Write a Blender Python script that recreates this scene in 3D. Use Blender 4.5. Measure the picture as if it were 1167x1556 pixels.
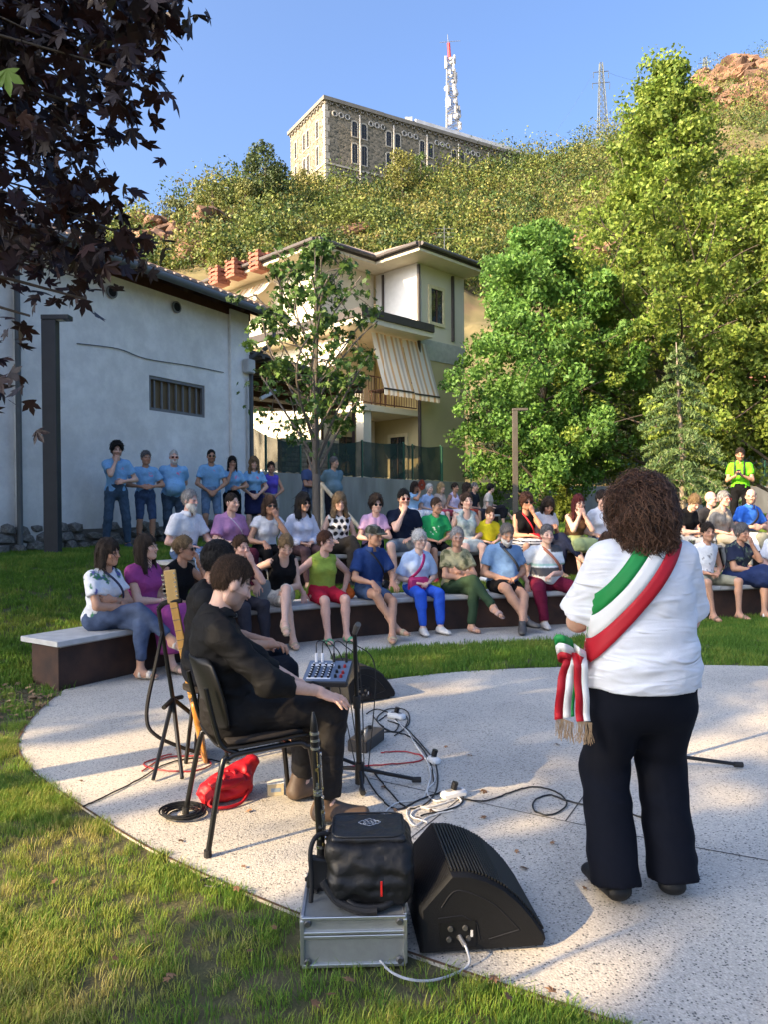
import bpy, bmesh, math, random
import numpy as np
from mathutils import Vector, Matrix
from mathutils.bvhtree import BVHTree
R = math.radians
for o in list(bpy.data.objects): bpy.data.objects.remove(o)
SC = bpy.context.scene
COL = SC.collection
random.seed(7); RNG = np.random.default_rng(11)

# ---------------------------------------------------------------- camera
FPX, CX, CY, CAMH = 1130.0, 583.5, 778.0, 1.52
cam_d = bpy.data.cameras.new('camera'); cam = bpy.data.objects.new('camera', cam_d); COL.objects.link(cam)
cam_d.sensor_fit = 'VERTICAL'; cam_d.sensor_height = 24; cam_d.lens = 24*FPX/1556
cam_d.clip_end = 3000; cam_d.clip_start = 0.05
CAMROT = Matrix.Rotation(R(90-0.6), 3, 'X') @ Matrix.Rotation(R(-0.45), 3, 'Z')
cam.matrix_world = Matrix.Translation((0, 0, CAMH)) @ CAMROT.to_4x4()
SC.camera = cam
# ---------------------------------------------------------------- sky, sun, exposure
SUN_EL, SUN_H = R(27), Vector((0.85, 0.527))           # direction the light travels over the ground
w = bpy.data.worlds.new('World'); SC.world = w; w.use_nodes = True
nt = w.node_tree; nt.nodes.clear()
sky = nt.nodes.new('ShaderNodeTexSky'); sky.sky_type = 'NISHITA'; sky.sun_disc = False
sky.sun_elevation = SUN_EL; sky.sun_rotation = math.atan2(-SUN_H.x, -SUN_H.y)
sky.altitude = 400; sky.air_density = 0.82; sky.dust_density = 9.0; sky.ozone_density = 5.5
bg = nt.nodes.new('ShaderNodeBackground'); bg.inputs[1].default_value = 0.15
wo = nt.nodes.new('ShaderNodeOutputWorld')
nt.links.new(sky.outputs[0], bg.inputs[0]); nt.links.new(bg.outputs[0], wo.inputs[0])
sl = bpy.data.lights.new('sun', 'SUN'); sl.energy = 3.6; sl.angle = R(0.5); sl.color = (1.0, 0.74, 0.41)
so = bpy.data.objects.new('sun', sl); COL.objects.link(so); so.location = (-30, -20, 25)
LD = Vector((SUN_H.x*math.cos(SUN_EL), SUN_H.y*math.cos(SUN_EL), -math.sin(SUN_EL))).normalized()
so.rotation_euler = LD.to_track_quat('-Z', 'Y').to_euler()
SC.view_settings.view_transform = 'Standard'; SC.view_settings.look = 'None'
SC.view_settings.exposure = 1.75; SC.view_settings.gamma = 1.0
SC.view_settings.use_curve_mapping = False

# ---------------------------------------------------------------- pixel -> place
def ray(px, py):
    return CAMROT @ Vector(((px-CX)/FPX, (CY-py)/FPX, -1))
def P(px, py, d):                                       # point on the ray at depth d (metres along +Y)
    v = ray(px, py); return Vector((0, 0, CAMH)) + v*(d/v.y)
def G(px, py, z=0.0):                                   # ray meets the level z
    v = ray(px, py); return Vector((0, 0, CAMH)) + v*((z-CAMH)/v.z)
def X(px, d, z=1.5):                                    # ground position for an image column at depth d
    p = P(px, 766, d); return Vector((p.x, d, z))

# ---------------------------------------------------------------- materials
MATS = {}
def hexc(h):
    h = h.lstrip('#'); c = [int(h[i:i+2], 16)/255 for i in (0, 2, 4)]
    return tuple(x/12.92 if x <= .04045 else ((x+.055)/1.055)**2.4 for x in c)
def mat(name, col=(.5,.5,.5), rough=.8, var=.12, scale=6, bump=0, bscale=40, metal=0, spec=.35, attr=None,
        sub=None, stretch=None, trans=0, coat=0, col2=None, det=4, sheen=0):
    if name in MATS: return MATS[name]
    m = bpy.data.materials.new(name); m.use_nodes = True; MATS[name] = m
    n = m.node_tree.nodes; l = m.node_tree.links; b = n['Principled BSDF']
    b.inputs['Roughness'].default_value = rough; b.inputs['Metallic'].default_value = metal
    b.inputs['Specular IOR Level'].default_value = spec
    if coat: b.inputs['Coat Weight'].default_value = coat
    if sheen: b.inputs['Sheen Weight'].default_value = sheen
    tc = n.new('ShaderNodeTexCoord'); src = tc.outputs['Object']
    if stretch:
        mp = n.new('ShaderNodeMapping'); mp.inputs['Scale'].default_value = stretch
        l.new(src, mp.inputs[0]); src = mp.outputs[0]
    nz = n.new('ShaderNodeTexNoise'); nz.inputs['Scale'].default_value = scale; nz.inputs['Detail'].default_value = det
    l.new(src, nz.inputs['Vector'])
    cr = n.new('ShaderNodeValToRGB'); cr.color_ramp.elements[0].position = .3; cr.color_ramp.elements[1].position = .7
    if attr:
        at = n.new('ShaderNodeAttribute'); at.attribute_name = attr
        cr.color_ramp.elements[0].color = (1-var,)*3+(1,); cr.color_ramp.elements[1].color = (1+var,)*3+(1,)
        mx = n.new('ShaderNodeMix'); mx.data_type = 'RGBA'; mx.blend_type = 'MULTIPLY'; mx.inputs[0].default_value = 1
        l.new(nz.outputs['Fac'], cr.inputs[0]); l.new(at.outputs['Color'], mx.inputs[6]); l.new(cr.outputs[0], mx.inputs[7])
        l.new(mx.outputs[2], b.inputs['Base Color']); cout = mx.outputs[2]
    else:
        c2 = col2 or tuple(min(1, c*(1+var)) for c in col)
        c1 = col if col2 else tuple(c*(1-var) for c in col)
        cr.color_ramp.elements[0].color = (*c1, 1); cr.color_ramp.elements[1].color = (*c2, 1)
        l.new(nz.outputs['Fac'], cr.inputs[0]); l.new(cr.outputs[0], b.inputs['Base Color']); cout = cr.outputs[0]
    if bump:
        bn = n.new('ShaderNodeTexNoise'); bn.inputs['Scale'].default_value = bscale; bn.inputs['Detail'].default_value = 5
        l.new(src, bn.inputs['Vector']); bp = n.new('ShaderNodeBump'); bp.inputs['Strength'].default_value = bump
        bp.inputs['Distance'].default_value = .02
        l.new(bn.outputs['Fac'], bp.inputs['Height']); l.new(bp.outputs[0], b.inputs['Normal'])
    if sub:
        b.inputs['Subsurface Weight'].default_value = sub; b.inputs['Subsurface Radius'].default_value = (.012, .005, .003)
    if trans:                                            # leaves: part of the light passes through
        out = n['Material Output']; tr = n.new('ShaderNodeBsdfTranslucent'); ms = n.new('ShaderNodeMixShader')
        ms.inputs[0].default_value = trans; l.new(cout, tr.inputs[0])
        l.new(b.outputs[0], ms.inputs[1]); l.new(tr.outputs[0], ms.inputs[2]); l.new(ms.outputs[0], out.inputs[0])
    return m

# ---------------------------------------------------------------- objects
def link(o, parent=None):
    COL.objects.link(o)
    if parent is not None: o.parent = parent
    return o
def tag(o, label=None, cat=None, group=None, kind=None):
    if label: o['label'] = label
    if cat: o['category'] = cat
    if group: o['group'] = group
    if kind: o['kind'] = kind
    return o
def thing(name, loc, label, cat, group=None):
    o = bpy.data.objects.new(name, None); o.location = loc; o.empty_display_size = .2
    link(o); return tag(o, label, cat, group)
def wpos(o):
    v = Vector((0, 0, 0))
    while o is not None: v += o.location; o = o.parent
    return v
def mesh_np(name, V, F, mats, parent=None, smooth=False, col=None, mi=None, loc=None):
    """V (n,3) world coords; F list of arrays/(m,k) array; offset to the parent's place"""
    V = np.asarray(V, float).reshape(-1, 3)
    off = np.array(wpos(parent)) if parent is not None else (np.array(loc) if loc is not None else np.zeros(3))
    me = bpy.data.meshes.new(name)
    if isinstance(F, np.ndarray):
        k = F.shape[1]; nf = len(F)
        me.vertices.add(len(V)); me.vertices.foreach_set('co', (V-off).ravel())
        me.loops.add(nf*k); me.loops.foreach_set('vertex_index', F.ravel().astype(np.int32))
        me.polygons.add(nf); me.polygons.foreach_set('loop_start', (np.arange(nf)*k).astype(np.int32))
        me.update(calc_edges=True)
    else:
        me.from_pydata([tuple(v) for v in (V-off)], [], [tuple(int(i) for i in f) for f in F]); me.update()
    for m in (mats if isinstance(mats, (list, tuple)) else [mats]): me.materials.append(m)
    if mi is not None: me.polygons.foreach_set('material_index', np.asarray(mi, np.int32))
    if smooth: me.polygons.foreach_set('use_smooth', np.ones(len(me.polygons), bool))
    if col is not None:
        a = me.color_attributes.new('Col', 'FLOAT_COLOR', 'POINT')
        c = np.ones((len(V), 4)); c[:, :3] = col; a.data.foreach_set('color', c.ravel())
    o = bpy.data.objects.new(name, me)
    if loc is not None and parent is None: o.location = loc
    return link(o, parent)
def smoothstep(t): t = np.clip(t, 0, 1); return t*t*(3-2*t)
def catmull(pts, n=8, closed=False):
    p = [Vector(q) for q in pts]; out = []; m = len(p)
    for i in range(m if closed else m-1):
        a, b, c, d = (p[(i+k) % m] if closed else p[min(max(i+k, 0), m-1)] for k in (-1, 0, 1, 2))
        for j in range(n):
            t = j/n
            out.append(.5*((2*b)+(c-a)*t+(2*a-5*b+4*c-d)*t*t+(3*b-a-3*c+d)*t**3))
    if not closed: out.append(p[-1])
    return out
class MB:                                                # collects shapes, built as ONE mesh object
    def __init__(s): s.v = []; s.f = []; s.m = []
    def add(s, V, F, m=0):
        k = len(s.v); s.v += [tuple(v) for v in V]; s.f += [tuple(i+k for i in f) for f in F]; s.m += [m]*len(F); return s
    def box(s, c, size, rot=None, m=0, taper=1.0, bev=0):
        x, y, z = (q/2 for q in size); c = Vector(c)
        if bev: return s.rbox(c, size, rot, m, bev)
        V = [Vector((sx*x*(taper if sz > 0 else 1), sy*y*(taper if sz > 0 else 1), sz*z)) for sz in (-1, 1) for sx, sy in ((-1,-1),(1,-1),(1,1),(-1,1))]
        if rot is not None: V = [rot @ v for v in V]
        return s.add([v+c for v in V], [(3,2,1,0),(4,5,6,7),(0,1,5,4),(1,2,6,5),(2,3,7,6),(3,0,4,7)], m)
    def rbox(s, c, size, rot, m, bev):                    # box with chamfered edges
        x, y, z = (q/2 for q in size); b = min(bev, x*.95, y*.95, z*.95)
        V = []; 
        for sx in (-1, 1):
            for sy in (-1, 1):
                for sz in (-1, 1):
                    V += [Vector((sx*x, sy*(y-b), sz*(z-b))), Vector((sx*(x-b), sy*y, sz*(z-b))), Vector((sx*(x-b), sy*(y-b), sz*z))]
        bm = bmesh.new(); vs = [bm.verts.new(v) for v in V]; r = bmesh.ops.convex_hull(bm, input=vs)
        bmesh.ops.dissolve_limit(bm, angle_limit=.01, verts=bm.verts, edges=bm.edges)
        bm.verts.index_update(); W = [v.co.copy() for v in bm.verts]; F = [[v.index for v in f.verts] for f in bm.faces]; bm.free()
        if rot is not None: W = [rot @ v for v in W]
        return s.add([v+Vector(c) for v in W], F, m)
    def prism(s, poly, z0, z1, m=0, cap=True):            # vertical prism over a ground polygon (ccw)
        n = len(poly); V = [(p[0], p[1], z0) for p in poly]+[(p[0], p[1], z1) for p in poly]
        F = [(i, (i+1) % n, n+(i+1) % n, n+i) for i in range(n)]
        if cap: F += [tuple(range(n-1, -1, -1)), tuple(range(n, 2*n))]
        return s.add(V, F, m)
    def extrude(s, poly, vec, m=0):                        # any planar polygon pushed along vec
        n = len(poly); vec = Vector(vec); V = [Vector(p) for p in poly]; V += [p+vec for p in V]
        return s.add(V, [(i, (i+1) % n, n+(i+1) % n, n+i) for i in range(n)]+[tuple(range(n-1, -1, -1)), tuple(range(n, 2*n))], m)
    def quad(s, a, b, c, d, m=0): return s.add([a, b, c, d], [(0,1,2,3)], m)
    def beam(s, a, b, wdt, hgt=None, m=0, up=(0,0,1)):
        a, b = Vector(a), Vector(b); h = hgt or wdt; t = (b-a); L = t.length; t.normalize()
        u = Vector(up); 
        if abs(t.dot(u)) > .98: u = Vector((0, 1, 0)) if abs(t.y) < .9 else Vector((1, 0, 0))
        x = t.cross(u).normalized(); z = x.cross(t)
        return s.box((a+b)/2, (wdt, L, h), Matrix((x, t, z)).transposed(), m)
    def tube(s, pts, r, n=8, m=0, cap=True):
        pts = [Vector(p) for p in pts]; N = len(pts); rs = r if isinstance(r, (list, tuple, np.ndarray)) else [r]*N
        V = []; F = []; nrm = None
        for i, p in enumerate(pts):
            t = (pts[min(i+1, N-1)]-pts[max(i-1, 0)])
            t = t.normalized() if t.length > 1e-9 else Vector((0, 0, 1))
            if nrm is None: nrm = t.orthogonal().normalized()
            nrm = (nrm-t*nrm.dot(t)); nrm = nrm.normalized() if nrm.length > 1e-6 else t.orthogonal().normalized()
            bn = t.cross(nrm)
            for k in range(n):
                a = 2*math.pi*k/n; V.append(p+(nrm*math.cos(a)+bn*math.sin(a))*rs[i])
        for i in range(N-1):
            for k in range(n): F.append((i*n+k, i*n+(k+1) % n, (i+1)*n+(k+1) % n, (i+1)*n+k))
        if cap: F += [tuple(range(n-1, -1, -1)), tuple(range((N-1)*n, N*n))]
        return s.add(V, F, m)
    def disc(s, c, nrm, r, depth, n=16, m=0):
        nrm = Vector(nrm).normalized(); c = Vector(c); return s.tube([c, c+nrm*depth], r, n, m)
    def build(s, name, mats, parent=None, smooth=False, loc=None, bevel=0, auto=True, local=False):
        V = np.array(s.v, float)+(np.array(wpos(parent)) if local else 0); o = mesh_np(name, V, s.f, mats, parent, False, None, s.m, loc)
        if smooth:
            o.data.polygons.foreach_set('use_smooth', np.ones(len(o.data.polygons), bool))
            if auto: o.data.set_sharp_from_angle(angle=R(40))
        if bevel:
            b = o.modifiers.new('bevel', 'BEVEL'); b.width = bevel; b.segments = 2; b.limit_method = 'ANGLE'; b.angle_limit = R(35)
        return o
def in_poly(px, py, poly):
    n = len(poly); inside = np.zeros(px.shape, bool); j = n-1
    for i in range(n):
        xi, yi, xj, yj = poly[i][0], poly[i][1], poly[j][0], poly[j][1]
        c = ((yi > py) != (yj > py)) & (px < (xj-xi)*(py-yi)/(yj-yi+1e-12)+xi); inside ^= c; j = i
    return inside
def hash3(i, j, k):
    h = (i.astype(np.int64)*374761393+j.astype(np.int64)*668265263+k.astype(np.int64)*2147483647) & 0xffffffff
    h = ((h ^ (h >> 13))*1274126177) & 0xffffffff; return ((h ^ (h >> 16)) & 0xffff)/65535.0
def vnoise(p):                                            # value noise, p (...,3) -> 0..1
    p = np.asarray(p, float); i = np.floor(p).astype(np.int64); f = p-i; f = f*f*(3-2*f); r = 0
    for dx in (0, 1):
        for dy in (0, 1):
            for dz in (0, 1):
                wgt = (f[..., 0] if dx else 1-f[..., 0])*(f[..., 1] if dy else 1-f[..., 1])*(f[..., 2] if dz else 1-f[..., 2])
                r = r+wgt*hash3(i[..., 0]+dx, i[..., 1]+dy, i[..., 2]+dz)
    return r
def fbm(p, o=4):
    r = 0; a = .5
    for _ in range(o): r = r+a*vnoise(p); p = np.asarray(p)*2.03+17.1; a *= .5
    return r
# ================================================================ ground, paving, benches
FB_PX = [(94,1052),(183,1031),(300,1003),(389,987),(461,978),(530,971),(611,964),(683,959),(850,951),(1000,944),(1140,938)]
FBL = [G(x, y) for x, y in FB_PX] + [Vector((6.6, 10.55, 0)), Vector((9.0, 11.3, 0))]
FBC = catmull(FBL, 6)
EXT = [Vector((-16, 2.0, 0)), Vector((-7, 3.2, 0)), Vector((-4.3, 4.4, 0)), Vector((-3.2, 5.2, 0))] + FBC + [Vector((14, 13, 0)), Vector((60, 30, 0))]
def sdist(xx, yy, line):                                   # signed distance, + beyond the line
    best = np.full(xx.shape, 1e9); sg = np.ones(xx.shape)
    for a, b in zip(line[:-1], line[1:]):
        ax, ay, dx, dy = a[0], a[1], b[0]-a[0], b[1]-a[1]; L2 = dx*dx+dy*dy+1e-12
        t = np.clip(((xx-ax)*dx+(yy-ay)*dy)/L2, 0, 1); d = np.hypot(xx-ax-t*dx, yy-ay-t*dy)
        s = dx*(yy-ay)-dy*(xx-ax); m = d < best-1e-9; best = np.where(m, d, best); sg = np.where(m, np.sign(s), sg)
    return best*sg
WALL = [Vector((-2.9, 16.75, 0)), X(440, 18.4, 0), X(600, 23.2, 0), X(740, 28.6, 0), X(885, 35, 0), X(1010, 37.5, 0), X(1200, 40, 0), Vector((34, 43, 0))]
WT = 2.3
TIER1, TIER2, ROWGAP = .42, .80, 1.55
def ground_z(xx, yy):
    xx = np.asarray(xx, float); yy = np.asarray(yy, float)
    t = sdist(xx, yy, EXT)
    left = smoothstep((-2.55-xx)/.35) if True else 0      # past the bench's left end the lawn rises as a slope
    hard = TIER1*smoothstep((t-.10)/.25)+(TIER2-TIER1)*smoothstep((t-ROWGAP-.10)/.25)
    l2 = smoothstep((-1.9-xx-.15*(yy-8))/.8)
    soft = TIER2*smoothstep((t+.05)/4.2)
    soft2 = TIER1+(TIER2-TIER1)*smoothstep((t-.5)/2.2)
    z = hard*(1-l2)+np.where(t > .35, np.maximum(soft2*(1-left)+soft*left, soft), hard*(1-left)+soft*left)*l2
    z = z*(1-left)+soft*left
    wl = sdist(xx, yy, [Vector((-20, -10, 0))]+WALL+[Vector((80, 55, 0))])
    far = smoothstep((wl-.15)/.25)
    z = np.where((wl > 0) & (xx > -3.2), z*(1-far)+(WT-.05)*far, z)
    return z+.02*(fbm(np.stack([xx*.8, yy*.8, 0*xx], -1), 3)-.45)*smoothstep((t+.1)*0+1)*np.where(t < 0, .0, 1)
def gz(x, y): return float(ground_z(np.array([x]), np.array([y]))[0])

gm = mat('lawn_soil', (.055, .062, .022), .95, col2=(.10, .085, .045), scale=3.5, bump=.5, bscale=60)
xs = np.unique(np.concatenate([np.linspace(-45, -8, 30), np.arange(-8, 8.01, .15), np.linspace(8, 20, 60), np.linspace(20, 70, 40)]))
ys = np.unique(np.concatenate([np.linspace(-25, 0, 20), np.arange(0, 14.01, .15), np.linspace(14, 45, 80), np.linspace(45, 70, 14)]))
gx, gy = np.meshgrid(xs, ys); zz = ground_z(gx, gy)
V = np.stack([gx, gy, zz], -1).reshape(-1, 3); nx_, ny_ = len(xs), len(ys)
idx = np.arange(nx_*ny_).reshape(ny_, nx_)
F = np.stack([idx[:-1, :-1], idx[:-1, 1:], idx[1:, 1:], idx[1:, :-1]], -1).reshape(-1, 4)
tag(mesh_np('lawn', V, F, gm, smooth=True), kind='structure')
mb = MB(); mb.quad((-1500,-1500,-.3), (1500,-1500,-.3), (1500,1500,-.3), (-1500,1500,-.3))
tag(mb.build('ground', mat('far_earth', (.12, .11, .06), .95, scale=.05)), kind='structure')

# paving: a disc with the path in front of the bench, a crescent of grass between them
def poly_g(pts): return [G(x, y) for x, y in pts]
near = catmull(poly_g([(88,1057),(58,1083),(35,1112),(27,1140),(52,1178),(125,1230),(215,1287),(310,1334),(450,1393),(600,1446),(720,1488),(830,1524),(930,1558),(1100,1614),(1300,1676)]), 6)
rightside = [Vector((3.2, 1.75, 0)), Vector((4.6, 2.2, 0)), Vector((5.6, 3.4, 0)), Vector((5.9, 5.0, 0)), Vector((5.4, 6.3, 0))]
fard = catmull(poly_g([(1300,1018),(1167,1014),(1068,1012.5),(960,1013),(852,1015.5),(760,1019),(683,1024),(602,1033),(545,1043)]), 5)
tip = poly_g([(512,1030), (500,1012), (512,1000)])
pathn = catmull(poly_g([(548,992),(612,986),(683,981),(770,976),(845,972),(930,963),(985,952),(1015,944.5)]), 4)
i_end = max(i for i, p in enumerate(FBC) if p.x < pathn[-1].x)
back = [p+Vector((0, .04, 0)) for p in FBC[:i_end][::-1]]
PAVE = near + rightside + fard + tip + pathn + back
PAVE = [Vector((p.x, p.y, 0)) for p in PAVE]
m = mat('aggregate', (.5, .49, .47), .75)
n = m.node_tree.nodes; l = m.node_tree.links; b = n['Principled BSDF']; tc = n['Texture Coordinate']
vo = n.new('ShaderNodeTexVoronoi'); vo.inputs['Scale'].default_value = 130; l.new(tc.outputs['Object'], vo.inputs['Vector'])
r1 = n.new('ShaderNodeValToRGB'); e = r1.color_ramp.elements
e[0].position = 0; e[0].color = (.09, .09, .088, 1); e[1].position = 1; e[1].color = (.64, .60, .53, 1)
for ps, cl in ((.09, (.16, .155, .145, 1)), (.15, (.36, .335, .30, 1)), (.5, (.47, .44, .39, 1)), (.8, (.56, .52, .46, 1))):
    q = e.new(ps); q.color = cl
sp = n.new('ShaderNodeSeparateColor'); l.new(vo.outputs['Color'], sp.inputs[0]); l.new(sp.outputs[0], r1.inputs[0])
cem = n.new('ShaderNodeMix'); cem.data_type = 'RGBA'; cem.inputs[7].default_value = (.50, .465, .40, 1)
ed = n.new('ShaderNodeMapRange'); ed.inputs[1].default_value = .45; ed.inputs[2].default_value = .62; l.new(vo.outputs['Distance'], ed.inputs[0])
l.new(ed.outputs[0], cem.inputs[0]); l.new(r1.outputs[0], cem.inputs[6])
big = n.new('ShaderNodeTexNoise'); big.inputs['Scale'].default_value = .9; big.inputs['Detail'].default_value = 6; l.new(tc.outputs['Object'], big.inputs['Vector'])
rb = n.new('ShaderNodeValToRGB'); rb.color_ramp.elements[0].color = (.76, .76, .77, 1); rb.color_ramp.elements[1].color = (1.1, 1.09, 1.07, 1)
rb.color_ramp.elements[0].position = .32; rb.color_ramp.elements[1].position = .66
l.new(big.outputs['Fac'], rb.inputs[0])
mu = n.new('ShaderNodeMix'); mu.data_type = 'RGBA'; mu.blend_type = 'MULTIPLY'; mu.inputs[0].default_value = 1
l.new(cem.outputs[2], mu.inputs[6]); l.new(rb.outputs[0], mu.inputs[7]); l.new(mu.outputs[2], b.inputs['Base Color'])
bp = n.new('ShaderNodeBump'); bp.inputs['Strength'].default_value = .35; bp.inputs['Distance'].default_value = .004; bp.invert = True
l.new(vo.outputs['Distance'], bp.inputs['Height']); l.new(bp.outputs[0], b.inputs['Normal'])
mb = MB(); mb.prism([(p.x, p.y) for p in PAVE], -.05, .012)
pave = tag(mb.build('paving', m), kind='structure')
jm = mat('joint', (.06, .055, .05), .9)
def strip(mb, line, wd, z):
    V = []; 
    for i, p in enumerate(line):
        t = (line[min(i+1, len(line)-1)]-line[max(i-1, 0)]).normalized(); s = Vector((-t.y, t.x, 0))*wd/2
        V += [(p.x+s.x, p.y+s.y, z), (p.x-s.x, p.y-s.y, z)]
    mb.add(V, [(2*i, 2*i+1, 2*i+3, 2*i+2) for i in range(len(line)-1)])
for pts in ([(560,1186),(700,1217),(860,1252),(1020,1285),(1300,1336)], [(700,1217),(560,1330),(470,1400)], [(860,1252),(1010,1045),(1040,1013)]):
    mb = MB(); strip(mb, catmull(poly_g(pts), 4), .007, .0135); mb.build('expansion_joint', jm, pave)
mb = MB(); strip(mb, [p+Vector((0,0,0)) for p in near], .012, .0165); 
mb.build('steel_edging', mat('edging', (.10, .055, .03), .8, scale=20), pave)
# grey strip of bare soil and dry leaves by the bench end handled by grass density

corten = mat('weathered_steel', (.030, .018, .014), .75, col2=(.075, .036, .022), scale=5, bump=.15, bscale=120, det=8)
slabm = mat('bench_slab', (.40, .395, .38), .7, col2=(.52, .51, .49), scale=9, bump=.15, bscale=150)
def offset(line, d):
    out = []
    for i, p in enumerate(line):
        t = (line[min(i+1, len(line)-1)]-line[max(i-1, 0)]).normalized(); out.append(Vector((p.x-t.y*d, p.y+t.x*d, 0)))
    return out
def ribbon(mb, line, d0, d1, z0, z1):
    a, b = offset(line, d0), offset(line, d1); n = len(line)
    V = [(p.x, p.y, z0) for p in a]+[(p.x, p.y, z0) for p in b]+[(p.x, p.y, z1) for p in a]+[(p.x, p.y, z1) for p in b]
    F = []
    for i in range(n-1):
        F += [(i, i+1, 2*n+i+1, 2*n+i), (n+i+1, n+i, 3*n+i, 3*n+i+1), (2*n+i, 2*n+i+1, 3*n+i+1, 3*n+i), (n+i, n+i+1, i+1, i)]
    F += [(0, 2*n, 3*n, n), (n-1, 2*n-1, 4*n-1, 3*n-1)]
    mb.add(V, F)
def resample(line, step):
    L = [0]; 
    for a, b in zip(line[:-1], line[1:]): L.append(L[-1]+(b-a).length)
    N = max(2, int(L[-1]/step)+1); out = []
    for k in range(N):
        s = L[-1]*k/(N-1); i = max(j for j in range(len(L)) if L[j] <= s+1e-9); i = min(i, len(L)-2)
        out.append(line[i].lerp(line[i+1], (s-L[i])/(L[i+1]-L[i]+1e-9)))
    return out
def bench(line, z0, label, hgt=.425):
    line = resample(line, .17); c = line[0]
    t = thing('bench', (c.x, c.y, z0), label, 'bench')
    mb = MB(); ribbon(mb, line[0:], .05, .43, z0-.25, z0+hgt-.065); mb.build('base_panel', corten, t)
    mb = MB(); ribbon(mb, line, .02, .46, z0+hgt-.063, z0+hgt-.047); mb.build('steel_rim', mat('rim', (.30, .29, .28), .6), t)
    k = 12; i = 0
    while i < len(line)-1:
        j = min(i+k, len(line)-1); seg = [p.copy() for p in line[i:j+1]]
        u = (seg[-1]-seg[-2]).normalized(); seg[-1] = seg[-1]-u*.008
        if i == 0: seg[0] = seg[0]-(seg[1]-seg[0]).normalized()*.06
        mb = MB(); ribbon(mb, seg, -.03, .50, z0+hgt-.045, z0+hgt); mb.build('seat_slab', slabm, t, bevel=.005)
        i = j
    return line
FB = bench(FBC, 0.0, 'long curved concrete bench with brown steel front beside the paving')
SB_all = offset(FBC, ROWGAP); SB = [p for p in SB_all if p.x > -2.5]
SB = bench(SB, TIER1, 'upper curved bench on the grass tier behind the front row')
B3 = [X(606, 17.6, 0), X(680, 18.6, 0), X(760, 19.8, 0)]
B3 = bench(B3, TIER2, 'short far bench on the lawn by the concrete wall')

# ================================================================ concrete retaining wall and fences
concw = mat('wall_concrete', (.23, .215, .18), .9, col2=(.42, .40, .345), scale=1.1, stretch=(1.5, 1.5, .5), bump=.25, bscale=30, det=10)
wl = resample(WALL, .9)
wt = thing('concrete_wall', (WALL[2].x, WALL[2].y, TIER2), 'long weathered grey concrete retaining wall behind the audience', 'wall')
i = 0; k = 3
while i < len(wl)-1:
    j = min(i+k, len(wl)-1); seg = [p.copy() for p in wl[i:j+1]]; seg[-1] -= (seg[-1]-seg[-2]).normalized()*.015
    mb = MB(); ribbon(mb, seg, 0, .25, TIER2-.4, WT-.002*(i % 2)); mb.build('panel', concw, wt, bevel=.01); i = j
netm = bpy.data.materials.new('shade_net'); netm.use_nodes = True
n = netm.node_tree.nodes; l = netm.node_tree.links; b = n['Principled BSDF']; b.inputs['Base Color'].default_value = (.012, .035, .026, 1); b.inputs['Roughness'].default_value = .9
tr = n.new('ShaderNodeBsdfTransparent'); ms = n.new('ShaderNodeMixShader'); nz = n.new('ShaderNodeTexNoise'); nz.inputs['Scale'].default_value = 1.2
mr = n.new('ShaderNodeMapRange'); mr.inputs[1].default_value = .35; mr.inputs[2].default_value = .7; mr.inputs[3].default_value = .04; mr.inputs[4].default_value = .30
l.new(nz.outputs['Fac'], mr.inputs[0]); l.new(mr.outputs[0], ms.inputs[0]); l.new(b.outputs[0], ms.inputs[1]); l.new(tr.outputs[0], ms.inputs[2]); l.new(ms.outputs[0], n['Material Output'].inputs[0])
meshm = bpy.data.materials.new('wire_mesh'); meshm.use_nodes = True
n = meshm.node_tree.nodes; l = meshm.node_tree.links; b = n['Principled BSDF']; b.inputs['Base Color'].default_value = (.03, .10, .06, 1)
tr = n.new('ShaderNodeBsdfTransparent'); ms = n.new('ShaderNodeMixShader'); ms.inputs[0].default_value = .72
l.new(b.outputs[0], ms.inputs[1]); l.new(tr.outputs[0], ms.inputs[2]); l.new(ms.outputs[0], n['Material Output'].inputs[0])
greenp = mat('green_post', (.03, .12, .07), .5)
def at_wall(px, off=.14):                                   # where an image column meets the wall line
    best = None
    for a, b in zip(WALL[:-1], WALL[1:]):
        for s in np.linspace(0, 1, 60):
            q = a.lerp(b, s); e = abs(q.x/q.y-(px-CX)/FPX)
            if best is None or e < best[0]: best = (e, q, (b-a).normalized())
    q, t = best[1], best[2]; return q+Vector((-t.y, t.x, 0))*off
def fence(pxs, tops, fill, label, name, sag=0):
    pts = [at_wall(x) for x in pxs]; t = thing(name, (pts[0].x, pts[0].y, WT), label, 'fence')
    zt = [P(x, y, p.y).z for x, y, p in zip(pxs, tops, pts)]
    for p, z in zip(pts, zt): mb = MB(); mb.tube([(p.x, p.y, WT-.1), (p.x, p.y, z+.03)], .03, 8); mb.build('post', greenp, t)
    for i in range(len(pts)-1):
        a, b = pts[i], pts[i+1]; mb = MB(); N = 10; V = []
        for k in range(N+1):
            s = k/N; q = a.lerp(b, s); za = zt[i]+(zt[i+1]-zt[i])*s-sag*math.sin(math.pi*s)
            V += [(q.x, q.y-.04, WT+.03+.02*math.sin(k*2.1+i)), (q.x, q.y-.04+.02*math.sin(k*1.7), za)]
        mb.add(V, [(2*k, 2*k+2, 2*k+3, 2*k+1) for k in range(N)]); mb.build('net_panel' if fill is netm else 'mesh_panel', fill, t, smooth=True)
    return t
fence([390,412,463], [648,662,678], netm, 'dark green shade net fence beside the white building', 'net_fence')
fence([506,556,620,634,676], [672,670,673,676,678], netm, 'sagging dark green shade net fence in front of the yellow house', 'net_fence', .06)
fence([678,723,763,801,830,870,905], [680,676,678,680,684,690,694], meshm, 'green wire mesh fence under the sweetgum tree', 'mesh_fence')
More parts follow.
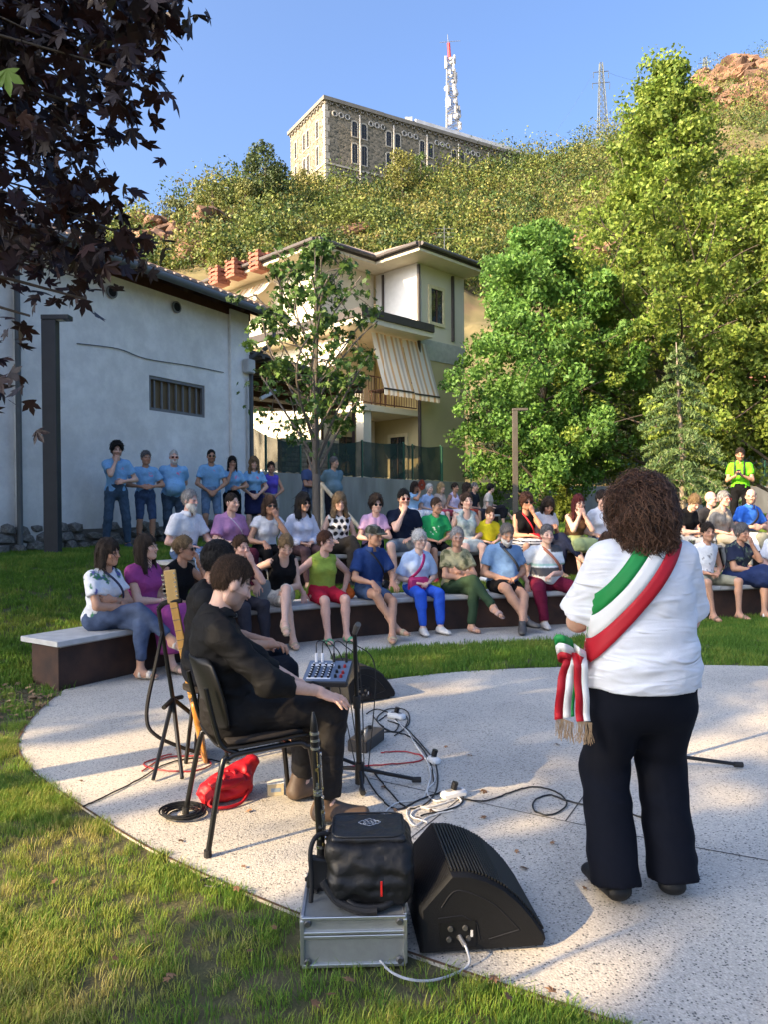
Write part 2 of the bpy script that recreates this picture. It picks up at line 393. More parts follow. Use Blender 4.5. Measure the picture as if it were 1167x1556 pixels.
fence([906,960,1010,1060,1110,1165,1230], [694,692,690,688,688,690,690], meshm, 'green wire mesh fence behind the cedar', 'mesh_fence')
# ================================================================ white building on the left
U = Vector((.478, .878, 0)); U.normalize(); NB = Vector((-.878, .478, 0)).normalized()     # along the wall, into the building
W0 = Vector((-4.96, 12.95, 0)); S0, S1, DEP, PITCH = -8.5, 4.15, 9.0, .43
WZ = 5.78
def wp(s, t, z): q = W0+U*s+NB*t; return Vector((q.x, q.y, z))
rotW = Matrix((U, NB, Vector((0, 0, 1)))).transposed()
plaster = mat('white_plaster', (.76, .735, .67), .92, col2=(.90, .88, .82), scale=.8, bump=.35, bscale=9, det=9)
n = plaster.node_tree.nodes; l = plaster.node_tree.links; b = n['Principled BSDF']
pc = n['Color Ramp'].outputs[0]
gx_ = n.new('ShaderNodeTexCoord'); sx = n.new('ShaderNodeSeparateXYZ'); l.new(gx_.outputs['Object'], sx.inputs[0])
mr = n.new('ShaderNodeMapRange'); mr.inputs[1].default_value = 0.2; mr.inputs[2].default_value = 1.5; l.new(sx.outputs[2], mr.inputs[0])
st = n.new('ShaderNodeTexNoise'); st.inputs['Scale'].default_value = 1.1; st.inputs['Detail'].default_value = 8
mp = n.new('ShaderNodeMapping'); mp.inputs['Scale'].default_value = (1.6, 1.6, .5); l.new(gx_.outputs['Object'], mp.inputs[0]); l.new(mp.outputs[0], st.inputs['Vector'])
ad = n.new('ShaderNodeMath'); ad.operation = 'ADD'; l.new(mr.outputs[0], ad.inputs[0]); l.new(st.outputs['Fac'], ad.inputs[1])
sr = n.new('ShaderNodeMapRange'); sr.inputs[1].default_value = .45; sr.inputs[2].default_value = 1.0; sr.inputs[3].default_value = .34; sr.inputs[4].default_value = 0; l.new(ad.outputs[0], sr.inputs[0])
dm = n.new('ShaderNodeMix'); dm.data_type = 'RGBA'; dm.inputs[7].default_value = (.26, .24, .20, 1); l.new(sr.outputs[0], dm.inputs[0]); l.new(pc, dm.inputs[6]); l.new(dm.outputs[2], b.inputs['Base Color'])
g1 = n.new('ShaderNodeTexNoise'); g1.inputs['Scale'].default_value = 2.6; g1.inputs['Detail'].default_value = 10; g1.inputs['Roughness'].default_value = .7; l.new(gx_.outputs['Object'], g1.inputs['Vector'])
gr_ = n.new('ShaderNodeMapRange'); gr_.inputs[1].default_value = .42; gr_.inputs[2].default_value = .62; gr_.inputs[3].default_value = .86; gr_.inputs[4].default_value = 1.04; l.new(g1.outputs['Fac'], gr_.inputs[0])
gm_ = n.new('ShaderNodeMix'); gm_.data_type = 'RGBA'; gm_.blend_type = 'MULTIPLY'; gm_.inputs[0].default_value = .8; l.new(dm.outputs[2], gm_.inputs[6]); l.new(gr_.outputs[0], gm_.inputs[7]); l.new(gm_.outputs[2], b.inputs['Base Color'])
wb = thing('white_building', wp(0, 0, .8), 'old white plastered building with a tiled roof and stone footing', 'building')
# wall with the window opening cut out of it
wx0, wx1 = 0, 0
def s_of(px, off=0):
    r = (px-CX)/FPX; q = W0+NB*off; return (r*q.y-q.x)/(U.x-r*U.y)
sw0, sw1 = s_of(228), s_of(312.5)
def z_of(px, py):
    s = s_of(px); return P(px, py, wp(s, 0, 0).y).z
zw0, zw1 = z_of(270, 629), z_of(270, 578)
mb = MB()
def wallbox(s0, s1, z0, z1, t0=0, t1=.35): mb.extrude([wp(s0, t0, z0), wp(s1, t0, z0), wp(s1, t0, z1), wp(s0, t0, z1)], NB*(t1-t0))
wallbox(S0, sw0, .2, WZ); wallbox(sw1, S1, .2, WZ); wallbox(sw0, sw1, .2, zw0); wallbox(sw0, sw1, zw1, WZ)
mb.extrude([wp(S1-.35, .35, .2), wp(S1-.35, DEP, .2), wp(S1-.35, DEP, WZ), wp(S1-.35, DEP/2, WZ+DEP/2*PITCH), wp(S1-.35, .35, WZ+.2)], U*.35)
mb.extrude([wp(S0, .35, .2), wp(S0, DEP, .2), wp(S0, DEP, WZ), wp(S0, DEP/2, WZ+DEP/2*PITCH), wp(S0, .35, WZ+.2)], U*.35)
mb.extrude([wp(S0, DEP-.01, .2), wp(S1, DEP-.01, .2), wp(S1, DEP-.01, WZ), wp(S0, DEP-.01, WZ)], NB*.35)
mb.build('wall', plaster, wb)
def pil(px, wdt, lab='pilaster'):
    s = s_of(px); m2 = MB(); m2.extrude([wp(s-wdt/2, 0, .9), wp(s+wdt/2, 0, .9), wp(s+wdt/2, 0, WZ-.05), wp(s-wdt/2, 0, WZ-.05)], NB*-.07); m2.build(lab, plaster, wb, bevel=.01)
pil(363, .62); pil(46, .55); pil(-60, .5)
# window: recessed frame, pane and vertical bars
steelw = mat('window_steel', (.16, .16, .16), .55); brownw = mat('window_board', (.17, .12, .06), .7, scale=14, stretch=(1, 1, .2))
fr = MB(); zc, sc_ = (zw0+zw1)/2, (sw0+sw1)/2
for s in (sw0+.03, sw1-.03): fr.box(wp(s, .05, zc), (.06, .06, zw1-zw0), rotW)
for z in (zw0+.03, zw1-.03): fr.box(wp(sc_, .05, z), (sw1-sw0-.125, .06, .06), rotW)
wf = fr.build('window', steelw, wb)
mb = MB(); mb.box(wp(sc_, .12, zc), (sw1-sw0, .02, zw1-zw0), rotW); mb.build('pane', brownw, wf)
for k in range(1, 8):
    mb = MB(); mb.box(wp(sw0+(sw1-sw0)*k/8, .07, zc), (.035, .03, zw1-zw0-.13), rotW); mb.build('bar', steelw, wf)
# stone footing, each stone a piece
stm = mat('footing_stone', (.10, .095, .085), .9, col2=(.26, .25, .22), scale=5, bump=.6, bscale=25)
RNGs = random.Random(3)
def stone_mesh(k):
    bm = bmesh.new(); bmesh.ops.create_icosphere(bm, subdivisions=1, radius=1); rr = random.Random(k)
    for v in bm.verts:
        v.co *= 1+rr.uniform(-.18, .18); v.co.x = max(-.85, min(.85, v.co.x)); v.co.z = max(-.8, min(.8, v.co.z)); v.co.y = max(-.8, v.co.y)
    me = bpy.data.meshes.new('stone'); bm.to_mesh(me); bm.free(); me.materials.append(stm); return me
SM = [stone_mesh(k) for k in range(7)]
s_a, s_b = s_of(-40), S1
rowz = .74
for row in range(4):
    s = s_a+RNGs.uniform(0, .2)
    while s < s_b:
        wdt = RNGs.uniform(.20, .50)*(1.15-.15*row); h = RNGs.uniform(.13, .20)
        if row < 3 or RNGs.random() < .6:
            o = bpy.data.objects.new('stone', SM[RNGs.randrange(7)]); o.scale = (wdt/2*1.12, RNGs.uniform(.10, .16), h/2*1.25)
            o.rotation_euler = (0, RNGs.uniform(-.12, .12), math.atan2(U.y, U.x))
            o.location = wp(s+wdt/2, -.09+.02*row, rowz+.14*row+RNGs.uniform(-.02, .02))-wb.location; link(o, wb)
        s += wdt
mb = MB(); mb.extrude([wp(s_a-4, 0, .3), wp(S1, 0, .3), wp(S1, 0, 1.12), wp(s_a-4, 0, 1.16)], NB*-.05); mb.build('mortar_footing', mat('mortar', (.13, .12, .10), .95, scale=8, bump=.5), wb)
# roof: boarding, rafters, gutter, tiles
wood = mat('dark_wood', (.045, .022, .014), .8, scale=12, stretch=(1, 1, 1))
OV = .62
def rp(s, t, dz=0): return wp(s, t, WZ+.16+t*PITCH+dz)
mb = MB(); sl_, sr_ = S0-.4, S1+.45
mb.extrude([rp(sl_, -OV), rp(sr_, -OV), rp(sr_, DEP/2), rp(sl_, DEP/2)], (0, 0, .06))
mb.extrude([rp(sl_, DEP/2), rp(sr_, DEP/2), wp(sr_, DEP+OV, WZ+.16-OV*PITCH), wp(sl_, DEP+OV, WZ+.16-OV*PITCH)], (0, 0, .06))
roof = mb.build('roof', wood, wb)
for k in range(16):
    s = S0+.2+k*(S1-S0-.3)/15; mb = MB(); mb.beam(rp(s, -OV+.03, -.075), rp(s, .2, -.075), .10, .13); mb.build('rafter', wood, wb)
mb = MB(); mb.extrude([wp(S0, -.03, WZ-.17), wp(S1, -.03, WZ-.17), wp(S1, -.03, WZ+.1), wp(S0, -.03, WZ+.1)], NB*.028); mb.build('wall_plate', mat('plate_wood', (.075, .03, .018), .8), wb)
gut = mat('gutter_grey', (.10, .11, .11), .55)
mb = MB(); mb.tube([rp(sl_-.05, -OV-.07, .01), rp(sr_+.05, -OV-.07, .01)], .075, 10); mb.build('gutter', gut, wb, smooth=True)
mb = MB(); e0 = rp(S1-.05, -OV-.07, 0)
mb.tube(catmull([e0, e0+Vector((0,0,-.55)), wp(S1-.05, -.12, WZ-1.0), wp(S1-.07, -.09, WZ-1.3), wp(S1-.07, -.09, .9)], 5), .05, 8); mb.build('downpipe', gut, wb, smooth=True)
mb = MB(); mb.tube([wp(s_of(22), -.12, WZ-.05), wp(s_of(22), -.12, .9)], .045, 8); mb.build('downpipe', gut, wb, smooth=True)
mb = MB(); mb.box(wp(S1-.22, -.16, z_of(372, 558)), (.26, .16, .30), rotW, bev=.02); jb = mb.build('junction_box', mat('pale_plastic', (.5, .5, .48), .5), wb)
mb = MB(); mb.tube([wp(S1-.22, -.12, z_of(372, 575)), wp(S1-.22, -.11, 1.2)], .028, 8); mb.build('conduit', mat('pale_plastic'), wb)
mb = MB(); mb.tube(catmull([wp(s_of(118), -.02, z_of(118, 522)), wp(s_of(180), -.025, z_of(180, 530)), wp(s_of(222), -.02, z_of(222, 545)), wp(s_of(290), -.02, z_of(290, 556)), wp(s_of(340), -.02, z_of(340, 566))], 5), .009, 5); mb.build('cable', gut, wb)
dk = mat('dark_hole', (.012, .012, .012), .9)
for px, py in ((171, 444), (269, 467)):
    s = s_of(px); z = z_of(px, py); mb = MB()
    mb.tube([wp(s, -.02, z), wp(s, -.05, z)], .115, 16); v = mb.build('vent', mat('vent_ring', (.2, .2, .19), .8), wb)
    mb = MB(); mb.tube([wp(s, -.052, z), wp(s, -.056, z)], .085, 16); mb.build('vent_hole', dk, v)
tilem = mat('roof_tile', (.22, .14, .10), .9, col2=(.42, .33, .26), scale=2.5, det=8, bump=.2)
# tiles: barrel rows running up the slope, joined (a few pixels each)
TL, TWD = .40, .21; Vt = []; Ft = []
ns = int((sr_-sl_)/TWD); nt_ = int((DEP/2+OV)/TL)+1
arc = [(math.cos(a), math.sin(a)) for a in np.linspace(math.pi, 0, 5)]
for i in range(ns):
    for j in range(nt_):
        s = sl_+i*TWD+TWD/2; t0 = -OV-.04+j*TL*.97; k = len(Vt); jit = RNGs.uniform(-.012, .012)
        if t0+TL*1.1 > DEP/2+.02: continue
        for tt, lift, sc in ((t0, .10, 1), (t0+TL*1.1, .065, .82)):
            for cx, cz in arc: Vt.append(rp(s+cx*TWD*.5*sc+jit, tt, lift+cz*.055*sc))
        Ft += [(k+q, k+q+1, k+5+q+1, k+5+q) for q in range(4)]+[(k, k+1, k+2, k+3, k+4)]
mesh_np('tiles', Vt, Ft, tilem, wb)['kind'] = 'stuff'
mb = MB(); mb.tube([rp(sl_, DEP/2, .12), rp(sr_, DEP/2, .12)], .13, 8); mb.build('ridge', tilem, wb)
mb = MB(); mb.beam(rp(sr_+.02, -OV, .06), rp(sr_+.02, DEP/2, .06), .05, .22); mb.build('bargeboard', wood, wb)

# open shed roof behind it
shed = thing('shed_canopy', Vector((-4, 20, 2.2)), 'dark corrugated shed canopy on posts behind the white building', 'canopy')
zc = 5.02; A_ = Vector((-3.05, 17.1, zc)); B_ = Vector((-.55, 21.7, zc)); C_ = Vector((-1.7, 25.5, zc-.3)); D_ = Vector((-9.5, 27.5, zc)); E_ = Vector((-9.5, 20, zc))
mb = MB(); mb.extrude([A_, B_, C_, D_, E_], (0, 0, .07)); mb.build('sheet', mat('shed_sheet', (.075, .07, .065), .7, scale=3), shed)
for k in range(16):
    a = A_.lerp(B_, (k+.5)/16); b = a+NB*6; mb = MB(); mb.beam(a+Vector((0,0,-.03)), b+Vector((0,0,-.03)), .10, .05); mb.build('corrugation', mat('shed_rib', (.10, .095, .09), .7), shed)
for k in range(4):
    a = A_.lerp(E_, .1+k*.28)+Vector((0,0,-.1)); b = B_.lerp(C_, .1+k*.28)+Vector((0,0,-.1)); mb = MB(); mb.beam(a, b, .12, .16); mb.build('purlin', mat('rust_beam', (.09, .045, .03), .8), shed)
for q in (B_+Vector((-.35, .4, 0)), C_+Vector((-.4, -.1, 0)), A_+Vector((-1.4,3,0))):
    mb = MB(); mb.beam((q.x, q.y, 2.2), (q.x, q.y, zc-.02), .09); mb.build('post', mat('post_brown', (.07, .035, .02), .7), shed)
mb = MB(); mb.tube([P(395, 606, 18.2), P(418, 594, 18.6)], .05, 8); mb.build('tube_lamp', mat('lamp_white', (.7, .7, .7), .4), shed)
# stone-faced low annex wall behind the net
an = thing('stone_wall', Vector((-1.5, 22, 2.3)), 'low rough stone-faced wall behind the shade net', 'wall')
p0, p1 = P(424, 690, 21.5), P(510, 690, 22.6); p0.z = p1.z = 2.2
mb = MB(); mb.beam(p0+Vector((0,0,.62)), p1+Vector((0,0,.62)), .25, 1.25); mb.build('wall_core', mat('annex_core', (.25, .20, .13), .9), an)
tt = (p1-p0); Ln = tt.length; tt.normalize(); nn = Vector((tt.y, -tt.x, 0)); ra = Matrix((tt, -nn, Vector((0,0,1)))).transposed()
bmh = MB(); bmh.box((0,0,0), (1,1,1), bev=.12); proto = bmh.build('stone', mat('annex_stone', (.34, .26, .16), .9, col2=(.55, .45, .30), scale=2, bump=.4), an, local=True)
first = True
for r_ in range(9):
    s = (r_ % 2)*.1
    while s < Ln-.05:
        wd = RNGs.uniform(.16, .32); wd = min(wd, Ln-s)
        o = proto if first else proto.copy()
        if not first: link(o, an)
        first = False; o.scale = (wd-.015, .06, .125); o.rotation_euler = ra.to_euler()
        o.location = p0+tt*(s+wd/2)+nn*(.135+RNGs.uniform(0, .02))+Vector((0, 0, .08+r_*.138))-an.location; s += wd

# ================================================================ yellow house
HA = Vector((-.715, .70, 0)).normalized(); HB = Vector((.70, .715, 0)).normalized()
EZ = 10.4
cA = P(480, 372, 25.6); cB = P(638, 377, 26.1); cA.z = cB.z = 0
def hq(o, a, b, z): q = o+HA*a+HB*b; return Vector((q.x, q.y, z))
inn = cA+HB*max(.1, (cB-cA).dot(HB)+ .0); 
lenA = (cB-cA).dot(HB); lenB = -(cB-cA).dot(HA)           # cB = cA + lenA*HB - lenB*HA
ov = .95
yel = mat('yellow_render', (.52, .44, .23), .9, var=.06, scale=1.2, bump=.06, bscale=40)
cream = mat('cream_render', (.66, .60, .45), .9, var=.05, scale=1.0, bump=.05, bscale=40)
whr = mat('white_render', (.66, .65, .61), .9, var=.05)
soff = mat('soffit', (.70, .62, .46), .9, var=.05); fasc = mat('fascia_brown', (.055, .045, .038), .6)
hs = thing('yellow_house', hq(cB, 1, 1, WT), 'three-storey cream and yellow house with wide eaves and striped awnings', 'house')
aA = cA+HA*ov+HB*ov; aB = cB+HA*ov+HB*ov                   # wall corners of the two bays
inr = aB+HA*lenB                                            # inner corner
LA, LB = 9.5, 2.75
def Hbox(name, o, a0, a1, b0, b1, z0, z1, m, parent=None, bevel=0):
    mb = MB(); mb.prism([hq(o, a0, b0, 0)[:2], hq(o, a0, b1, 0)[:2], hq(o, a1, b1, 0)[:2], hq(o, a1, b0, 0)[:2]], z0, z1)
    return mb.build(name, m, parent or hs, bevel=bevel)
# bay B (right): upper floor slightly proud, lower floors yellow; walls as panels round the corner
rotA = Matrix((HA, HB, Vector((0,0,1)))).transposed(); 
zB2 = 7.75; zB1 = 4.95
Hbox('wall', aB, 0, lenB+LA, 0, LB, WT-.1, zB2-.35, yel)
Hbox('wall', aB, -.004, lenB, .22, LB, zB2-.35, EZ-.01, cream)
Hbox('wall', aB, .0, lenB, 0, .21, zB2-.35, EZ-.01, whr)
Hbox('wall', aA, 0, LA, .004, LB, zB2-.35, EZ-.012, cream)
Hbox('wall', aA, .0, LA-.5, .0, LB, WT-.1, zB2-.36, cream)
Hbox('lower_band', aB, -.03, 0, -.03, LB+.03, zB2-.85, zB2-.10, mat('pale_band', (.42, .42, .36), .85))
def face_win(o, along, b0, z0, wdt, h, side, glass, shutter=None):
    """side 'R' : on the facade that runs along HB (normal -HA); 'L': runs along HA (normal -HB)"""
    nrm = -HA if side == 'R' else -HB; tdir = HB if side == 'R' else HA
    c = o+tdir*along; c = Vector((c.x, c.y, z0+h/2)); rot = Matrix((tdir, -nrm, Vector((0,0,1)))).transposed(); mb = MB()
    for s in (-1, 1): mb.box(c+tdir*s*(wdt/2)+nrm*.03, (.12, .08, h+.24), rot)
    for s in (-1, 1): mb.box(c+Vector((0,0,s*(h/2+.06)))+nrm*.028, (wdt-.12, .08, .12), rot)
    f = mb.build('window', mat('cream_frame', (.66, .58, .34), .8), hs)
    mb = MB(); mb.box(c+nrm*.012, (wdt, .02, h), rot); mb.build('pane', glass, f)
    mb = MB(); mb.box(c+nrm*.035, (.05, .04, h), rot); mb.build('mullion', mat('win_wood', (.09, .05, .03), .6), f)
gl = mat('dark_glass', (.02, .022, .025), .08, var=.3, spec=.6)
face_win(aB, 1.05, 0, 8.35, .80, 1.25, 'R', gl); 
# dark vertical strips / pipes
for o, a, b, z0, z1 in ((aB, -.09, -.03, 2.3, EZ-.1), (aB, -.05, 2.0, zB2+.05, EZ-.1), (aB, 1.75, -.06, zB2, EZ-.1), (aA, 2.2, -.06, zB2, EZ-.1), (aA, .02, -.05, zB2, EZ-.1)):
    mb = MB(); mb.tube([hq(o, a, b, z0), hq(o, a, b, z1)], .065, 8); mb.build('downpipe', fasc, hs)
# balcony in the notch
cC = aA-HA*lenB                                             # outer corner of the notch
def notch(mb, g, z0, z1):                                   # slab over the notch grown by g
    mb.prism([hq(cC, -g, -g, 0)[:2], hq(cC, -g, lenA+.0, 0)[:2], hq(cC, lenB, lenA, 0)[:2], hq(cC, lenB+5.0, 0, 0)[:2], hq(cC, lenB+5.0, -g, 0)[:2]], z0, z1)
mb = MB(); notch(mb, .05, zB1-.22, zB1); mb.build('balcony_slab', cream, hs, bevel=.01)
mb = MB(); notch(mb, .75, zB2-.24, zB2-.06); mb.build('terrace_slab', soff, hs)
mb = MB(); notch(mb, .82, zB2-.06, zB2+.22); mb.build('terrace_fascia', fasc, hs, bevel=.01)
Hbox('column', cC, .05, .42, .05, .42, WT-.1, zB1-.22, cream)
mb = MB(); notch(mb, -.35, WT-.05, WT+.02); mb.build('porch_floor', mat('porch', (.4, .35, .27), .9), hs)
face_win(inr, -1.2, 0, 2.3, .9, 1.75, 'L', gl); face_win(aA, 1.2, 0, 2.6, .9, 1.45, 'R', gl)
# railing
iron = mat('railing', (.10, .05, .03), .6)
def rail(o, tdir, L, z0, col):
    mb = MB(); a = o; b = o+tdir*L
    for z in (.08, 1.0): mb.beam((a.x, a.y, z0+z), (b.x, b.y, z0+z), .04)
    r0 = mb.build('railing', col, hs); k = int(L/.13)
    bm_ = MB(); bm_.box((0,0,0), (.022, .022, .9)); pr = bm_.build('baluster', col, r0, local=True); pr.location = Vector((a.x, a.y, z0+.54))-hs.location
    for i in range(1, k+1):
        o2 = pr.copy(); link(o2, r0); q = a+tdir*(L*i/k); o2.location = Vector((q.x, q.y, z0+.54))-hs.location
rail(hq(cC, .05, .05, 0), HB, lenA-.1, zB1, iron); rail(hq(cC, .05, .05, 0), HA, lenB+3.5, zB1, mat('railing_white', (.55, .5, .42), .6))
# balcony furniture: dark wooden table against the wall
tb = thing('balcony_table', hq(cC, .9, 1.9, zB1), 'small dark wooden table on the balcony of the yellow house', 'table')
dw = mat('dark_table', (.06, .025, .015), .6); q = hq(cC, .9, 1.9, zB1)
mb = MB(); mb.box(q+Vector((0,0,.74)), (.9, .6, .05), rotA); mb.build('table_top', dw, tb)
for sx in (-.38, .38):
    for sy in (-.24, .24): mb = MB(); v = rotA @ Vector((sx, sy, 0)); mb.beam(q+v, q+v+Vector((0,0,.715)), .05); mb.build('leg', dw, tb)
# awnings: striped cloth from the terrace slab outward
awm = bpy.data.materials.new('striped_cloth'); awm.use_nodes = True; n = awm.node_tree.nodes; l = awm.node_tree.links; b = n['Principled BSDF']; b.inputs['Roughness'].default_value = .9
at = n.new('ShaderNodeAttribute'); at.attribute_name = 'Col'; l.new(at.outputs['Color'], b.inputs['Base Color'])
tr = n.new('ShaderNodeBsdfTranslucent'); l.new(at.outputs['Color'], tr.inputs[0]); ms = n.new('ShaderNodeMixShader'); ms.inputs[0].default_value = .3
l.new(b.outputs[0], ms.inputs[1]); l.new(tr.outputs[0], ms.inputs[2]); l.new(ms.outputs[0], n['Material Output'].inputs[0])
STR = [(.80,.76,.66), (.80,.76,.66), (.62,.42,.22), (.80,.76,.66), (.55,.50,.42), (.80,.76,.66), (.66,.45,.24)]
def awning(o, tdir, out, L, z0, z1, reach, cloth=True):
    N = int(L/.11); V = []; C = []; F = []
    for i in range(N+1):
        for e in (0, 1):                                   # double vertices keep stripe edges crisp
            q = o+tdir*(L*i/N); ci = STR[(i if e else i-1) % len(STR)]
            for s in np.linspace(0, 1, 6):
                sag = -.10*math.sin(math.pi*s); p = q+out*(reach*s); V.append((p.x, p.y, z0+(z1-z0)*s+sag)); C.append(ci)
            p = q+out*(reach+.01); V.append((p.x, p.y, z1-.20-.03*(i % 2))); C.append(ci)
    for i in range(N):
        a = (2*i+1)*7; b2 = (2*i+2)*7
        F += [(a+k, b2+k, b2+k+1, a+k+1) for k in range(6)]
    aw = mesh_np('awning', V, F, awm, hs, col=np.array(C))
    mb = MB(); mb.tube([o+out*reach+Vector((0,0,z1)), o+tdir*L+out*reach+Vector((0,0,z1))], .03, 8); mb.build('front_bar', fasc, aw)
oc = hq(cC, -.05, .35, 0); awning(oc, HB, -HA, 1.55, zB2-.3, 5.45, .62); awning(hq(cC, -.05, 1.95, 0), HB, -HA, 1.35, zB2-.3, 5.42, .62)
oc = hq(aA, .3, -.02, 0); awning(hq(cC, .3, -.1, 0), HA, -HB, 2.6, zB2-.3, 6.4, .9)
awning(hq(aA, 2.6, -.2, 0), HA, -HB, 4.5, EZ-.25, EZ-.95, .7)
mb = MB(); mb.beam(hq(aA, 2.0, -.05, zB2+.8), hq(aA, LA, -.05, zB2+.8), .12, .7); mb.build('parapet', cream, hs)
# eaves: soffit slab + fascia + roof planes
def roofpoly(g):
    return [hq(cB, g, g, 0), hq(cB, g, LB+3, 0), hq(cB, lenB+LA+1, LB+3, 0), hq(cA, LA+1.5, g, 0), hq(cA, g, g, 0), hq(cB, lenB+g, g, 0)]
def flat(poly): return [(p.x, p.y) for p in poly]
outer = [cB, hq(cB, 0, LB+1.05, 0), hq(cB, lenB+LA+2, LB+1.05, 0), hq(cA, LA+2, 0, 0), cA, hq(cB, lenB, 0, 0)]
mb = MB(); mb.prism(flat(outer), EZ, EZ+.10); mb.build('soffit', soff, hs)
gr = .06; outer2 = [hq(cB, -gr, -gr, 0), hq(cB, -gr, LB+1.12, 0), hq(cB, lenB+LA+2.1, LB+1.12, 0), hq(cA, LA+2.1, -gr, 0), hq(cA, -gr, -gr, 0), hq(cB, lenB-gr, -gr, 0)]
mb = MB(); mb.prism(flat(outer2), EZ+.10, EZ+.30); mb.build('eave_fascia', fasc, hs, bevel=.02)
mb = MB(); pk = hq(cB, 4.5, 2.2, EZ+1.5)
V = [Vector((p.x, p.y, EZ+.30)) for p in outer2]+[pk, hq(cA, 5, 3.0, EZ+1.4)]
mb.add(V, [(0,1,6), (1,2,7,6), (2,3,7), (3,4,7), (4,5,6,7), (5,0,6)]); mb.build('roof', tilem, hs)
for (o1, d1, L1) in ((cA, HA, LA+2), (cA, HB, lenA), (cB, HA, lenB), (cB, HB, LB+1.05)):
    out = -HB if d1 is HA else -HA; a = o1+out*.12; b = a+d1*L1
    mb = MB(); mb.tube([(a.x, a.y, EZ+.22), (b.x, b.y, EZ+.22)], .075, 8); mb.build('gutter', mat('gutter_brown', (.10, .085, .075), .5), hs, smooth=True)
brick = mat('chimney_brick', (.26, .09, .055), .85, col2=(.36, .15, .095), scale=7)
for px, py, dd in ((333, 402, 29.2), (358, 391, 28.6), (394, 379, 28.0)):
    q = P(px, py+16, dd); ch = bpy.data.objects.new('chimney', None)
    mb = MB(); mb.box((q.x, q.y, EZ-.1), (.5, .5, (q.z-EZ)*2-.6), rotA); ch = mb.build('chimney', brick, hs)
    for k in range(4):
        mb = MB(); mb.box((q.x, q.y, q.z-.36+k*.17), (.56, .56, .10), rotA); mb.build('brick_course', brick, ch)
        for sx in (-.23, .23):
            for sy in (-.23, .23): 
                v = rotA @ Vector((sx, sy, 0)); mb = MB(); mb.box((q.x+v.x, q.y+v.y, q.z-.275+k*.17), (.16, .16, .07), rotA); mb.build('brick', brick, ch)
# tv aerial on the far side of the roof
ae = thing('roof_aerial', hq(cB, 2.0, 4.5, EZ+1.0), 'thin television aerial on the roof of the yellow house', 'aerial')
q = P(676, 362, 31); mb = MB(); mb.tube([(q.x, q.y, EZ+1), (q.x, q.y, q.z+.5)], .02, 6); mb.build('mast', gut, ae)
for k in range(3): mb = MB(); mb.tube([(q.x-.4, q.y, q.z+.05+k*.17), (q.x+.4, q.y, q.z+.05+k*.17)], .012, 5); mb.build('rod', gut, ae)
# ================================================================ hill, fortress-like stone building, masts
CR = np.array([(-500,430,110),(100,398,108),(200,352,110),(240,340,112),(300,306,118),(350,292,122),(400,286,126),(450,294,129),(500,298,131),(560,298,136),(640,284,143),(720,270,150),(800,255,158),(860,238,165),(920,226,176),(1000,178,200),(1060,138,215),(1110,106,230),(1167,93,235),(1400,40,240),(1800,60,240)], float)
def crest(px): return np.interp(px, CR[:, 0], CR[:, 1]), np.interp(px, CR[:, 0], CR[:, 2])
def hill_pt(px, t, noise=True):                              # t 0 foot .. 1 crest .. >1 beyond
    px = np.asarray(px, float); t = np.asarray(t, float); cy, cd = crest(px)
    d = 44+(cd-44)*t; zc = CAMH+(766-cy)*cd/FPX
    z = 2.2+(zc-2.2)*np.where(t < 1, t**1.06, 1-.15*(t-1))
    x = (px-CX)/FPX*d
    if noise:
        nz = fbm(np.stack([x*.05, d*.05, z*.03], -1), 5)-.47
        rk = np.abs(fbm(np.stack([x*.16+9, d*.10, z*.16], -1), 4)-.47)
        z = z+np.sin(np.clip(t, 0, 1)*math.pi)*nz*9+(rk-.1)*5*smoothstep(t*3)*smoothstep((1.25-t)*4)
    return np.stack([x, d, z], -1)
pxs = np.arange(-500, 1801, 9); ts = np.concatenate([np.linspace(0, 1.05, 110), np.linspace(1.1, 2.2, 12)])
A, B = np.meshgrid(pxs, ts); V = hill_pt(A.ravel(), B.ravel()); idx = np.arange(len(pxs)*len(ts)).reshape(len(ts), len(pxs))
F = np.stack([idx[:-1, :-1], idx[:-1, 1:], idx[1:, 1:], idx[1:, :-1]], -1).reshape(-1, 4)
hm = mat('hillside', (.085, .08, .03), .95, col2=(.20, .155, .07), scale=.35, bump=.8, bscale=1.2, det=8)
n = hm.node_tree.nodes; l = hm.node_tree.links; b = n['Principled BSDF']; pc = n['Color Ramp'].outputs[0]; tc = n['Texture Coordinate']
ge = n.new('ShaderNodeNewGeometry'); sx = n.new('ShaderNodeSeparateXYZ'); l.new(ge.outputs['Normal'], sx.inputs[0])
nz = n.new('ShaderNodeTexNoise'); nz.inputs['Scale'].default_value = .16; nz.inputs['Detail'].default_value = 9; l.new(tc.outputs['Object'], nz.inputs['Vector'])
sb = n.new('ShaderNodeMath'); sb.operation = 'SUBTRACT'; l.new(nz.outputs['Fac'], sb.inputs[0]); l.new(sx.outputs[2], sb.inputs[1])
mr = n.new('ShaderNodeMapRange'); mr.inputs[1].default_value = -.25; mr.inputs[2].default_value = -.02; l.new(sb.outputs[0], mr.inputs[0])
rk = n.new('ShaderNodeValToRGB'); rk.color_ramp.elements[0].color = (.07, .05, .04, 1); rk.color_ramp.elements[1].color = (.30, .16, .10, 1); n2 = n.new('ShaderNodeTexNoise'); n2.inputs['Scale'].default_value = .9; n2.inputs['Detail'].default_value = 10
l.new(tc.outputs['Object'], n2.inputs['Vector']); l.new(n2.outputs['Fac'], rk.inputs[0])
mx = n.new('ShaderNodeMix'); mx.data_type = 'RGBA'; l.new(mr.outputs[0], mx.inputs[0]); l.new(pc, mx.inputs[6]); l.new(rk.outputs[0], mx.inputs[7]); l.new(mx.outputs[2], b.inputs['Base Color'])
hill = tag(mesh_np('hill', V, F, hm, smooth=False), kind='structure')
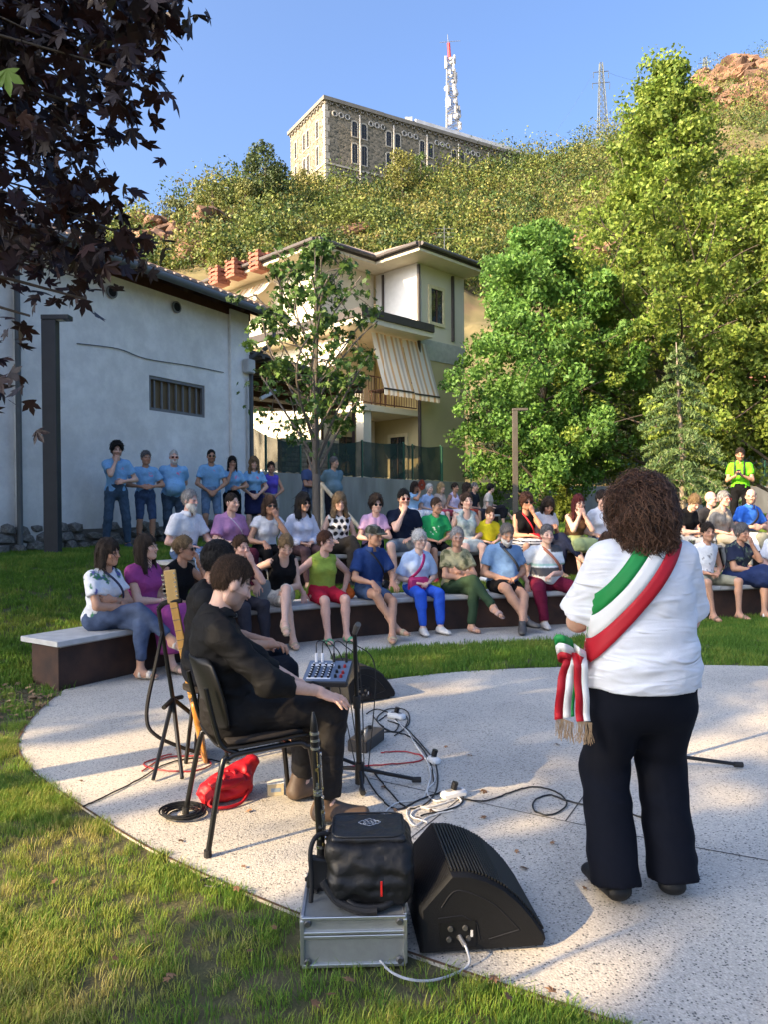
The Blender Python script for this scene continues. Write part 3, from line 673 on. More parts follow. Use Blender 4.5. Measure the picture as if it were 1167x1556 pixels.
rng = np.random.default_rng(44); rockm = mat('red_rock', (.075, .050, .038), .95, col2=(.30, .165, .10), scale=.9, det=9, bump=.8, bscale=2.5)
def rock_me(k):
    bm = bmesh.new(); bmesh.ops.create_icosphere(bm, subdivisions=3, radius=1); P0 = np.array([v.co[:] for v in bm.verts]); d = np.abs(fbm(P0*1.3+k*7, 4)-.47)*1.6+np.floor(P0[:, 2]*3+k)*.04
    for v, q in zip(bm.verts, d): v.co *= .72+q
    me = bpy.data.meshes.new('rock'); bm.to_mesh(me); bm.free(); me.materials.append(rockm); return me
RK = [rock_me(k) for k in range(5)]
def rocks(n_, x0, x1, y0, y1, r0, r1):
    for _ in range(n_):
        px = rng.uniform(x0, x1); yt = rng.uniform(y0, y1); tt = np.linspace(.1, 1.0, 160); pp = hill_pt(np.full(160, px), tt); yy = 766-(pp[:, 2]-CAMH)/pp[:, 1]*FPX; i = int(np.argmin(np.abs(yy-yt))); o = bpy.data.objects.new('rock', RK[rng.integers(5)]); r_ = rng.uniform(r0, r1)
        o.location = pp[i]; o.scale = (r_*rng.uniform(1, 1.9), r_, r_*rng.uniform(.5, .9)); o.rotation_euler = (rng.normal()*.2, rng.normal()*.25, rng.uniform(0, 6.28)); link(o, hill)
rocks(22, 205, 345, 335, 400, 1.2, 3.0); rocks(16, 870, 960, 370, 450, 1.0, 2.4); rocks(30, 1070, 1190, 112, 170, 2.0, 5.0); rocks(14, 380, 760, 330, 400, .8, 1.8)

# ---- stone building on the crest
K0 = Vector((-9.8, 130, 0)); KA = Vector((-.53, .848, 0)).normalized(); KB = Vector((.866, .5, 0)).normalized()
KT, KL, KW = 72.4, 50.0, 14.2; KZ0 = 48
def kp(a, b, z): q = K0+KA*a+KB*b; return Vector((q.x, q.y, z))
fm = mat('rubble_stone', (.17, .14, .10), .95)
n = fm.node_tree.nodes; l = fm.node_tree.links; b = n['Principled BSDF']; tc = n['Texture Coordinate']
vo = n.new('ShaderNodeTexVoronoi'); vo.inputs['Scale'].default_value = 2.0; mp = n.new('ShaderNodeMapping'); mp.inputs['Scale'].default_value = (1, 1, 1.7)
l.new(tc.outputs['Object'], mp.inputs[0]); l.new(mp.outputs[0], vo.inputs['Vector'])
r1 = n.new('ShaderNodeValToRGB'); e = r1.color_ramp.elements; e[0].color = (.075, .075, .055, 1); e[1].color = (.33, .27, .185, 1); sp = n.new('ShaderNodeSeparateColor'); l.new(vo.outputs['Color'], sp.inputs[0]); l.new(sp.outputs[0], r1.inputs[0])
v2 = n.new('ShaderNodeTexVoronoi'); v2.feature = 'DISTANCE_TO_EDGE'; v2.inputs['Scale'].default_value = 2.0; l.new(mp.outputs[0], v2.inputs['Vector'])
mr = n.new('ShaderNodeMapRange'); mr.inputs[1].default_value = .0; mr.inputs[2].default_value = .07; l.new(v2.outputs['Distance'], mr.inputs[0])
mx = n.new('ShaderNodeMix'); mx.data_type = 'RGBA'; mx.inputs[6].default_value = (.27, .225, .16, 1); l.new(mr.outputs[0], mx.inputs[0]); l.new(r1.outputs[0], mx.inputs[7]); l.new(mx.outputs[2], b.inputs['Base Color'])
bp = n.new('ShaderNodeBump'); bp.inputs['Distance'].default_value = .12; bp.inputs['Strength'].default_value = .8; l.new(v2.outputs['Distance'], bp.inputs['Height']); l.new(bp.outputs[0], b.inputs['Normal'])
trim = mat('stone_trim', (.46, .41, .32), .9, scale=1.5); dwin = mat('dark_window', (.025, .025, .026), .3)
ft = thing('stone_building', kp(0, 0, KZ0), 'large old rubble-stone building with arched windows on the hilltop', 'building')
mb = MB(); mb.prism([kp(0,0,0)[:2], kp(0,KL,0)[:2], kp(KW,KL,0)[:2], kp(KW,0,0)[:2]], KZ0, KT-.6); mb.build('wall', fm, ft)
mb = MB(); g = .45; mb.prism([kp(-g,-g,0)[:2], kp(-g,KL+g,0)[:2], kp(KW+g,KL+g,0)[:2], kp(KW+g,-g,0)[:2]], KT-.6, KT+.05); mb.build('cornice', mat('cornice_stone', (.20, .185, .155), .9, scale=1), ft)
def fpt(side, u, z, out): return kp(-out, u, z) if side == 'R' else kp(u, -out, z)
def fdir(side): return (KB, -KA) if side == 'R' else (KA, -KB)
def fwin(side, u, z0, z1, wd, arch=True):
    td, nr = fdir(side); c = fpt(side, u, 0, 0)
    def outline(w2, a, b_): 
        pts = [(-w2, a), (w2, a)]; r = w2*.55 if arch else 0
        pts += [(w2*math.cos(q), b_-r+r*math.sin(q)) for q in np.linspace(0, math.pi, 7)] if arch else [(w2, b_), (-w2, b_)]
        return pts
    mb = MB(); o1 = outline(wd/2+.20, z0-.2, z1+.25); o2 = outline(wd/2, z0, z1); nn_ = len(o1)
    V = [c+td*x+nr*.10+Vector((0,0,z)) for x, z in o1]+[c+td*x+nr*.10+Vector((0,0,z)) for x, z in o2]+[c+td*x-nr*.0+Vector((0,0,z)) for x, z in o1]+[c+td*x+nr*.01+Vector((0,0,z)) for x, z in o2]
    F = []
    for i in range(nn_):
        j = (i+1) % nn_; F += [(i, j, nn_+j, nn_+i), (2*nn_+i, 2*nn_+j, j, i), (nn_+i, nn_+j, 3*nn_+j, 3*nn_+i)]
    mb.add(V, F); f = mb.build('window', trim, ft)
    mb = MB(); mb.add([c+td*x+nr*.02+Vector((0,0,z)) for x, z in o2], [tuple(range(nn_))]); mb.build('pane', dwin, f)
    mb = MB()
    mb.beam(c+nr*.05+Vector((0,0,z0)), c+nr*.05+Vector((0,0,z1-.05)), .07)
    for k in range(1, 4): z = z0+(z1-z0)*k/4; mb.beam(c+td*(-wd/2)+nr*.05+Vector((0,0,z)), c+td*(wd/2)+nr*.05+Vector((0,0,z)), .06)
    mb.build('glazing_bars', mat('bars', (.10, .10, .09), .7), f)
RNGf = random.Random(5)
for k in range(6):
    u = 6.75+7.25*k
    for s in (-.95, .95):
        fwin('R', u+s, 66.9, 69.5, 1.0); fwin('R', u+s, 62.2, 65.6, 1.0); fwin('R', u+s, 56.6, 59.9, 1.0)
    td, nr = fdir('R'); c = fpt('R', u, 0, 0)
    mb = MB(); mb.tube([c+nr*.25+Vector((0,0,55)), c+nr*.25+Vector((0,0,KT-1.6))], .13, 8); mb.build('downpipe', mat('pipe_grey', (.42, .40, .36), .6), ft)
for k in range(7):
    for s in (-1.25, 0, 1.25):
        u = 3.1+7.25*k+s; td, nr = fdir('R'); c = fpt('R', u, 69.9, .02); pts = [c+nr*.06+td*(.44*math.cos(a))+Vector((0,0,.44*math.sin(a))) for a in np.linspace(0, 2*math.pi, 15)]
        mb = MB(); mb.tube(pts, .15, 6); rr_ = mb.build('roundel', mat('roundel_stone', (.36, .34, .30), .9), ft)
        mb = MB(); mb.add([c+nr*.03+td*(.42*math.cos(a))+Vector((0,0,.42*math.sin(a))) for a in np.linspace(0, 2*math.pi, 12)[:-1]], [tuple(range(11))]); mb.build('blind_panel', mat('roundel_dark', (.10, .095, .085), .9), rr_)
for side, L in (('R', KL), ('L', KW)):
    nk = int(L/1.2); td, nr = fdir(side)
    for k in range(nk):
        c = fpt(side, (k+.5)*L/nk, KT-1.15, 0); mb = MB(); pts = [c+nr*.16+td*(.5*math.cos(a))+Vector((0,0,.5*math.sin(a))) for a in np.linspace(0, math.pi, 7)]
        mb.tube(pts, .13, 5); mb.build('arched_corbel', mat('cornice_stone'), ft)
for u, rows in ((2.9, (0, 1, 2)), (6.6, (0, 1)), (8.2, (0, 1)), (11.8, (0, 1, 2))):
    for r_ in rows: z0, z1 = ((66.4, 69.4), (61.6, 64.9), (56.4, 59.4))[r_]; fwin('L', u, z0, z1, .85)
for z in (61.0,):
    for side, L in (('R', 22), ('L', KW)):
        td, nr = fdir(side); a = fpt(side, -.1, z, 0); mb = MB(); mb.beam(a+nr*.08, a+nr*.08+td*(L+.1), .18, .35); mb.build('string_course', trim, ft)
for k in range(18):                                          # corner quoins
    z = 51+k*1.2; mb = MB(); c = kp(.0, .0, z); mb.prism([kp(-.06,-.06,0)[:2], kp(-.06,.55+.3*(k % 2),0)[:2], kp(.5,.55+.3*(k % 2),0)[:2], kp(.85-.3*(k % 2),-.06,0)[:2]], z, z+1.1); mb.build('quoin', trim, ft)
mb = MB(); mb.prism([kp(1.5,20,0)[:2], kp(1.5,47,0)[:2], kp(9,47,0)[:2], kp(9,20,0)[:2]], KT, KT+1.9); mb.build('roof_house', mat('pale_metal', (.62, .62, .60), .5, scale=.8), ft)
mb = MB(); mb.box(kp(2.5, 19, KT+1.0), (1.4, 1.4, 2.2)); mb.build('roof_cabinet', mat('cab', (.3, .32, .33), .5), ft)
# lattice towers
def lattice(name, label, cat, px, ytop, ybot, d, wb_, wt_, cols, n_=14, arms=(), rr=.10):
    pt, pb = P(px[0], ytop, d), P(px[1], ybot, d); t = thing(name, pb, label, cat); H = pt.z-pb.z
    def corner(k, s): c = pb.lerp(pt, s); w2 = (wb_+(wt_-wb_)*s)/2; a = [( -1,-1),(1,-1),(1,1),(-1,1)][k]; return c+Vector((a[0]*w2, a[1]*w2, 0))
    for k in range(4): mb = MB(); mb.tube([corner(k, 0), corner(k, 1)], rr, 5); mb.build('leg', cols, t)
    mb = MB()
    for i in range(n_):
        s0, s1 = i/n_, (i+1)/n_
        for k in range(4): mb.tube([corner(k, s0), corner((k+1) % 4, s1)], rr*.6, 4); mb.tube([corner((k+1) % 4, s0), corner(k, s1)], rr*.6, 4); mb.tube([corner(k, s1), corner((k+1) % 4, s1)], rr*.6, 4)
    mb.build('lattice_bracing', cols, t)
    return t, pb, pt
galv = mat('galvanised', (.22, .225, .23), .5, metal=.3)
t, pb, pt = lattice('telecom_mast', 'tall lattice telecom mast with white dishes and red top', 'mast', (684, 689), 90, 200, 152, 2.6, 1.1, galv, 16)
wht = mat('antenna_white', (.52, .52, .52), .4); redm = mat('antenna_red', (.55, .04, .04), .5)
mb = MB(); mb.tube([pt, pt+Vector((-.2, 0, 3.2))], .32, 8); mb.build('top_aerial', redm, t)
mb = MB(); mb.tube([pt+Vector((-2,0,3.4)), pt+Vector((2.2,0,3.7))], .05, 5); mb.tube([pt+Vector((-.2,0,3)), pt+Vector((-.4,0,5))], .05, 5); mb.build('whip_aerial', galv, t)
for i in range(46):
    s = RNGf.uniform(.02, .98); c = pb.lerp(pt, s); w2 = (2.6+(1.1-2.6)*s)/2+.35; a = RNGf.uniform(-2.6, -.4); q = c+Vector((math.cos(a)*w2, math.sin(a)*w2, 0)); o_ = Vector((math.cos(a), math.sin(a), 0))
    mb = MB()
    if RNGf.random() < .45: mb.tube([q, q+o_*.12, q+o_*.4], [.5, .55, .25] if s < .6 else [.3, .34, .2], 10); mb.build('dish', wht, t)
    else: mb.box(q+o_*.2, (.35, .3, RNGf.uniform(.9, 1.9))); mb.build('panel_antenna', wht if RNGf.random() < .7 else galv, t)
pyc = mat('pylon_grey', (.10, .12, .12), .5, metal=.2)
t, pb, pt = lattice('power_pylon', 'grey lattice power pylon standing on the ridge', 'pylon', (914, 918), 96, 236, 195, 2.9, .7, pyc, 13, rr=.09)
for z, L in ((-.10, 2.0), (-.22, 2.3)):
    c = pt+Vector((0, 0, z*(pt.z-pb.z))); mb = MB(); mb.beam(c+Vector((-L,0,0)), c+Vector((L,0,.35)), .16); mb.build('cross_arm', pyc, t)
    for s in (-1, 1): mb = MB(); mb.tube([c+Vector((s*L,0,0)), c+Vector((s*L*.95,0,-1.5))], .09, 5); mb.build('insulator', pyc, t)
t, pb2, pt2 = lattice('power_pylon', 'distant thin pylon beside the rocky summit', 'pylon', (1072, 1074), 88, 150, 262, 2.6, .8, pyc, 9, rr=.10)
c = pt2+Vector((0,0,-2)); mb = MB(); mb.beam(c+Vector((-2.5,0,0)), c+Vector((2.5,0,.3)), .16); mb.build('cross_arm', pyc, t)
def cable(name, label, a, b, sag, r):
    pts = [a.lerp(b, s)+Vector((0,0,-sag*4*s*(1-s))) for s in np.linspace(0, 1, 16)]; mb = MB(); mb.tube(pts, r, 4); return tag(mb.build(name, pyc, loc=a), label, 'cable')
cable('power_line', 'thin power line running down from the ridge pylon toward the stone building', pt+Vector((-2, 0, -2.5)), P(790, 262, 172), 2, .02)
cable('power_line', 'thin power line from the ridge pylon to the distant pylon', pt+Vector((2, 0, -2.5)), pt2+Vector((-2, 0, -2)), 4, .025)
t = thing('ridge_pole', P(961, 205, 190), 'thin white pole on the ridge beside the pylon', 'pole'); mb = MB(); a = P(961, 186, 190); mb.tube([P(961, 225, 190), a], .12, 6); mb.build('pole', wht, t); mb = MB(); mb.box(a, (.7, .4, .5)); mb.build('pole_head', wht, t)
# concrete road gallery on the right slope
rg = thing('road_viaduct', P(1080, 225, 170), 'pale concrete road viaduct with railing high on the slope', 'viaduct')
a, b = P(985, 218, 178), P(1230, 196, 160); cm = mat('viaduct_concrete', (.42, .38, .33), .9, scale=.6)
mb = MB(); mb.beam(a, b, 4, 1.1); mb.build('deck', cm, rg); 
for k in range(8): q = a.lerp(b, k/7); mb = MB(); mb.beam(q+Vector((0,0,-.5)), q+Vector((0,0,-7)), 1.0, 1.4); mb.build('pier', cm, rg)
mb = MB(); mb.beam(a+Vector((0,1.2,-3.4)), b+Vector((0,1.2,-3.4)), .6, 5.4); mb.build('back_wall', mat('viaduct_wall', (.30, .25, .20), .9, scale=.4), rg)
for k in range(26): q = a.lerp(b, k/25)+Vector((0,-1.8,0)); mb = MB(); mb.beam(q+Vector((0,0,.5)), q+Vector((0,0,1.5)), .1); mb.build('rail_post', galv, rg)
mb = MB(); mb.beam(a+Vector((0,-1.8,1.45)), b+Vector((0,-1.8,1.45)), .1); mb.build('rail', galv, rg)

# ================================================================ foliage tools
def leaf_quads(C, size, rng, droop=.0, aspect=.62, bend=.25, nrm=None):
    """C (n,3) centres -> folded diamond leaves (4 verts, 2 tris)"""
    n = len(C); d = rng.normal(size=(n, 3)); d[:, 2] -= droop; d /= np.linalg.norm(d, axis=1, keepdims=True)
    u = rng.normal(size=(n, 3)) if nrm is None else nrm+rng.normal(size=(n, 3))*.6
    sd = np.cross(d, u); sd /= np.linalg.norm(sd, axis=1, keepdims=True)+1e-9; up = np.cross(sd, d)
    s = size*(.7+.6*rng.random((n, 1))); d = d*s; sd = sd*s*aspect*.5; up = up*s*bend
    V = np.stack([C-d*.5, C+sd+up*.4, C+d*.5, C-sd+up*.4], 1).reshape(-1, 3)
    k = np.arange(n)[:, None]*4; F = np.concatenate([k+np.array([[0, 1, 2]]), k+np.array([[0, 2, 3]])], 0)
    return V, F
def leafmat(name, trans=.35, rough=.55, spec=.3): return mat(name, attr='Col', var=.0, rough=rough, trans=trans, spec=spec)
def clump_cloud(rng, n, centers, radii, fill=.5):
    """points spread through many ellipsoidal clumps, denser at their skins"""
    i = rng.integers(0, len(centers), n); d = rng.normal(size=(n, 3)); d /= np.linalg.norm(d, axis=1, keepdims=True)
    r = (1-fill*rng.random(n))[:, None]
    return centers[i]+d*r*radii[i], i, d
# hillside scrub
rng = np.random.default_rng(5)
Ns = 2500; spx = rng.uniform(150, 1230, Ns); cy_, cd_ = crest(spx); yw = cy_+(rng.random(Ns)**1.1)*(455-cy_)
tt_ = np.linspace(0, 1.03, 80); ct_ = 44+(cd_[:, None]-44)*tt_; zt_ = 2.2+((CAMH+(766-cy_)*cd_/FPX)[:, None]-2.2)*tt_**1.06
yy_ = 766-(zt_-CAMH)/ct_*FPX; st_ = tt_[np.argmin(np.abs(yy_-yw[:, None]), 1)]+rng.uniform(-.01, .01, Ns)
pos = hill_pt(spx, st_); bare = fbm(pos*np.array([.055, .045, .08])+3.3, 4)
img_y = 766-(pos[:, 2]-CAMH)/pos[:, 1]*FPX
keep = (bare < .72)
def bareat(x0, y0, rx, ry, p):                               # rock faces the photograph leaves open
    global keep
    keep &= ~((((spx-x0)/rx)**2+((img_y-y0)/ry)**2 < 1) & (rng.random(Ns) < p))
bareat(255, 372, 45, 32, .92); bareat(300, 345, 60, 22, .8); bareat(905, 400, 50, 50, .8); bareat(1120, 130, 90, 36, .62); bareat(1080, 235, 90, 25, .6); bareat(330, 330, 60, 12, .7)
pos = pos[keep]; spx = spx[keep]; Nk = len(pos)
infort = (pos[:, 0] > -40)
rad = rng.uniform(1.1, 2.9, Nk)**1.1*np.clip(pos[:, 1]/110, .45, 1.5)
ncl = 3; cc = np.repeat(pos, ncl, 0)+rng.normal(size=(Nk*ncl, 3))*np.repeat(rad, ncl)[:, None]*np.array([.45, .45, .28]); cc[:, 2] += np.repeat(rad, ncl)*.75
cr_ = np.repeat(rad, ncl)[:, None]*np.array([.72, .72, .66])
LV, ci, dn = clump_cloud(rng, Nk*ncl*36, cc, cr_, .30)
V, F = leaf_quads(LV, (.33*np.clip(np.repeat(rad, ncl)[ci]/1.6, .5, 1.4))[:, None], rng, nrm=dn)
tone = rng.random(Nk)[ci//ncl]; lv = rng.random(len(LV))
c1, c2, c3 = np.array([.15, .185, .038]), np.array([.055, .095, .024]), np.array([.22, .21, .055])
colr = np.where(tone[:, None] < .38, c1, np.where(tone[:, None] < .74, c2, c3))*(.6+.7*lv[:, None])*(.7+.6*rng.random(Nk*ncl))[ci][:, None]
o = mesh_np('hillside_scrub', V, F, leafmat('scrub_leaf', .25), col=np.repeat(colr, 4, 0)); tag(o, 'dense yellow-green scrub covering the steep hillside', 'scrub', kind='stuff')
# single trees one can tell apart on the skyline and in front of the stone building
bark = mat('bark', (.09, .07, .05), .95, scale=8, stretch=(3, 3, .6), bump=.8, bscale=14)
def hill_tree(px, ytop, ybot, d, wpx, col, label, n=900, conic=0, leaf=.40, seed=1, name='hill_tree'):
    rng = np.random.default_rng(seed); b = P(px, ybot, d); tz = P(px, ytop, d).z; H = tz-b.z; Wd = wpx/FPX*d/2
    t = thing(name, b, label, 'tree', None); mb = MB(); mb.tube([b+Vector((0,0,-1)), b+Vector((.1,0,H*.5)), b+Vector((0,0,H*.85))], [.28, .2, .06], 7); mb.build('trunk', bark, t)
    k = 34; h = rng.random(k); rr = Wd*np.where(conic, 1.05-h*.85, np.sqrt(np.clip(1-(h*1.7-.75)**2, .1, 1))); a = rng.uniform(0, 6.28, k)
    C = np.stack([b.x+np.cos(a)*rr*.62, b.y+np.sin(a)*rr*.62, b.z+H*(.14+.78*h)], -1); Rr = np.stack([rr*.42, rr*.42, np.full(k, H*.13)], -1)
    LV, ci, dn = clump_cloud(rng, n, C, Rr, .5); V, F = leaf_quads(LV, leaf, rng, nrm=dn)
    cl = np.array(col)*(.6+.8*rng.random((len(LV), 1)))*(.8+.4*rng.random(k))[ci][:, None]
    mesh_np('crown', V, F, leafmat('scrub_leaf'), t, col=np.repeat(cl, 4, 0)); return t
hill_tree(402, 218, 318, 112, 78, (.075, .105, .035), 'large dark green tree on the ridge left of the stone building', 3600, 0, .45, 2)
hill_tree(268, 300, 342, 106, 54, (.17, .19, .075), 'round pale green bush on the left end of the ridge', 1500, 0, .35, 3, 'hill_bush')
hill_tree(322, 279, 330, 108, 60, (.16, .19, .05), 'round bright green bush between the pale bush and the dark ridge tree', 1700, 0, .35, 4, 'hill_bush')
hill_tree(372, 272, 325, 107, 40, (.20, .21, .06), 'light olive bush at the foot of the dark ridge tree', 1100, 0, .35, 14, 'hill_bush')
hill_tree(612, 226, 292, 128, 60, (.20, .20, .05), 'yellow-green tree in front of the stone building facade', 1900, 0, .4, 5)
hill_tree(640, 232, 285, 133, 34, (.10, .15, .04), 'small darker green tree beside the yellow-green tree at the stone facade', 800, 0, .4, 6)
hill_tree(466, 258, 318, 124, 60, (.21, .20, .06), 'pale yellow bush below the corner of the stone building', 1500, 0, .4, 7, 'hill_bush')
hill_tree(512, 268, 330, 122, 64, (.19, .20, .05), 'yellow-green bush below the long stone facade near the corner', 1500, 0, .4, 8, 'hill_bush')
hill_tree(740, 262, 320, 140, 80, (.20, .20, .05), 'wide yellow-green tree below the middle of the stone facade', 2000, 0, .45, 9)
hill_tree(808, 236, 300, 146, 70, (.14, .17, .05), 'olive green tree at the right end of the stone building', 1800, 0, .45, 10)
hill_tree(884, 218, 268, 160, 60, (.17, .18, .05), 'rounded olive tree on the ridge left of the power pylon', 1700, 0, .45, 11)
hill_tree(940, 210, 262, 165, 52, (.13, .16, .05), 'darker green tree at the foot of the power pylon', 1500, 0, .45, 12)
hill_tree(985, 196, 262, 168, 56, (.15, .17, .05), 'green tree on the ridge right of the power pylon', 1600, 0, .45, 13)
# ================================================================ park trees
def star_leaf(C, size, rng, nrm=None, lobes=5, droop=.6, depth=.45):
    """lobed flat leaves: fan of 2*lobes+1 points round a stalk"""
    n = len(C); N = rng.normal(size=(n, 3))*.7 if nrm is None else nrm+rng.normal(size=(n, 3))*.55
    N[:, 2] += .35; N /= np.linalg.norm(N, axis=1, keepdims=True)
    d = rng.normal(size=(n, 3)); d[:, 2] -= droop; d -= N*(d*N).sum(1, keepdims=True); d /= np.linalg.norm(d, axis=1, keepdims=True)+1e-9
    s = np.cross(N, d); sz = (size*(.7+.6*rng.random(n)))[:, None]
    ang = []; rad = []
    for k in range(lobes):
        a = (k-(lobes-1)/2)*(4.6/lobes); ln = (1.0, .92, .62, .5)[int(abs(k-(lobes-1)/2))] if lobes == 5 else 1
        ang += [a-.36/1, a, a+.36]; rad += [ln*.62, ln, ln*.62]
        if k < lobes-1: ang.append(a+2.3/lobes); rad.append(.38 if lobes == 5 else depth)
    ang, rad = np.array(ang), np.array(rad); m = len(ang)
    P_ = C[:, None, :]+sz[:, :, None]*(d[:, None, :]*(np.cos(ang)*rad)[None, :, None]+s[:, None, :]*(np.sin(ang)*rad)[None, :, None])*.5
    P_ = P_-N[:, None, :]*sz[:, :, None]*(.12*(rad**2))[None, :, None]*rng.uniform(.2, 1.6, (n, 1, 1))
    base = (C-d*sz*.12)[:, None, :]
    V = np.concatenate([base, P_], 1).reshape(-1, 3); k = (np.arange(n)*(m+1))[:, None]
    F = np.concatenate([k+np.array([[0, i+1, i+2]]) for i in range(m-1)], 0)
    return V, F, m+1
def limb(mb, a, b, r0, r1, rng, bend=.12, n=7):
    a, b = Vector(a), Vector(b); L = (b-a).length; mid = (a+b)/2+Vector(rng.normal(size=3)*L*bend); mid.z += L*.05
    pts = [((1-s)**2)*a+2*s*(1-s)*mid+s*s*b for s in np.linspace(0, 1, n)]
    mb.tube(pts, list(np.linspace(r0, r1, n)), 6); return pts
def tree(name, label, base, H, crown0, radf, n_limb, n_leaf, leaf, cols, seed, trunk_r=.14, group=None, clump=.55, lf='quad', droop=.3, lean=(0, 0), mname='leaf_green', trans=.4, up=.25, brk=None, fill=.55):
    """radf(h 0..1)->crown radius; limbs carry leaf clumps"""
    rng = np.random.default_rng(seed); base = Vector(base); t = thing(name, base, label, 'tree', group); brk = brk or bark
    top = base+Vector((lean[0], lean[1], H)); mb = MB(); tp = [base.lerp(top, s)+Vector((math.sin(s*4+seed)*.05, math.cos(s*3+seed)*.05, 0))*H*.15*s for s in np.linspace(0, .97, 9)]
    tp[0].z -= .15; mb.tube(tp, [trunk_r*(1.25 if i == 0 else 1)*(1-i/9.5)+.01 for i in range(9)], 10); mb.build('trunk', brk, t, smooth=True)
    C = []; Rr = []; mb = MB()
    for i in range(n_limb):
        h = (i+.5)/n_limb; h = min(.985, max(.0, h+rng.uniform(-.5, .5)/n_limb)); z = crown0+(1-crown0)*h; a = i*2.4+rng.uniform(-.5, .5); rr = radf(h)*rng.uniform(.72, 1.06)
        s = max(.03, z-.10*(1-h)-up*rr/H*.6); p0 = base.lerp(top, min(.96, s)); p1 = base.lerp(top, z)+Vector((math.cos(a)*rr, math.sin(a)*rr, up*rr*.4))
        pts = limb(mb, p0, p1, trunk_r*.38*(1-.7*h), .012, rng); k = max(3, int(rr/.55)+2)
        for j in range(k):
            f = .25+.75*(j+rng.random())/k; q = p0.lerp(p1, f); cl = clump*(.7+.6*rng.random())*(1.1-.35*f)
            C.append(np.array(q)+rng.normal(size=3)*cl*.45); Rr.append((cl, cl, cl*.72))
        for j in range(3):
            q = pts[3+j]; e = q+Vector(rng.normal(size=3))*rr*.25; limb(mb, q, e, trunk_r*.12, .006, rng, n=4); C.append(np.array(e)); Rr.append((clump*.6,)*2+(clump*.45,))
    mb.build('branches', brk, t, smooth=True)
    C = np.array(C); Rr = np.array(Rr); LV, ci, dn = clump_cloud(rng, n_leaf, C, Rr, fill)
    ct = .78+.44*rng.random(len(C)); col = np.array(cols[0])+(np.array(cols[1])-np.array(cols[0]))*rng.random((len(LV), 1)); col = col*ct[ci][:, None]
    if lf == 'quad': V, F = leaf_quads(LV, leaf, rng, droop=droop, nrm=dn); k = 4
    else: V, F, k = star_leaf(LV, np.full(len(LV), leaf), rng, nrm=dn, droop=droop)
    cr = mesh_np('crown', V, F, leafmat(mname, trans), t, col=np.repeat(col, k, 0)); return t
def cone(r0, p=1.0, low=.75): return lambda h: r0*(low+(1-low)*min(1, h*5))*(1-h)**p+.12
b1 = X(826, 26, TIER2)
tree('sweetgum_tree', 'mid-green sweetgum tree with dense crown in front of the yellow house', b1, 10.3, .16, lambda h: 3.2*(.80+.20*min(1, h*4))*(1-h**2.6)**.62*(1-.10*math.sin(h*14))+.15, 50, 54000, .155, ((.08, .18, .035), (.18, .32, .06)), 24, .16, None, .62)
b2 = X(1018, 27, TIER2)
tree('sweetgum_tree', 'tallest yellow-green sweetgum tree rising behind the cedar', b2, 16.6, .14, lambda h: 6.3*(.74+.26*min(1, h*4))*(1-h)**.80+.15, 90, 84000, .16, ((.11, .19, .025), (.28, .34, .06)), 22, .20, None, .66)
b3 = X(1190, 25, TIER2)
tree('sweetgum_tree', 'yellow-green sweetgum tree behind the man in the lime green shirt', b3, 12.5, .17, lambda h: 3.3*(.8+.2*min(1, h*4))*(1-h)**.7+.15, 44, 40000, .165, ((.11, .18, .03), (.27, .32, .06)), 23, .18, None, .62)
# dark trees and houses beyond the wall
def darktree(px, d, H, R_, seed, col, label):
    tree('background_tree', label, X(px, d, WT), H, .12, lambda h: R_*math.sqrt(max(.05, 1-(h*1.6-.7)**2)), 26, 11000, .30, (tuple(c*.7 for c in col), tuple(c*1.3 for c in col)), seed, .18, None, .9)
darktree(950, 44, 8.5, 4.2, 31, (.030, .045, .016), 'dark tree beyond the wall between the two sweetgums')
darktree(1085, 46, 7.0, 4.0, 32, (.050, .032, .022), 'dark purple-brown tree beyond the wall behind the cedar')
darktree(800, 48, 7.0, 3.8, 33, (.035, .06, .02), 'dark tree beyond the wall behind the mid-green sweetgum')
# young maple with stakes
b4 = X(481, 12.6, TIER2)
mt = mat('young_bark', (.14, .12, .10), .9, scale=14, stretch=(3, 3, .5), bump=.4, bscale=30)
tree('young_maple', 'young staked maple with a sparse dark green crown', b4, 5.0, .42, lambda h: 1.28*math.sqrt(max(.06, 1-(h*1.75-.72)**2)), 30, 2700, .15, ((.045, .10, .022), (.11, .19, .035)), 41, .075, None, .36, 'star', .8, mname='maple_leaf', trans=.25, up=1.1, brk=mt, fill=.9)
stk = mat('stake_wood', (.48, .40, .28), .8, scale=10, stretch=(3, 3, .3))
t = thing('tree_stake', b4+Vector((.10, -.12, 0)), 'upright pale wooden stake tied to the young maple', 'stake', None); mb = MB(); mb.tube([b4+Vector((.10,-.12,-.1)), P(489, 733, 12.5)], .034, 10); mb.build('pole', stk, t, smooth=True)
t = thing('tree_stake', P(556, 838, 12.3), 'slanting pale wooden stake propping the young maple', 'stake', None); mb = MB(); mb.tube([P(489, 737, 12.4), P(560, 818, 12.2)], .034, 10); mb.build('pole', stk, t, smooth=True)
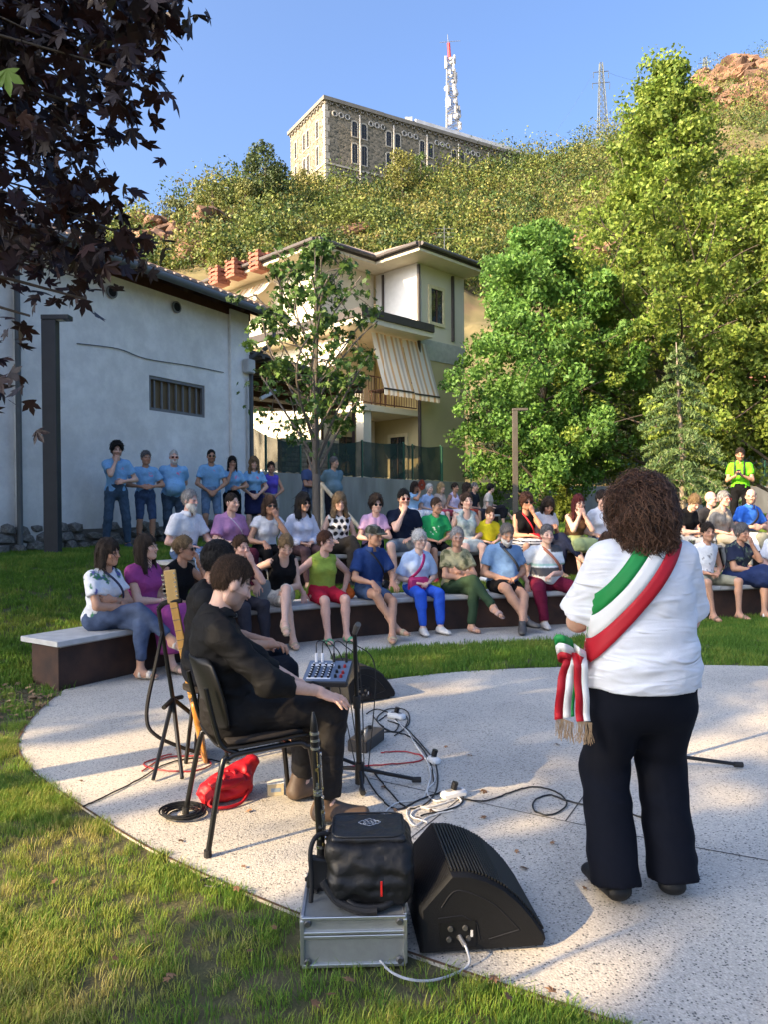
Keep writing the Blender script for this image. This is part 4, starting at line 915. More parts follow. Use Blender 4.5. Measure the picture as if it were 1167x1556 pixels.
# cedar
def cedar(px, d, H, label):
    rng = np.random.default_rng(51); base = X(px, d, TIER2); t = thing('cedar_tree', base, label, 'tree'); mb = MB()
    mb.tube([base+Vector((0,0,-.1)), base+Vector((.06,0,H*.3)), base+Vector((-.05,0,H*.65)), base+Vector((-.12,0,H))], [.11, .085, .05, .012], 8); mb.build('trunk', mat('cedar_bark', (.30, .25, .19), .9, scale=9, bump=.5), t, smooth=True)
    mb = MB(); L = []; 
    for i in range(64):
        h = (i+.5)/64; a = i*2.4+rng.uniform(-.4, .4); R_ = (1.95*(1-h)**.75+.12)*rng.uniform(.6, 1.1); z0 = H*(.13+.86*h); pts = []
        for s in np.linspace(0, 1, 6): pts.append(base+Vector((math.cos(a)*R_*s, math.sin(a)*R_*s, z0+R_*(.28*s-.50*s*s))))
        mb.tube(pts, list(np.linspace(.022*(1-h)+.006, .004, 6)), 5)
        for j in range(int(40+190*R_)):
            s = rng.uniform(.12, 1); k = min(4, int(s*5)); q = pts[k].lerp(pts[k+1], s*5-k); sd = rng.normal()*.20*(1.1-s*.5)*R_*.5
            L.append((q.x-math.sin(a)*sd, q.y+math.cos(a)*sd, q.z-abs(sd)*.25+rng.normal()*.025))
    mb.build('branches', mat('cedar_bark'), t); L = np.array(L); V, F = leaf_quads(L, .15, rng, droop=.9, aspect=.22, bend=.05)
    c = np.array([.055, .12, .04])+(np.array([.17, .22, .065])-np.array([.055, .12, .04]))*rng.random((len(L), 1)); mesh_np('crown', V, F, leafmat('needle', .2), t, col=np.repeat(c, 4, 0))
cedar(1036, 20, 5.0, 'blue-green young cedar with drooping boughs behind the audience')
# round clipped bush
def bush(px, d, H, R_, label):
    rng = np.random.default_rng(52); base = X(px, d, TIER2); t = thing('laurel_bush', base, label, 'bush'); k = 60; h = rng.random(k); a = rng.uniform(0, 6.28, k)
    rr = R_*np.sqrt(np.clip(1-(h*1.5-.55)**2, .05, 1)); C = np.stack([base.x+np.cos(a)*rr*.75, base.y+np.sin(a)*rr*.75, base.z+H*h*.95+.03], -1); Rr = np.stack([rr*.33]*2+[np.full(k, .16)], -1)
    mb = MB(); 
    for i in range(7): mb.tube([base+Vector((0,0,-.05)), Vector(C[i])], [.03, .01], 5)
    mb.build('stem', bark, t); LV, ci, dn = clump_cloud(rng, 7000, C, Rr, .5); V, F = leaf_quads(LV, .085, rng, nrm=dn, aspect=.5)
    c = np.array([.10, .15, .02])+np.array([.16, .15, .03])*rng.random((len(LV), 1)); mesh_np('foliage', V, F, leafmat('leaf_green'), t, col=np.repeat(c, 4, 0))
bush(858, 25, 1.45, .42, 'bright yellow-green egg-shaped bush beside the concrete wall')
# purple maple overhanging the lawn: trunk left of the view, boughs reach in from the top left
rng = np.random.default_rng(61)
pm = thing('purple_maple', Vector((-4.4, 2.6, .1)), 'dark purple-leaved maple with boughs overhanging the left of the lawn', 'tree')
mb = MB(); mb.tube([(-4.4, 2.6, -.1), (-4.35, 2.65, 1.4), (-4.25, 2.75, 3.0), (-4.1, 2.9, 5.6), (-4.0, 3.0, 7.2)], [.17, .14, .125, .08, .03], 12); mb.build('trunk', bark, pm, smooth=True)
LV = []; mb = MB()
OUT = [(-60,-60),(300,-60),(272,14),(236,34),(214,88),(238,98),(214,140),(172,168),(206,188),(152,240),(188,290),(182,330),(222,352),(226,388),(190,398),(150,404),(128,466),(104,430),(62,428),(30,396),(-60,420)]
OUT2 = [(-60,448),(40,452),(54,492),(20,520),(24,560),(16,596),(-60,600)]
def fill(poly, n_, a, spread, lo_, hi_):
    xs_ = rng.uniform(-60, 300, n_*6); ys_ = rng.uniform(-60, 600, n_*6); m_ = in_poly(xs_, ys_, poly); xs_, ys_ = xs_[m_][:n_], ys_[m_][:n_]
    for x, y in zip(xs_, ys_):
        q = P(x, y, rng.uniform(lo_, hi_)); a2 = Vector((-4.2+.3*rng.random(), 2.8, q.z+rng.uniform(.0, .9)))
        if rng.random() < .22: limb(mb, a2, q, .014, .004, rng, .05, 6)
        for k in range(spread): LV.append(q+Vector(rng.normal(size=3))*.085)
fill(OUT, 330, None, 6, 3.7, 5.3); fill(OUT2, 30, None, 5, 3.5, 4.2)
for e_ in ((228,370,4.4),(130,455,4.2),(262,5,4.8),(225,95,4.6),(200,185,4.4),(10,575,3.7),(45,480,3.9)):
    e = P(*e_); limb(mb, (-4.2, 2.8, max(2.7, e.z+.3)), e, .03, .006, rng, .04, 9)
for i in range(70):                                           # rest of the crown, out of view
    q = Vector((-4.3+rng.normal()*.9, 3.0+rng.normal()*1.1, 5.6+rng.normal()*.8))
    limb(mb, (-4.1, 2.9, 4.4), q, .03, .005, rng, .05, 5)
    for j in range(14): LV.append(q+Vector(rng.normal(size=3))*.3)
LV = np.array([tuple(v) for v in LV]); V, F, k = star_leaf(LV, np.full(len(LV), .150), rng, droop=.9)
c = np.array([.012, .006, .007])+(np.array([.045, .016, .012])-np.array([.012, .006, .007]))*rng.random((len(LV), 1))**2
mb.build('branches', bark, pm, smooth=True); mesh_np('crown', V, F, mat('purple_leaf', attr='Col', var=0, rough=.5, trans=.12, spec=.3), pm, col=np.repeat(c, k, 0))
# a lighter green shoot close by
sg = thing('green_sapling', Vector((-2.2, .75, 0)), 'bright green leaf on a thin shoot against the purple maple', 'sapling')
mb = MB(); e = P(-4, 132, 1.35); mb.tube(catmull([(-2.2, .75, -.05), (-2.1, .8, 1.2), (-1.7, 1.0, 2.2), e+Vector((-.25, 0, .12)), e], 5), list(np.linspace(.016, .003, 21)), 6); mb.build('stem', mat('green_shoot', (.10, .16, .03), .6), sg, smooth=True)
rl = np.random.default_rng(8); LC = np.array([tuple(P(10, 112, 1.35)), tuple(e+Vector((-.2,.02,.15))), (-1.72, 1.0, 2.25), (-1.9, .9, 1.8), (-2.0, .85, 1.5)])
for lc, lsz in zip(LC, (.085, .10, .10, .1, .09)): V, F, k = star_leaf(lc[None], np.array([lsz]), rl, nrm=np.array([(.1, -1, .25)])*2.5, droop=1.5); mesh_np('leaf', V, F, mat('bright_leaf', (.16, .26, .03), .5, trans=.5), sg)
# tall unseen trees behind the viewpoint, added to keep the stage in broken shade
def uq(s, q): return Vector((s*.85-q*.527, s*.527+q*.85, 0))
def shade(s, q, H, c0, R_, nl, seed, clump=.6, leaf=.24, cols=((.05, .09, .02), (.10, .16, .03)), lab=''):
    tree('lime_tree', lab, uq(s, q), H, c0, lambda h: R_*math.sqrt(max(.1, 1-(h*1.7-.8)**2)), 30, nl, leaf, cols, seed, .2, None, clump)
shade(-13.5, .0, 13.5, .34, 2.6, 15000, 71, .75, .38, lab='tall dense lime tree behind the viewpoint, out of view')
shade(-13.5, -5.0, 13.5, .36, 3.3, 10000, 72, .9, .42, lab='lime tree far behind the viewpoint, out of view')
shade(-14.5, 6.5, 13.5, .57, 2.2, 5000, 73, .6, .28, lab='lime tree left of the lawn, out of view')
shade(-13.0, 9.8, 12.5, .50, 2.3, 5000, 74, .6, .30, lab='lime tree near the white building, out of view')
shade(-15.5, 3.9, 16, .61, 1.7, 4600, 76, .55, lab='slender lime tree left behind the lawn, out of view')

# ================================================================ lawn grass
gmat = bpy.data.materials.new('grass_blade'); gmat.use_nodes = True; n = gmat.node_tree.nodes; l = gmat.node_tree.links; b = n['Principled BSDF']; b.inputs['Roughness'].default_value = .6; b.inputs['Specular IOR Level'].default_value = .25
oi = n.new('ShaderNodeObjectInfo'); cr = n.new('ShaderNodeValToRGB'); e = cr.color_ramp.elements; e[0].color = (.080, .175, .022, 1); e[1].color = (.42, .37, .12, 1)
for ps, cl in ((.45, (.13, .245, .030, 1)), (.78, (.26, .31, .05, 1))): e.new(ps).color = cl
ge = n.new('ShaderNodeNewGeometry'); nz = n.new('ShaderNodeTexNoise'); nz.inputs['Scale'].default_value = 1.1; nz.inputs['Detail'].default_value = 3; l.new(ge.outputs['Position'], nz.inputs['Vector'])
ma = n.new('ShaderNodeMath'); ma.operation = 'MULTIPLY_ADD'; ma.inputs[1].default_value = .55; l.new(oi.outputs['Random'], ma.inputs[0])
mb_ = n.new('ShaderNodeMapRange'); mb_.inputs[1].default_value = .38; mb_.inputs[2].default_value = .75; mb_.inputs[3].default_value = 0; mb_.inputs[4].default_value = .5; l.new(nz.outputs['Fac'], mb_.inputs[0]); l.new(mb_.outputs[0], ma.inputs[2])
l.new(ma.outputs[0], cr.inputs[0]); l.new(cr.outputs[0], b.inputs['Base Color'])
tr = n.new('ShaderNodeBsdfTranslucent'); l.new(cr.outputs[0], tr.inputs[0]); ms = n.new('ShaderNodeMixShader'); ms.inputs[0].default_value = .35; l.new(b.outputs[0], ms.inputs[1]); l.new(tr.outputs[0], ms.inputs[2]); l.new(ms.outputs[0], n['Material Output'].inputs[0])
gdry = gmat.copy(); gdry.name = 'dry_grass_blade'
for q_ in gdry.node_tree.nodes:
    if q_.type == 'MAP_RANGE': q_.inputs[3].default_value = .12; q_.inputs[4].default_value = .78
def clump(seed, nb, spread, hgt, wd, gmat=gmat):
    rng = np.random.default_rng(seed); V = []; F = []
    for i in range(nb):
        a, r = rng.uniform(0, 6.28), spread*math.sqrt(rng.random()); x, y = math.cos(a)*r, math.sin(a)*r; h = hgt*rng.uniform(.5, 1.15); la = rng.uniform(0, 6.28); le = h*rng.uniform(.15, .9); c, s = math.cos(la+1.57)*wd/2, math.sin(la+1.57)*wd/2
        dx, dy = math.cos(la)*le, math.sin(la)*le; k = len(V)
        V += [(x-c, y-s, -.005), (x+c, y+s, -.005), (x+dx*.35-c*.8, y+dy*.35-s*.8, h*.6), (x+dx*.35+c*.8, y+dy*.35+s*.8, h*.6), (x+dx, y+dy, h)]
        F += [(k, k+1, k+3, k+2), (k+2, k+3, k+4)]
    me = bpy.data.meshes.new('grass_clump'); me.from_pydata(V, [], F); me.materials.append(gmat); return bpy.data.objects.new('grass_clump', me)
def scatter(name, label, pts, src, smin, smax, seed):
    rng = np.random.default_rng(seed); me = bpy.data.meshes.new(name); me.vertices.add(len(pts)); me.vertices.foreach_set('co', np.asarray(pts, float).ravel()); me.update()
    a = me.attributes.new('rot', 'FLOAT_VECTOR', 'POINT'); rv = np.stack([rng.normal(size=len(pts))*.12, rng.normal(size=len(pts))*.12, rng.uniform(0, 6.28, len(pts))], -1); a.data.foreach_set('vector', rv.ravel())
    a = me.attributes.new('scl', 'FLOAT', 'POINT'); a.data.foreach_set('value', rng.uniform(smin, smax, len(pts)))
    o = bpy.data.objects.new(name, me); link(o); tag(o, label, 'grass', kind='stuff')
    g = bpy.data.node_groups.new(name, 'GeometryNodeTree'); g.interface.new_socket('Geometry', in_out='INPUT', socket_type='NodeSocketGeometry'); g.interface.new_socket('Geometry', in_out='OUTPUT', socket_type='NodeSocketGeometry')
    N = g.nodes; L = g.links; gi, go = N.new('NodeGroupInput'), N.new('NodeGroupOutput'); ip = N.new('GeometryNodeInstanceOnPoints'); ob = N.new('GeometryNodeObjectInfo'); ob.inputs[0].default_value = src
    r_ = N.new('GeometryNodeInputNamedAttribute'); r_.data_type = 'FLOAT_VECTOR'; r_.inputs[0].default_value = 'rot'; s_ = N.new('GeometryNodeInputNamedAttribute'); s_.data_type = 'FLOAT'; s_.inputs[0].default_value = 'scl'
    er = N.new('FunctionNodeEulerToRotation'); L.new(r_.outputs[0], er.inputs[0]); L.new(er.outputs[0], ip.inputs['Rotation']); L.new(s_.outputs[0], ip.inputs['Scale'])
    L.new(gi.outputs[0], ip.inputs['Points']); L.new(ob.outputs['Geometry'], ip.inputs['Instance']); L.new(ip.outputs[0], go.inputs[0]); m_ = o.modifiers.new('scatter', 'NODES'); m_.node_group = g; return o
CL1, CL2, CL3 = clump(1, 16, .035, .040, .0030, gdry), clump(2, 22, .06, .055, .006), clump(3, 26, .22, .09, .02)
pol = [(p.x, p.y) for p in PAVE]
def lawn_pts(x0, x1, y0, y1, dens, seed, bare=.0, inview=1.15, margin=0):
    rng = np.random.default_rng(seed); nn_ = int((x1-x0)*(y1-y0)*dens); x = rng.uniform(x0, x1, nn_); y = rng.uniform(y0, y1, nn_)
    ok = (np.abs(x)/np.maximum(y, .3) < .53*inview) & ~in_poly(x, y, pol); t = sdist(x, y, EXT); onb = (x > -2.6)
    ok &= ~(onb & (t > -.02) & (t < .50)); ok &= ~((x > -2.55) & (t > ROWGAP-.02) & (t < ROWGAP+.50)); ok &= sdist(x, y, [Vector((-30, -10, 0))]+WALL) < -.03
    wd = (x-W0.x)*NB.x+(y-W0.y)*NB.y; ok &= (wd < -.02) | (y > 17)
    if bare: nz = fbm(np.stack([x*1.6, y*1.6, 0*x+2], -1), 4); ok &= rng.random(nn_) > bare*smoothstep((nz-.40)/.16)
    sl = (np.hypot(x+2.75, (y-5.75)*.8) < .5) & (rng.random(nn_) < .8); ok &= ~sl
    x, y = x[ok], y[ok]; return np.stack([x, y, ground_z(x, y)], -1)
scatter('near_grass', 'short patchy grass with bare soil at the edge of the paving', lawn_pts(-3.6, 1.2, 1.6, 5.2, 2300, 1, .78), CL1, .6, 1.25, 1)
scatter('lawn_grass', 'mown green grass on the slope and between the benches', np.concatenate([lawn_pts(-7.5, 9, 5.2, 9.4, 420, 2, .35), lawn_pts(-7.5, 10, 9.4, 14, 330, 3, .2)]), CL2, .65, 1.25, 2)
scatter('far_grass', 'mown lawn in front of the concrete wall', lawn_pts(-8, 26, 14, 42, 34, 4, .2), CL3, .6, 1.1, 3)
# dry leaves gathered by the bench end
rng = np.random.default_rng(77); x = -2.75+rng.normal(size=240)*.28; y = 5.75+rng.normal(size=240)*.36; ok = ~in_poly(x, y, pol) & (sdist(x, y, EXT) < 0.0) | (x < -2.8); x, y = x[ok], y[ok]
V, F, k = star_leaf(np.stack([x, y, ground_z(x, y)+.02+.02*rng.random(len(x))], -1), np.full(len(x), .07), rng, nrm=np.tile((0, 0, 2.), (len(x), 1)))
tag(mesh_np('dry_leaves', V, F, mat('dry_leaf', attr='Col', var=0, rough=.8), col=np.repeat(np.array([.30, .19, .10])*(.4+.9*rng.random((len(x), 1))), k, 0)), 'dry brown leaves gathered beside the end of the front bench', 'leaves', kind='stuff')
# ================================================================ people: bodies grown from distance fields
class Fld:
    def __init__(s, lo, hi, h):
        s.lo = np.array(lo, float)-2*h; s.h = h; s.n = np.ceil((np.array(hi)+2*h-s.lo)/h).astype(int)+1
        s.ax = [s.lo[i]+np.arange(s.n[i])*h for i in range(3)]; s.F = np.full(tuple(s.n), .08)
    def reg(s, lo, hi, m):
        a = np.clip(np.floor((np.array(lo)-m-s.lo)/s.h).astype(int), 0, s.n); b = np.clip(np.ceil((np.array(hi)+m-s.lo)/s.h).astype(int)+1, 0, s.n)
        if np.any(b <= a): return None, None
        sl = tuple(slice(a[i], b[i]) for i in range(3)); return sl, np.stack(np.meshgrid(*[s.ax[i][sl[i]] for i in range(3)], indexing='ij'), -1)
    def put(s, sl, d, k, mode):
        f = s.F[sl]
        if mode == 'u':
            hh = np.clip(.5+.5*(f-d)/k, 0, 1); s.F[sl] = f*(1-hh)+d*hh-k*hh*(1-hh)
        elif mode == 's':
            hh = np.clip(.5-.5*(f+d)/k, 0, 1); s.F[sl] = f*(1-hh)-d*hh+k*hh*(1-hh)
        else: s.F[sl] = np.maximum(f, d)
    def cone(s, a, b, ra, rb, k=.03, mode='u', flat=(0, 0), wide=None, wf=1.0):
        a, b = np.array(a, float), np.array(b, float); R_ = max(ra, rb)*max(wf, 1); sl, p = s.reg(np.minimum(a, b)-R_, np.maximum(a, b)+R_, k+.03)
        if sl is None: return
        ab = b-a; L2 = ab@ab+1e-12; tr = ((p-a)@ab)/L2; t = np.clip(tr, 0, 1); v = p-a-t[..., None]*ab
        if wide is not None: w_ = np.array(wide, float); w_ /= np.linalg.norm(w_); v = v-(v@w_)[..., None]*w_*(1-1/wf)
        d = np.linalg.norm(v, axis=-1)-(ra+(rb-ra)*t); L = math.sqrt(L2)
        if flat[0]: d = np.maximum(d, -tr*L)
        if flat[1]: d = np.maximum(d, (tr-1)*L)
        s.put(sl, d, k, mode)
    def ell(s, c, r, k=.03, rot=None, mode='u'):
        c = np.array(c, float); r = np.array(r, float); R_ = r.max(); sl, p = s.reg(c-R_, c+R_, k+.03)
        if sl is None: return
        v = p-c
        if rot is not None: v = v@rot                       # rot columns = ellipsoid axes
        k0 = np.linalg.norm(v/r, axis=-1); k1 = np.linalg.norm(v/(r*r), axis=-1)+1e-9; s.put(sl, k0*(k0-1)/k1, k, mode)
    def plane(s, p0, n):                                    # keep the side the normal points away from
        p0 = np.array(p0, float); n = np.array(n, float); n /= np.linalg.norm(n)
        d = ((s.ax[0]-p0[0])*n[0])[:, None, None]+((s.ax[1]-p0[1])*n[1])[None, :, None]+((s.ax[2]-p0[2])*n[2])[None, None, :]; s.F = np.maximum(s.F, d)
    def wrinkle(s, amp, freq, seed=0, stretch=(1, 1, 1)):
        m = np.abs(s.F) < .035
        if m.any():
            i = np.argwhere(m); p = s.lo+i*s.h; n = fbm(p*np.array(stretch)*freq+seed*3.7, 3); s.F[m] += (np.abs(n-.47)*2-.22)*amp*2
    def mesh(s):
        F = s.F; I = F < 0; c = [I[a:F.shape[0]-1+a, b:F.shape[1]-1+b, d:F.shape[2]-1+d] for a in (0, 1) for b in (0, 1) for d in (0, 1)]
        sm = sum(x.astype(np.int8) for x in c); act = (sm > 0) & (sm < 8); cell = np.argwhere(act); nc = len(cell)
        if nc == 0: return np.zeros((0, 3)), np.zeros((0, 4), int)
        cid = np.full(act.shape, -1, np.int64); cid[act] = np.arange(nc); acc = np.zeros((nc, 3)); cnt = np.zeros(nc)
        off = np.array([(a, b, d) for a in (0, 1) for b in (0, 1) for d in (0, 1)]); val = np.stack([F[tuple((cell+o).T)] for o in off], 1)
        for i in range(8):
            for ax in range(3):
                if off[i][ax] == 0:
                    o2 = off[i].copy(); o2[ax] = 1; j = o2[0]*4+o2[1]*2+o2[2]; va, vb = val[:, i], val[:, j]; m = (va < 0) != (vb < 0)
                    t = va[m]/(va[m]-vb[m]+1e-12); q = np.tile(off[i].astype(float), (m.sum(), 1)); q[:, ax] += t; acc[m] += q; cnt[m] += 1
        V = s.lo+(cell+acc/cnt[:, None])*s.h; Q = []
        for ax in range(3):
            a1, a2 = (ax+1) % 3, (ax+2) % 3; sl0 = [slice(None)]*3; sl1 = [slice(None)]*3; sl0[ax] = slice(0, -1); sl1[ax] = slice(1, None)
            A, B = I[tuple(sl0)], I[tuple(sl1)]; e = np.argwhere(A != B); e = e[(e[:, a1] > 0) & (e[:, a2] > 0) & (e[:, a1] < F.shape[a1]-1) & (e[:, a2] < F.shape[a2]-1)]
            if len(e) == 0: continue
            ins = I[tuple(e.T)]; ids = []
            for d1, d2 in ((-1, -1), (0, -1), (0, 0), (-1, 0)): q = e.copy(); q[:, a1] += d1; q[:, a2] += d2; ids.append(cid[tuple(q.T)])
            q = np.stack(ids, 1); q[~ins] = q[~ins][:, ::-1]; Q.append(q)
        return V, np.concatenate(Q, 0)
def nrmz(v): v = np.asarray(v, float); return v/(np.linalg.norm(v)+1e-12)
def rotv(ax, a): return np.array(Matrix.Rotation(a, 3, ax))
def join(parts):                                            # [(V,F4,col)] -> one mesh
    V = []; F = []; C = []; k = 0
    for v, f, c in parts:
        if len(v) == 0: continue
        V.append(v); F.append(f+k); C.append(np.broadcast_to(np.asarray(c, float), (len(v), 3))); k += len(v)
    return np.concatenate(V), np.concatenate(F), np.concatenate(C)
# ---- head template (face to -Y, origin at the skull's centre), colour factors relative to the skin
def head_template(male, h, old=0, slim=0):
    f = Fld((-.11, -.14, -.16), (.11, .12, .15), h); j = 1.06 if male else .97
    f.ell((0, .014, .032), (.074, .092, .098), .02); f.ell((0, -.030, -.045), (.058*j, .064, .072*j), .045); f.ell((0, -.064, -.092), (.026*j, .026, .022), .03)
    for sx in (-1, 1):
        f.ell((sx*.040, -.062, -.022), (.026, .024, .024), .025); f.ell((sx*.048*j, -.012, -.075), (.016, .035, .022), .03)
        f.ell((sx*.033, -.088, .006), (.019, .014, .011), .012, mode='s'); f.ell((sx*.033, -.073, .004), (.0135, .0135, .0115), .004)
        f.cone((sx*.014, -.090, .020+.002*male), (sx*.050, -.076, .022), .0085 if male else .006, .006, .012)
        f.ell((sx*.077, .008, -.008), (.011, .020, .031), .008, rot=rotv('Z', sx*.35)); f.ell((sx*.012, -.106, -.027), (.009, .010, .008), .006)
    f.cone((0, -.088, .018), (0, -.108, -.022), .0085, .0125 if male else .011, .012)
    f.ell((0, -.087, -.054), (.022, .010, .006), .006); f.ell((0, -.085, -.064), (.019, .011, .007), .006); f.ell((0, -.100, -.0585), (.024, .010, .0016), .003, mode='s')
    if old:
        for sx in (-1, 1): f.cone((sx*.022, -.098, -.030), (sx*.036, -.086, -.062), .003, .002, .006, mode='s')
    V, Q = f.mesh(); x, y, z = np.abs(V[:, 0]), V[:, 1], V[:, 2]; C = np.ones((len(V), 3))
    def blend(m, c): C[:] = C*(1-m[:, None])+np.array(c)*m[:, None]
    fr = y < -.045; g = lambda d, w_: np.clip(1.3-d/w_, 0, 1)
    blend(g(np.hypot((x-.040)/1.3, z+.028), .026)*.35*fr, (1.12, .80, .75)); blend(g(np.hypot(x, z+.026), .016)*.3*fr, (1.1, .78, .72))
    blend(g(np.hypot(x/2.6, z+.0575), .0085)*.8*fr, (.95, .50, .47)); blend(g(np.hypot(x/6, z+.0585), .003)*.9*fr, (.40, .2, .18))
    e = np.hypot((x-.033)/1.35, (z-.004)); blend(g(e, .014)*.85*fr, (.42, .32, .30)); blend((g(e, .0078) > .45)*1.*fr*(y < -.07), (1.0, 1.1, 1.2)); blend(g(np.hypot(x-.033, z-.004), .0072)*fr, (.08, .05, .04))
    blend(g(np.abs(z-.0125)*1.0+np.abs(x-.033)*.10, .0035)*fr*(x < .052)*(x > .015)*.8, (.22, .15, .12))
    br = 1.15*g(np.abs(z-(.0285-.16*np.maximum(0, x-.042)+.02*0)), .0055 if male else .004)*(x > .012)*(x < .056)*fr
    return V*.93, Q, C, np.clip(br, 0, 1), (V[:, 2] < -.028)*(V[:, 1] < .012)*(np.hypot(V[:, 0]/1.5, V[:, 2]+.058) > .0125)*np.clip((.105-np.abs(V[:, 2]+.075)*1.1-0*x)*30, 0, 1)
# ---- hand template: wrist at origin, fingers to +X, palm facing -Z, thumb to +Y
def hand_template(curl, h, spread=.10, thumb=.6):
    f = Fld((-.04, -.07, -.11), (.20, .10, .05), h); f.cone((-.03, 0, 0), (.01, 0, 0), .024, .026, .02, wide=(0, 1, 0), wf=1.15)
    f.ell((.052, 0, -.004), (.052, .042, .0155), .015); f.ell((.030, .024, -.010), (.03, .018, .014), .015)
    for i, (y0, L, r) in enumerate(((.030, .072, .0088), (.010, .080, .0092), (-.011, .074, .0088), (-.030, .058, .0078))):
        p = np.array([.090-.006*abs(i-1.2), y0, 0.]); a = 0; sp = spread*(1.3-i)*.8
        for sg, fr in enumerate((.46, .30, .24)):
            a += curl*(.7, 1.1, .7)[sg]; q = p+L*fr*np.array([math.cos(a)*math.cos(sp), math.cos(a)*math.sin(sp), -math.sin(a)]); f.cone(p, q, r*(1-.09*sg), r*(.93-.10*sg), .006); p = q
    p = np.array([.018, .030, -.008]); q = p+np.array([.032, .030, -.010-.02*curl]); f.cone(p, q, .0125, .0105, .012); r_ = q+np.array([.030, .012-.02*thumb*curl, -.012*thumb-.02*curl]); f.cone(q, r_, .0105, .008, .006)
    V, Q = f.mesh(); return V, Q
HEADS = {}; HANDS = {}
def get_head(male, h, old): 
    k = (male, h, old)
    if k not in HEADS: HEADS[k] = head_template(male, h, old)
    return HEADS[k]
def get_hand(curl, h, spread=.1):
    k = (curl, h, spread)
    if k not in HANDS: HANDS[k] = hand_template(curl, h, spread)
    return HANDS[k]
def ik(a, t, l1, l2, hint):
    a, t = np.array(a, float), np.array(t, float); v = t-a; d = np.linalg.norm(v); d2 = min(d, (l1+l2)*.997); u = v/(d+1e-9); t = a+u*d2
    c = (l1*l1+d2*d2-l2*l2)/(2*d2); hgt = math.sqrt(max(0, l1*l1-c*c)); w_ = np.array(hint, float); w_ = w_-u*(w_@u); w_ = nrmz(w_); return a+u*c+w_*hgt, t
skinm = mat('skin', attr='Col', var=.06, scale=60, rough=.52, spec=.35, sub=.08, bump=.05, bscale=300)
clothm = mat('cloth', attr='Col', var=.07, scale=40, rough=.9, spec=.15, bump=.25, bscale=260)
def folds(m_, sc=(6, 6, 12), st=.5, di=.012):                # soft cloth folds as fine relief
    n = m_.node_tree.nodes; l = m_.node_tree.links; mp = n.new('ShaderNodeMapping'); mp.inputs['Scale'].default_value = sc; mp.inputs['Rotation'].default_value = (.3, .45, 0); nz = n.new('ShaderNodeTexNoise'); nz.inputs['Scale'].default_value = 1.5; nz.inputs['Detail'].default_value = 2; nz.inputs['Distortion'].default_value = 1.2; nz.noise_type = 'RIDGED_MULTIFRACTAL'
    l.new(n['Texture Coordinate'].outputs['Object'], mp.inputs[0]); l.new(mp.outputs[0], nz.inputs['Vector']); b2 = n.new('ShaderNodeBump'); b2.inputs['Strength'].default_value = st; b2.inputs['Distance'].default_value = di; l.new(nz.outputs['Fac'], b2.inputs['Height']); l.new(n['Bump'].outputs[0], b2.inputs['Normal']); l.new(b2.outputs[0], n['Principled BSDF'].inputs['Normal'])
folds(clothm)
denim = mat('denim', attr='Col', var=.25, scale=16, rough=.9, spec=.2, bump=.3, bscale=400)
hairm = mat('hair_strands', attr='Col', var=.45, scale=60, rough=.6, spec=.25, stretch=(3, 3, .5), bump=.9, bscale=90)
shoem = mat('shoe_leather', attr='Col', var=.1, scale=30, rough=.55, spec=.4, bump=.1, bscale=120)
blackp = mat('black_plastic', (.012, .012, .013), .35); lensm = mat('dark_lens', (.010, .010, .012), .08, spec=.7); metalw = mat('watch_metal', (.55, .55, .55), .3, metal=.8)
SK = dict(fair=(.66, .41, .30), mid=(.56, .33, .225), tan=(.47, .255, .16), pink=(.66, .39, .30), dark=(.20, .10, .065), pale=(.66, .44, .34))
HC = dict(black=(.012, .010, .009), dark=(.028, .018, .012), brown=(.055, .030, .017), chest=(.085, .035, .018), red=(.075, .012, .012), blond=(.36, .24, .11), dblond=(.20, .13, .065), grey=(.30, .29, .28), white=(.62, .60, .56), dgrey=(.14, .13, .125))
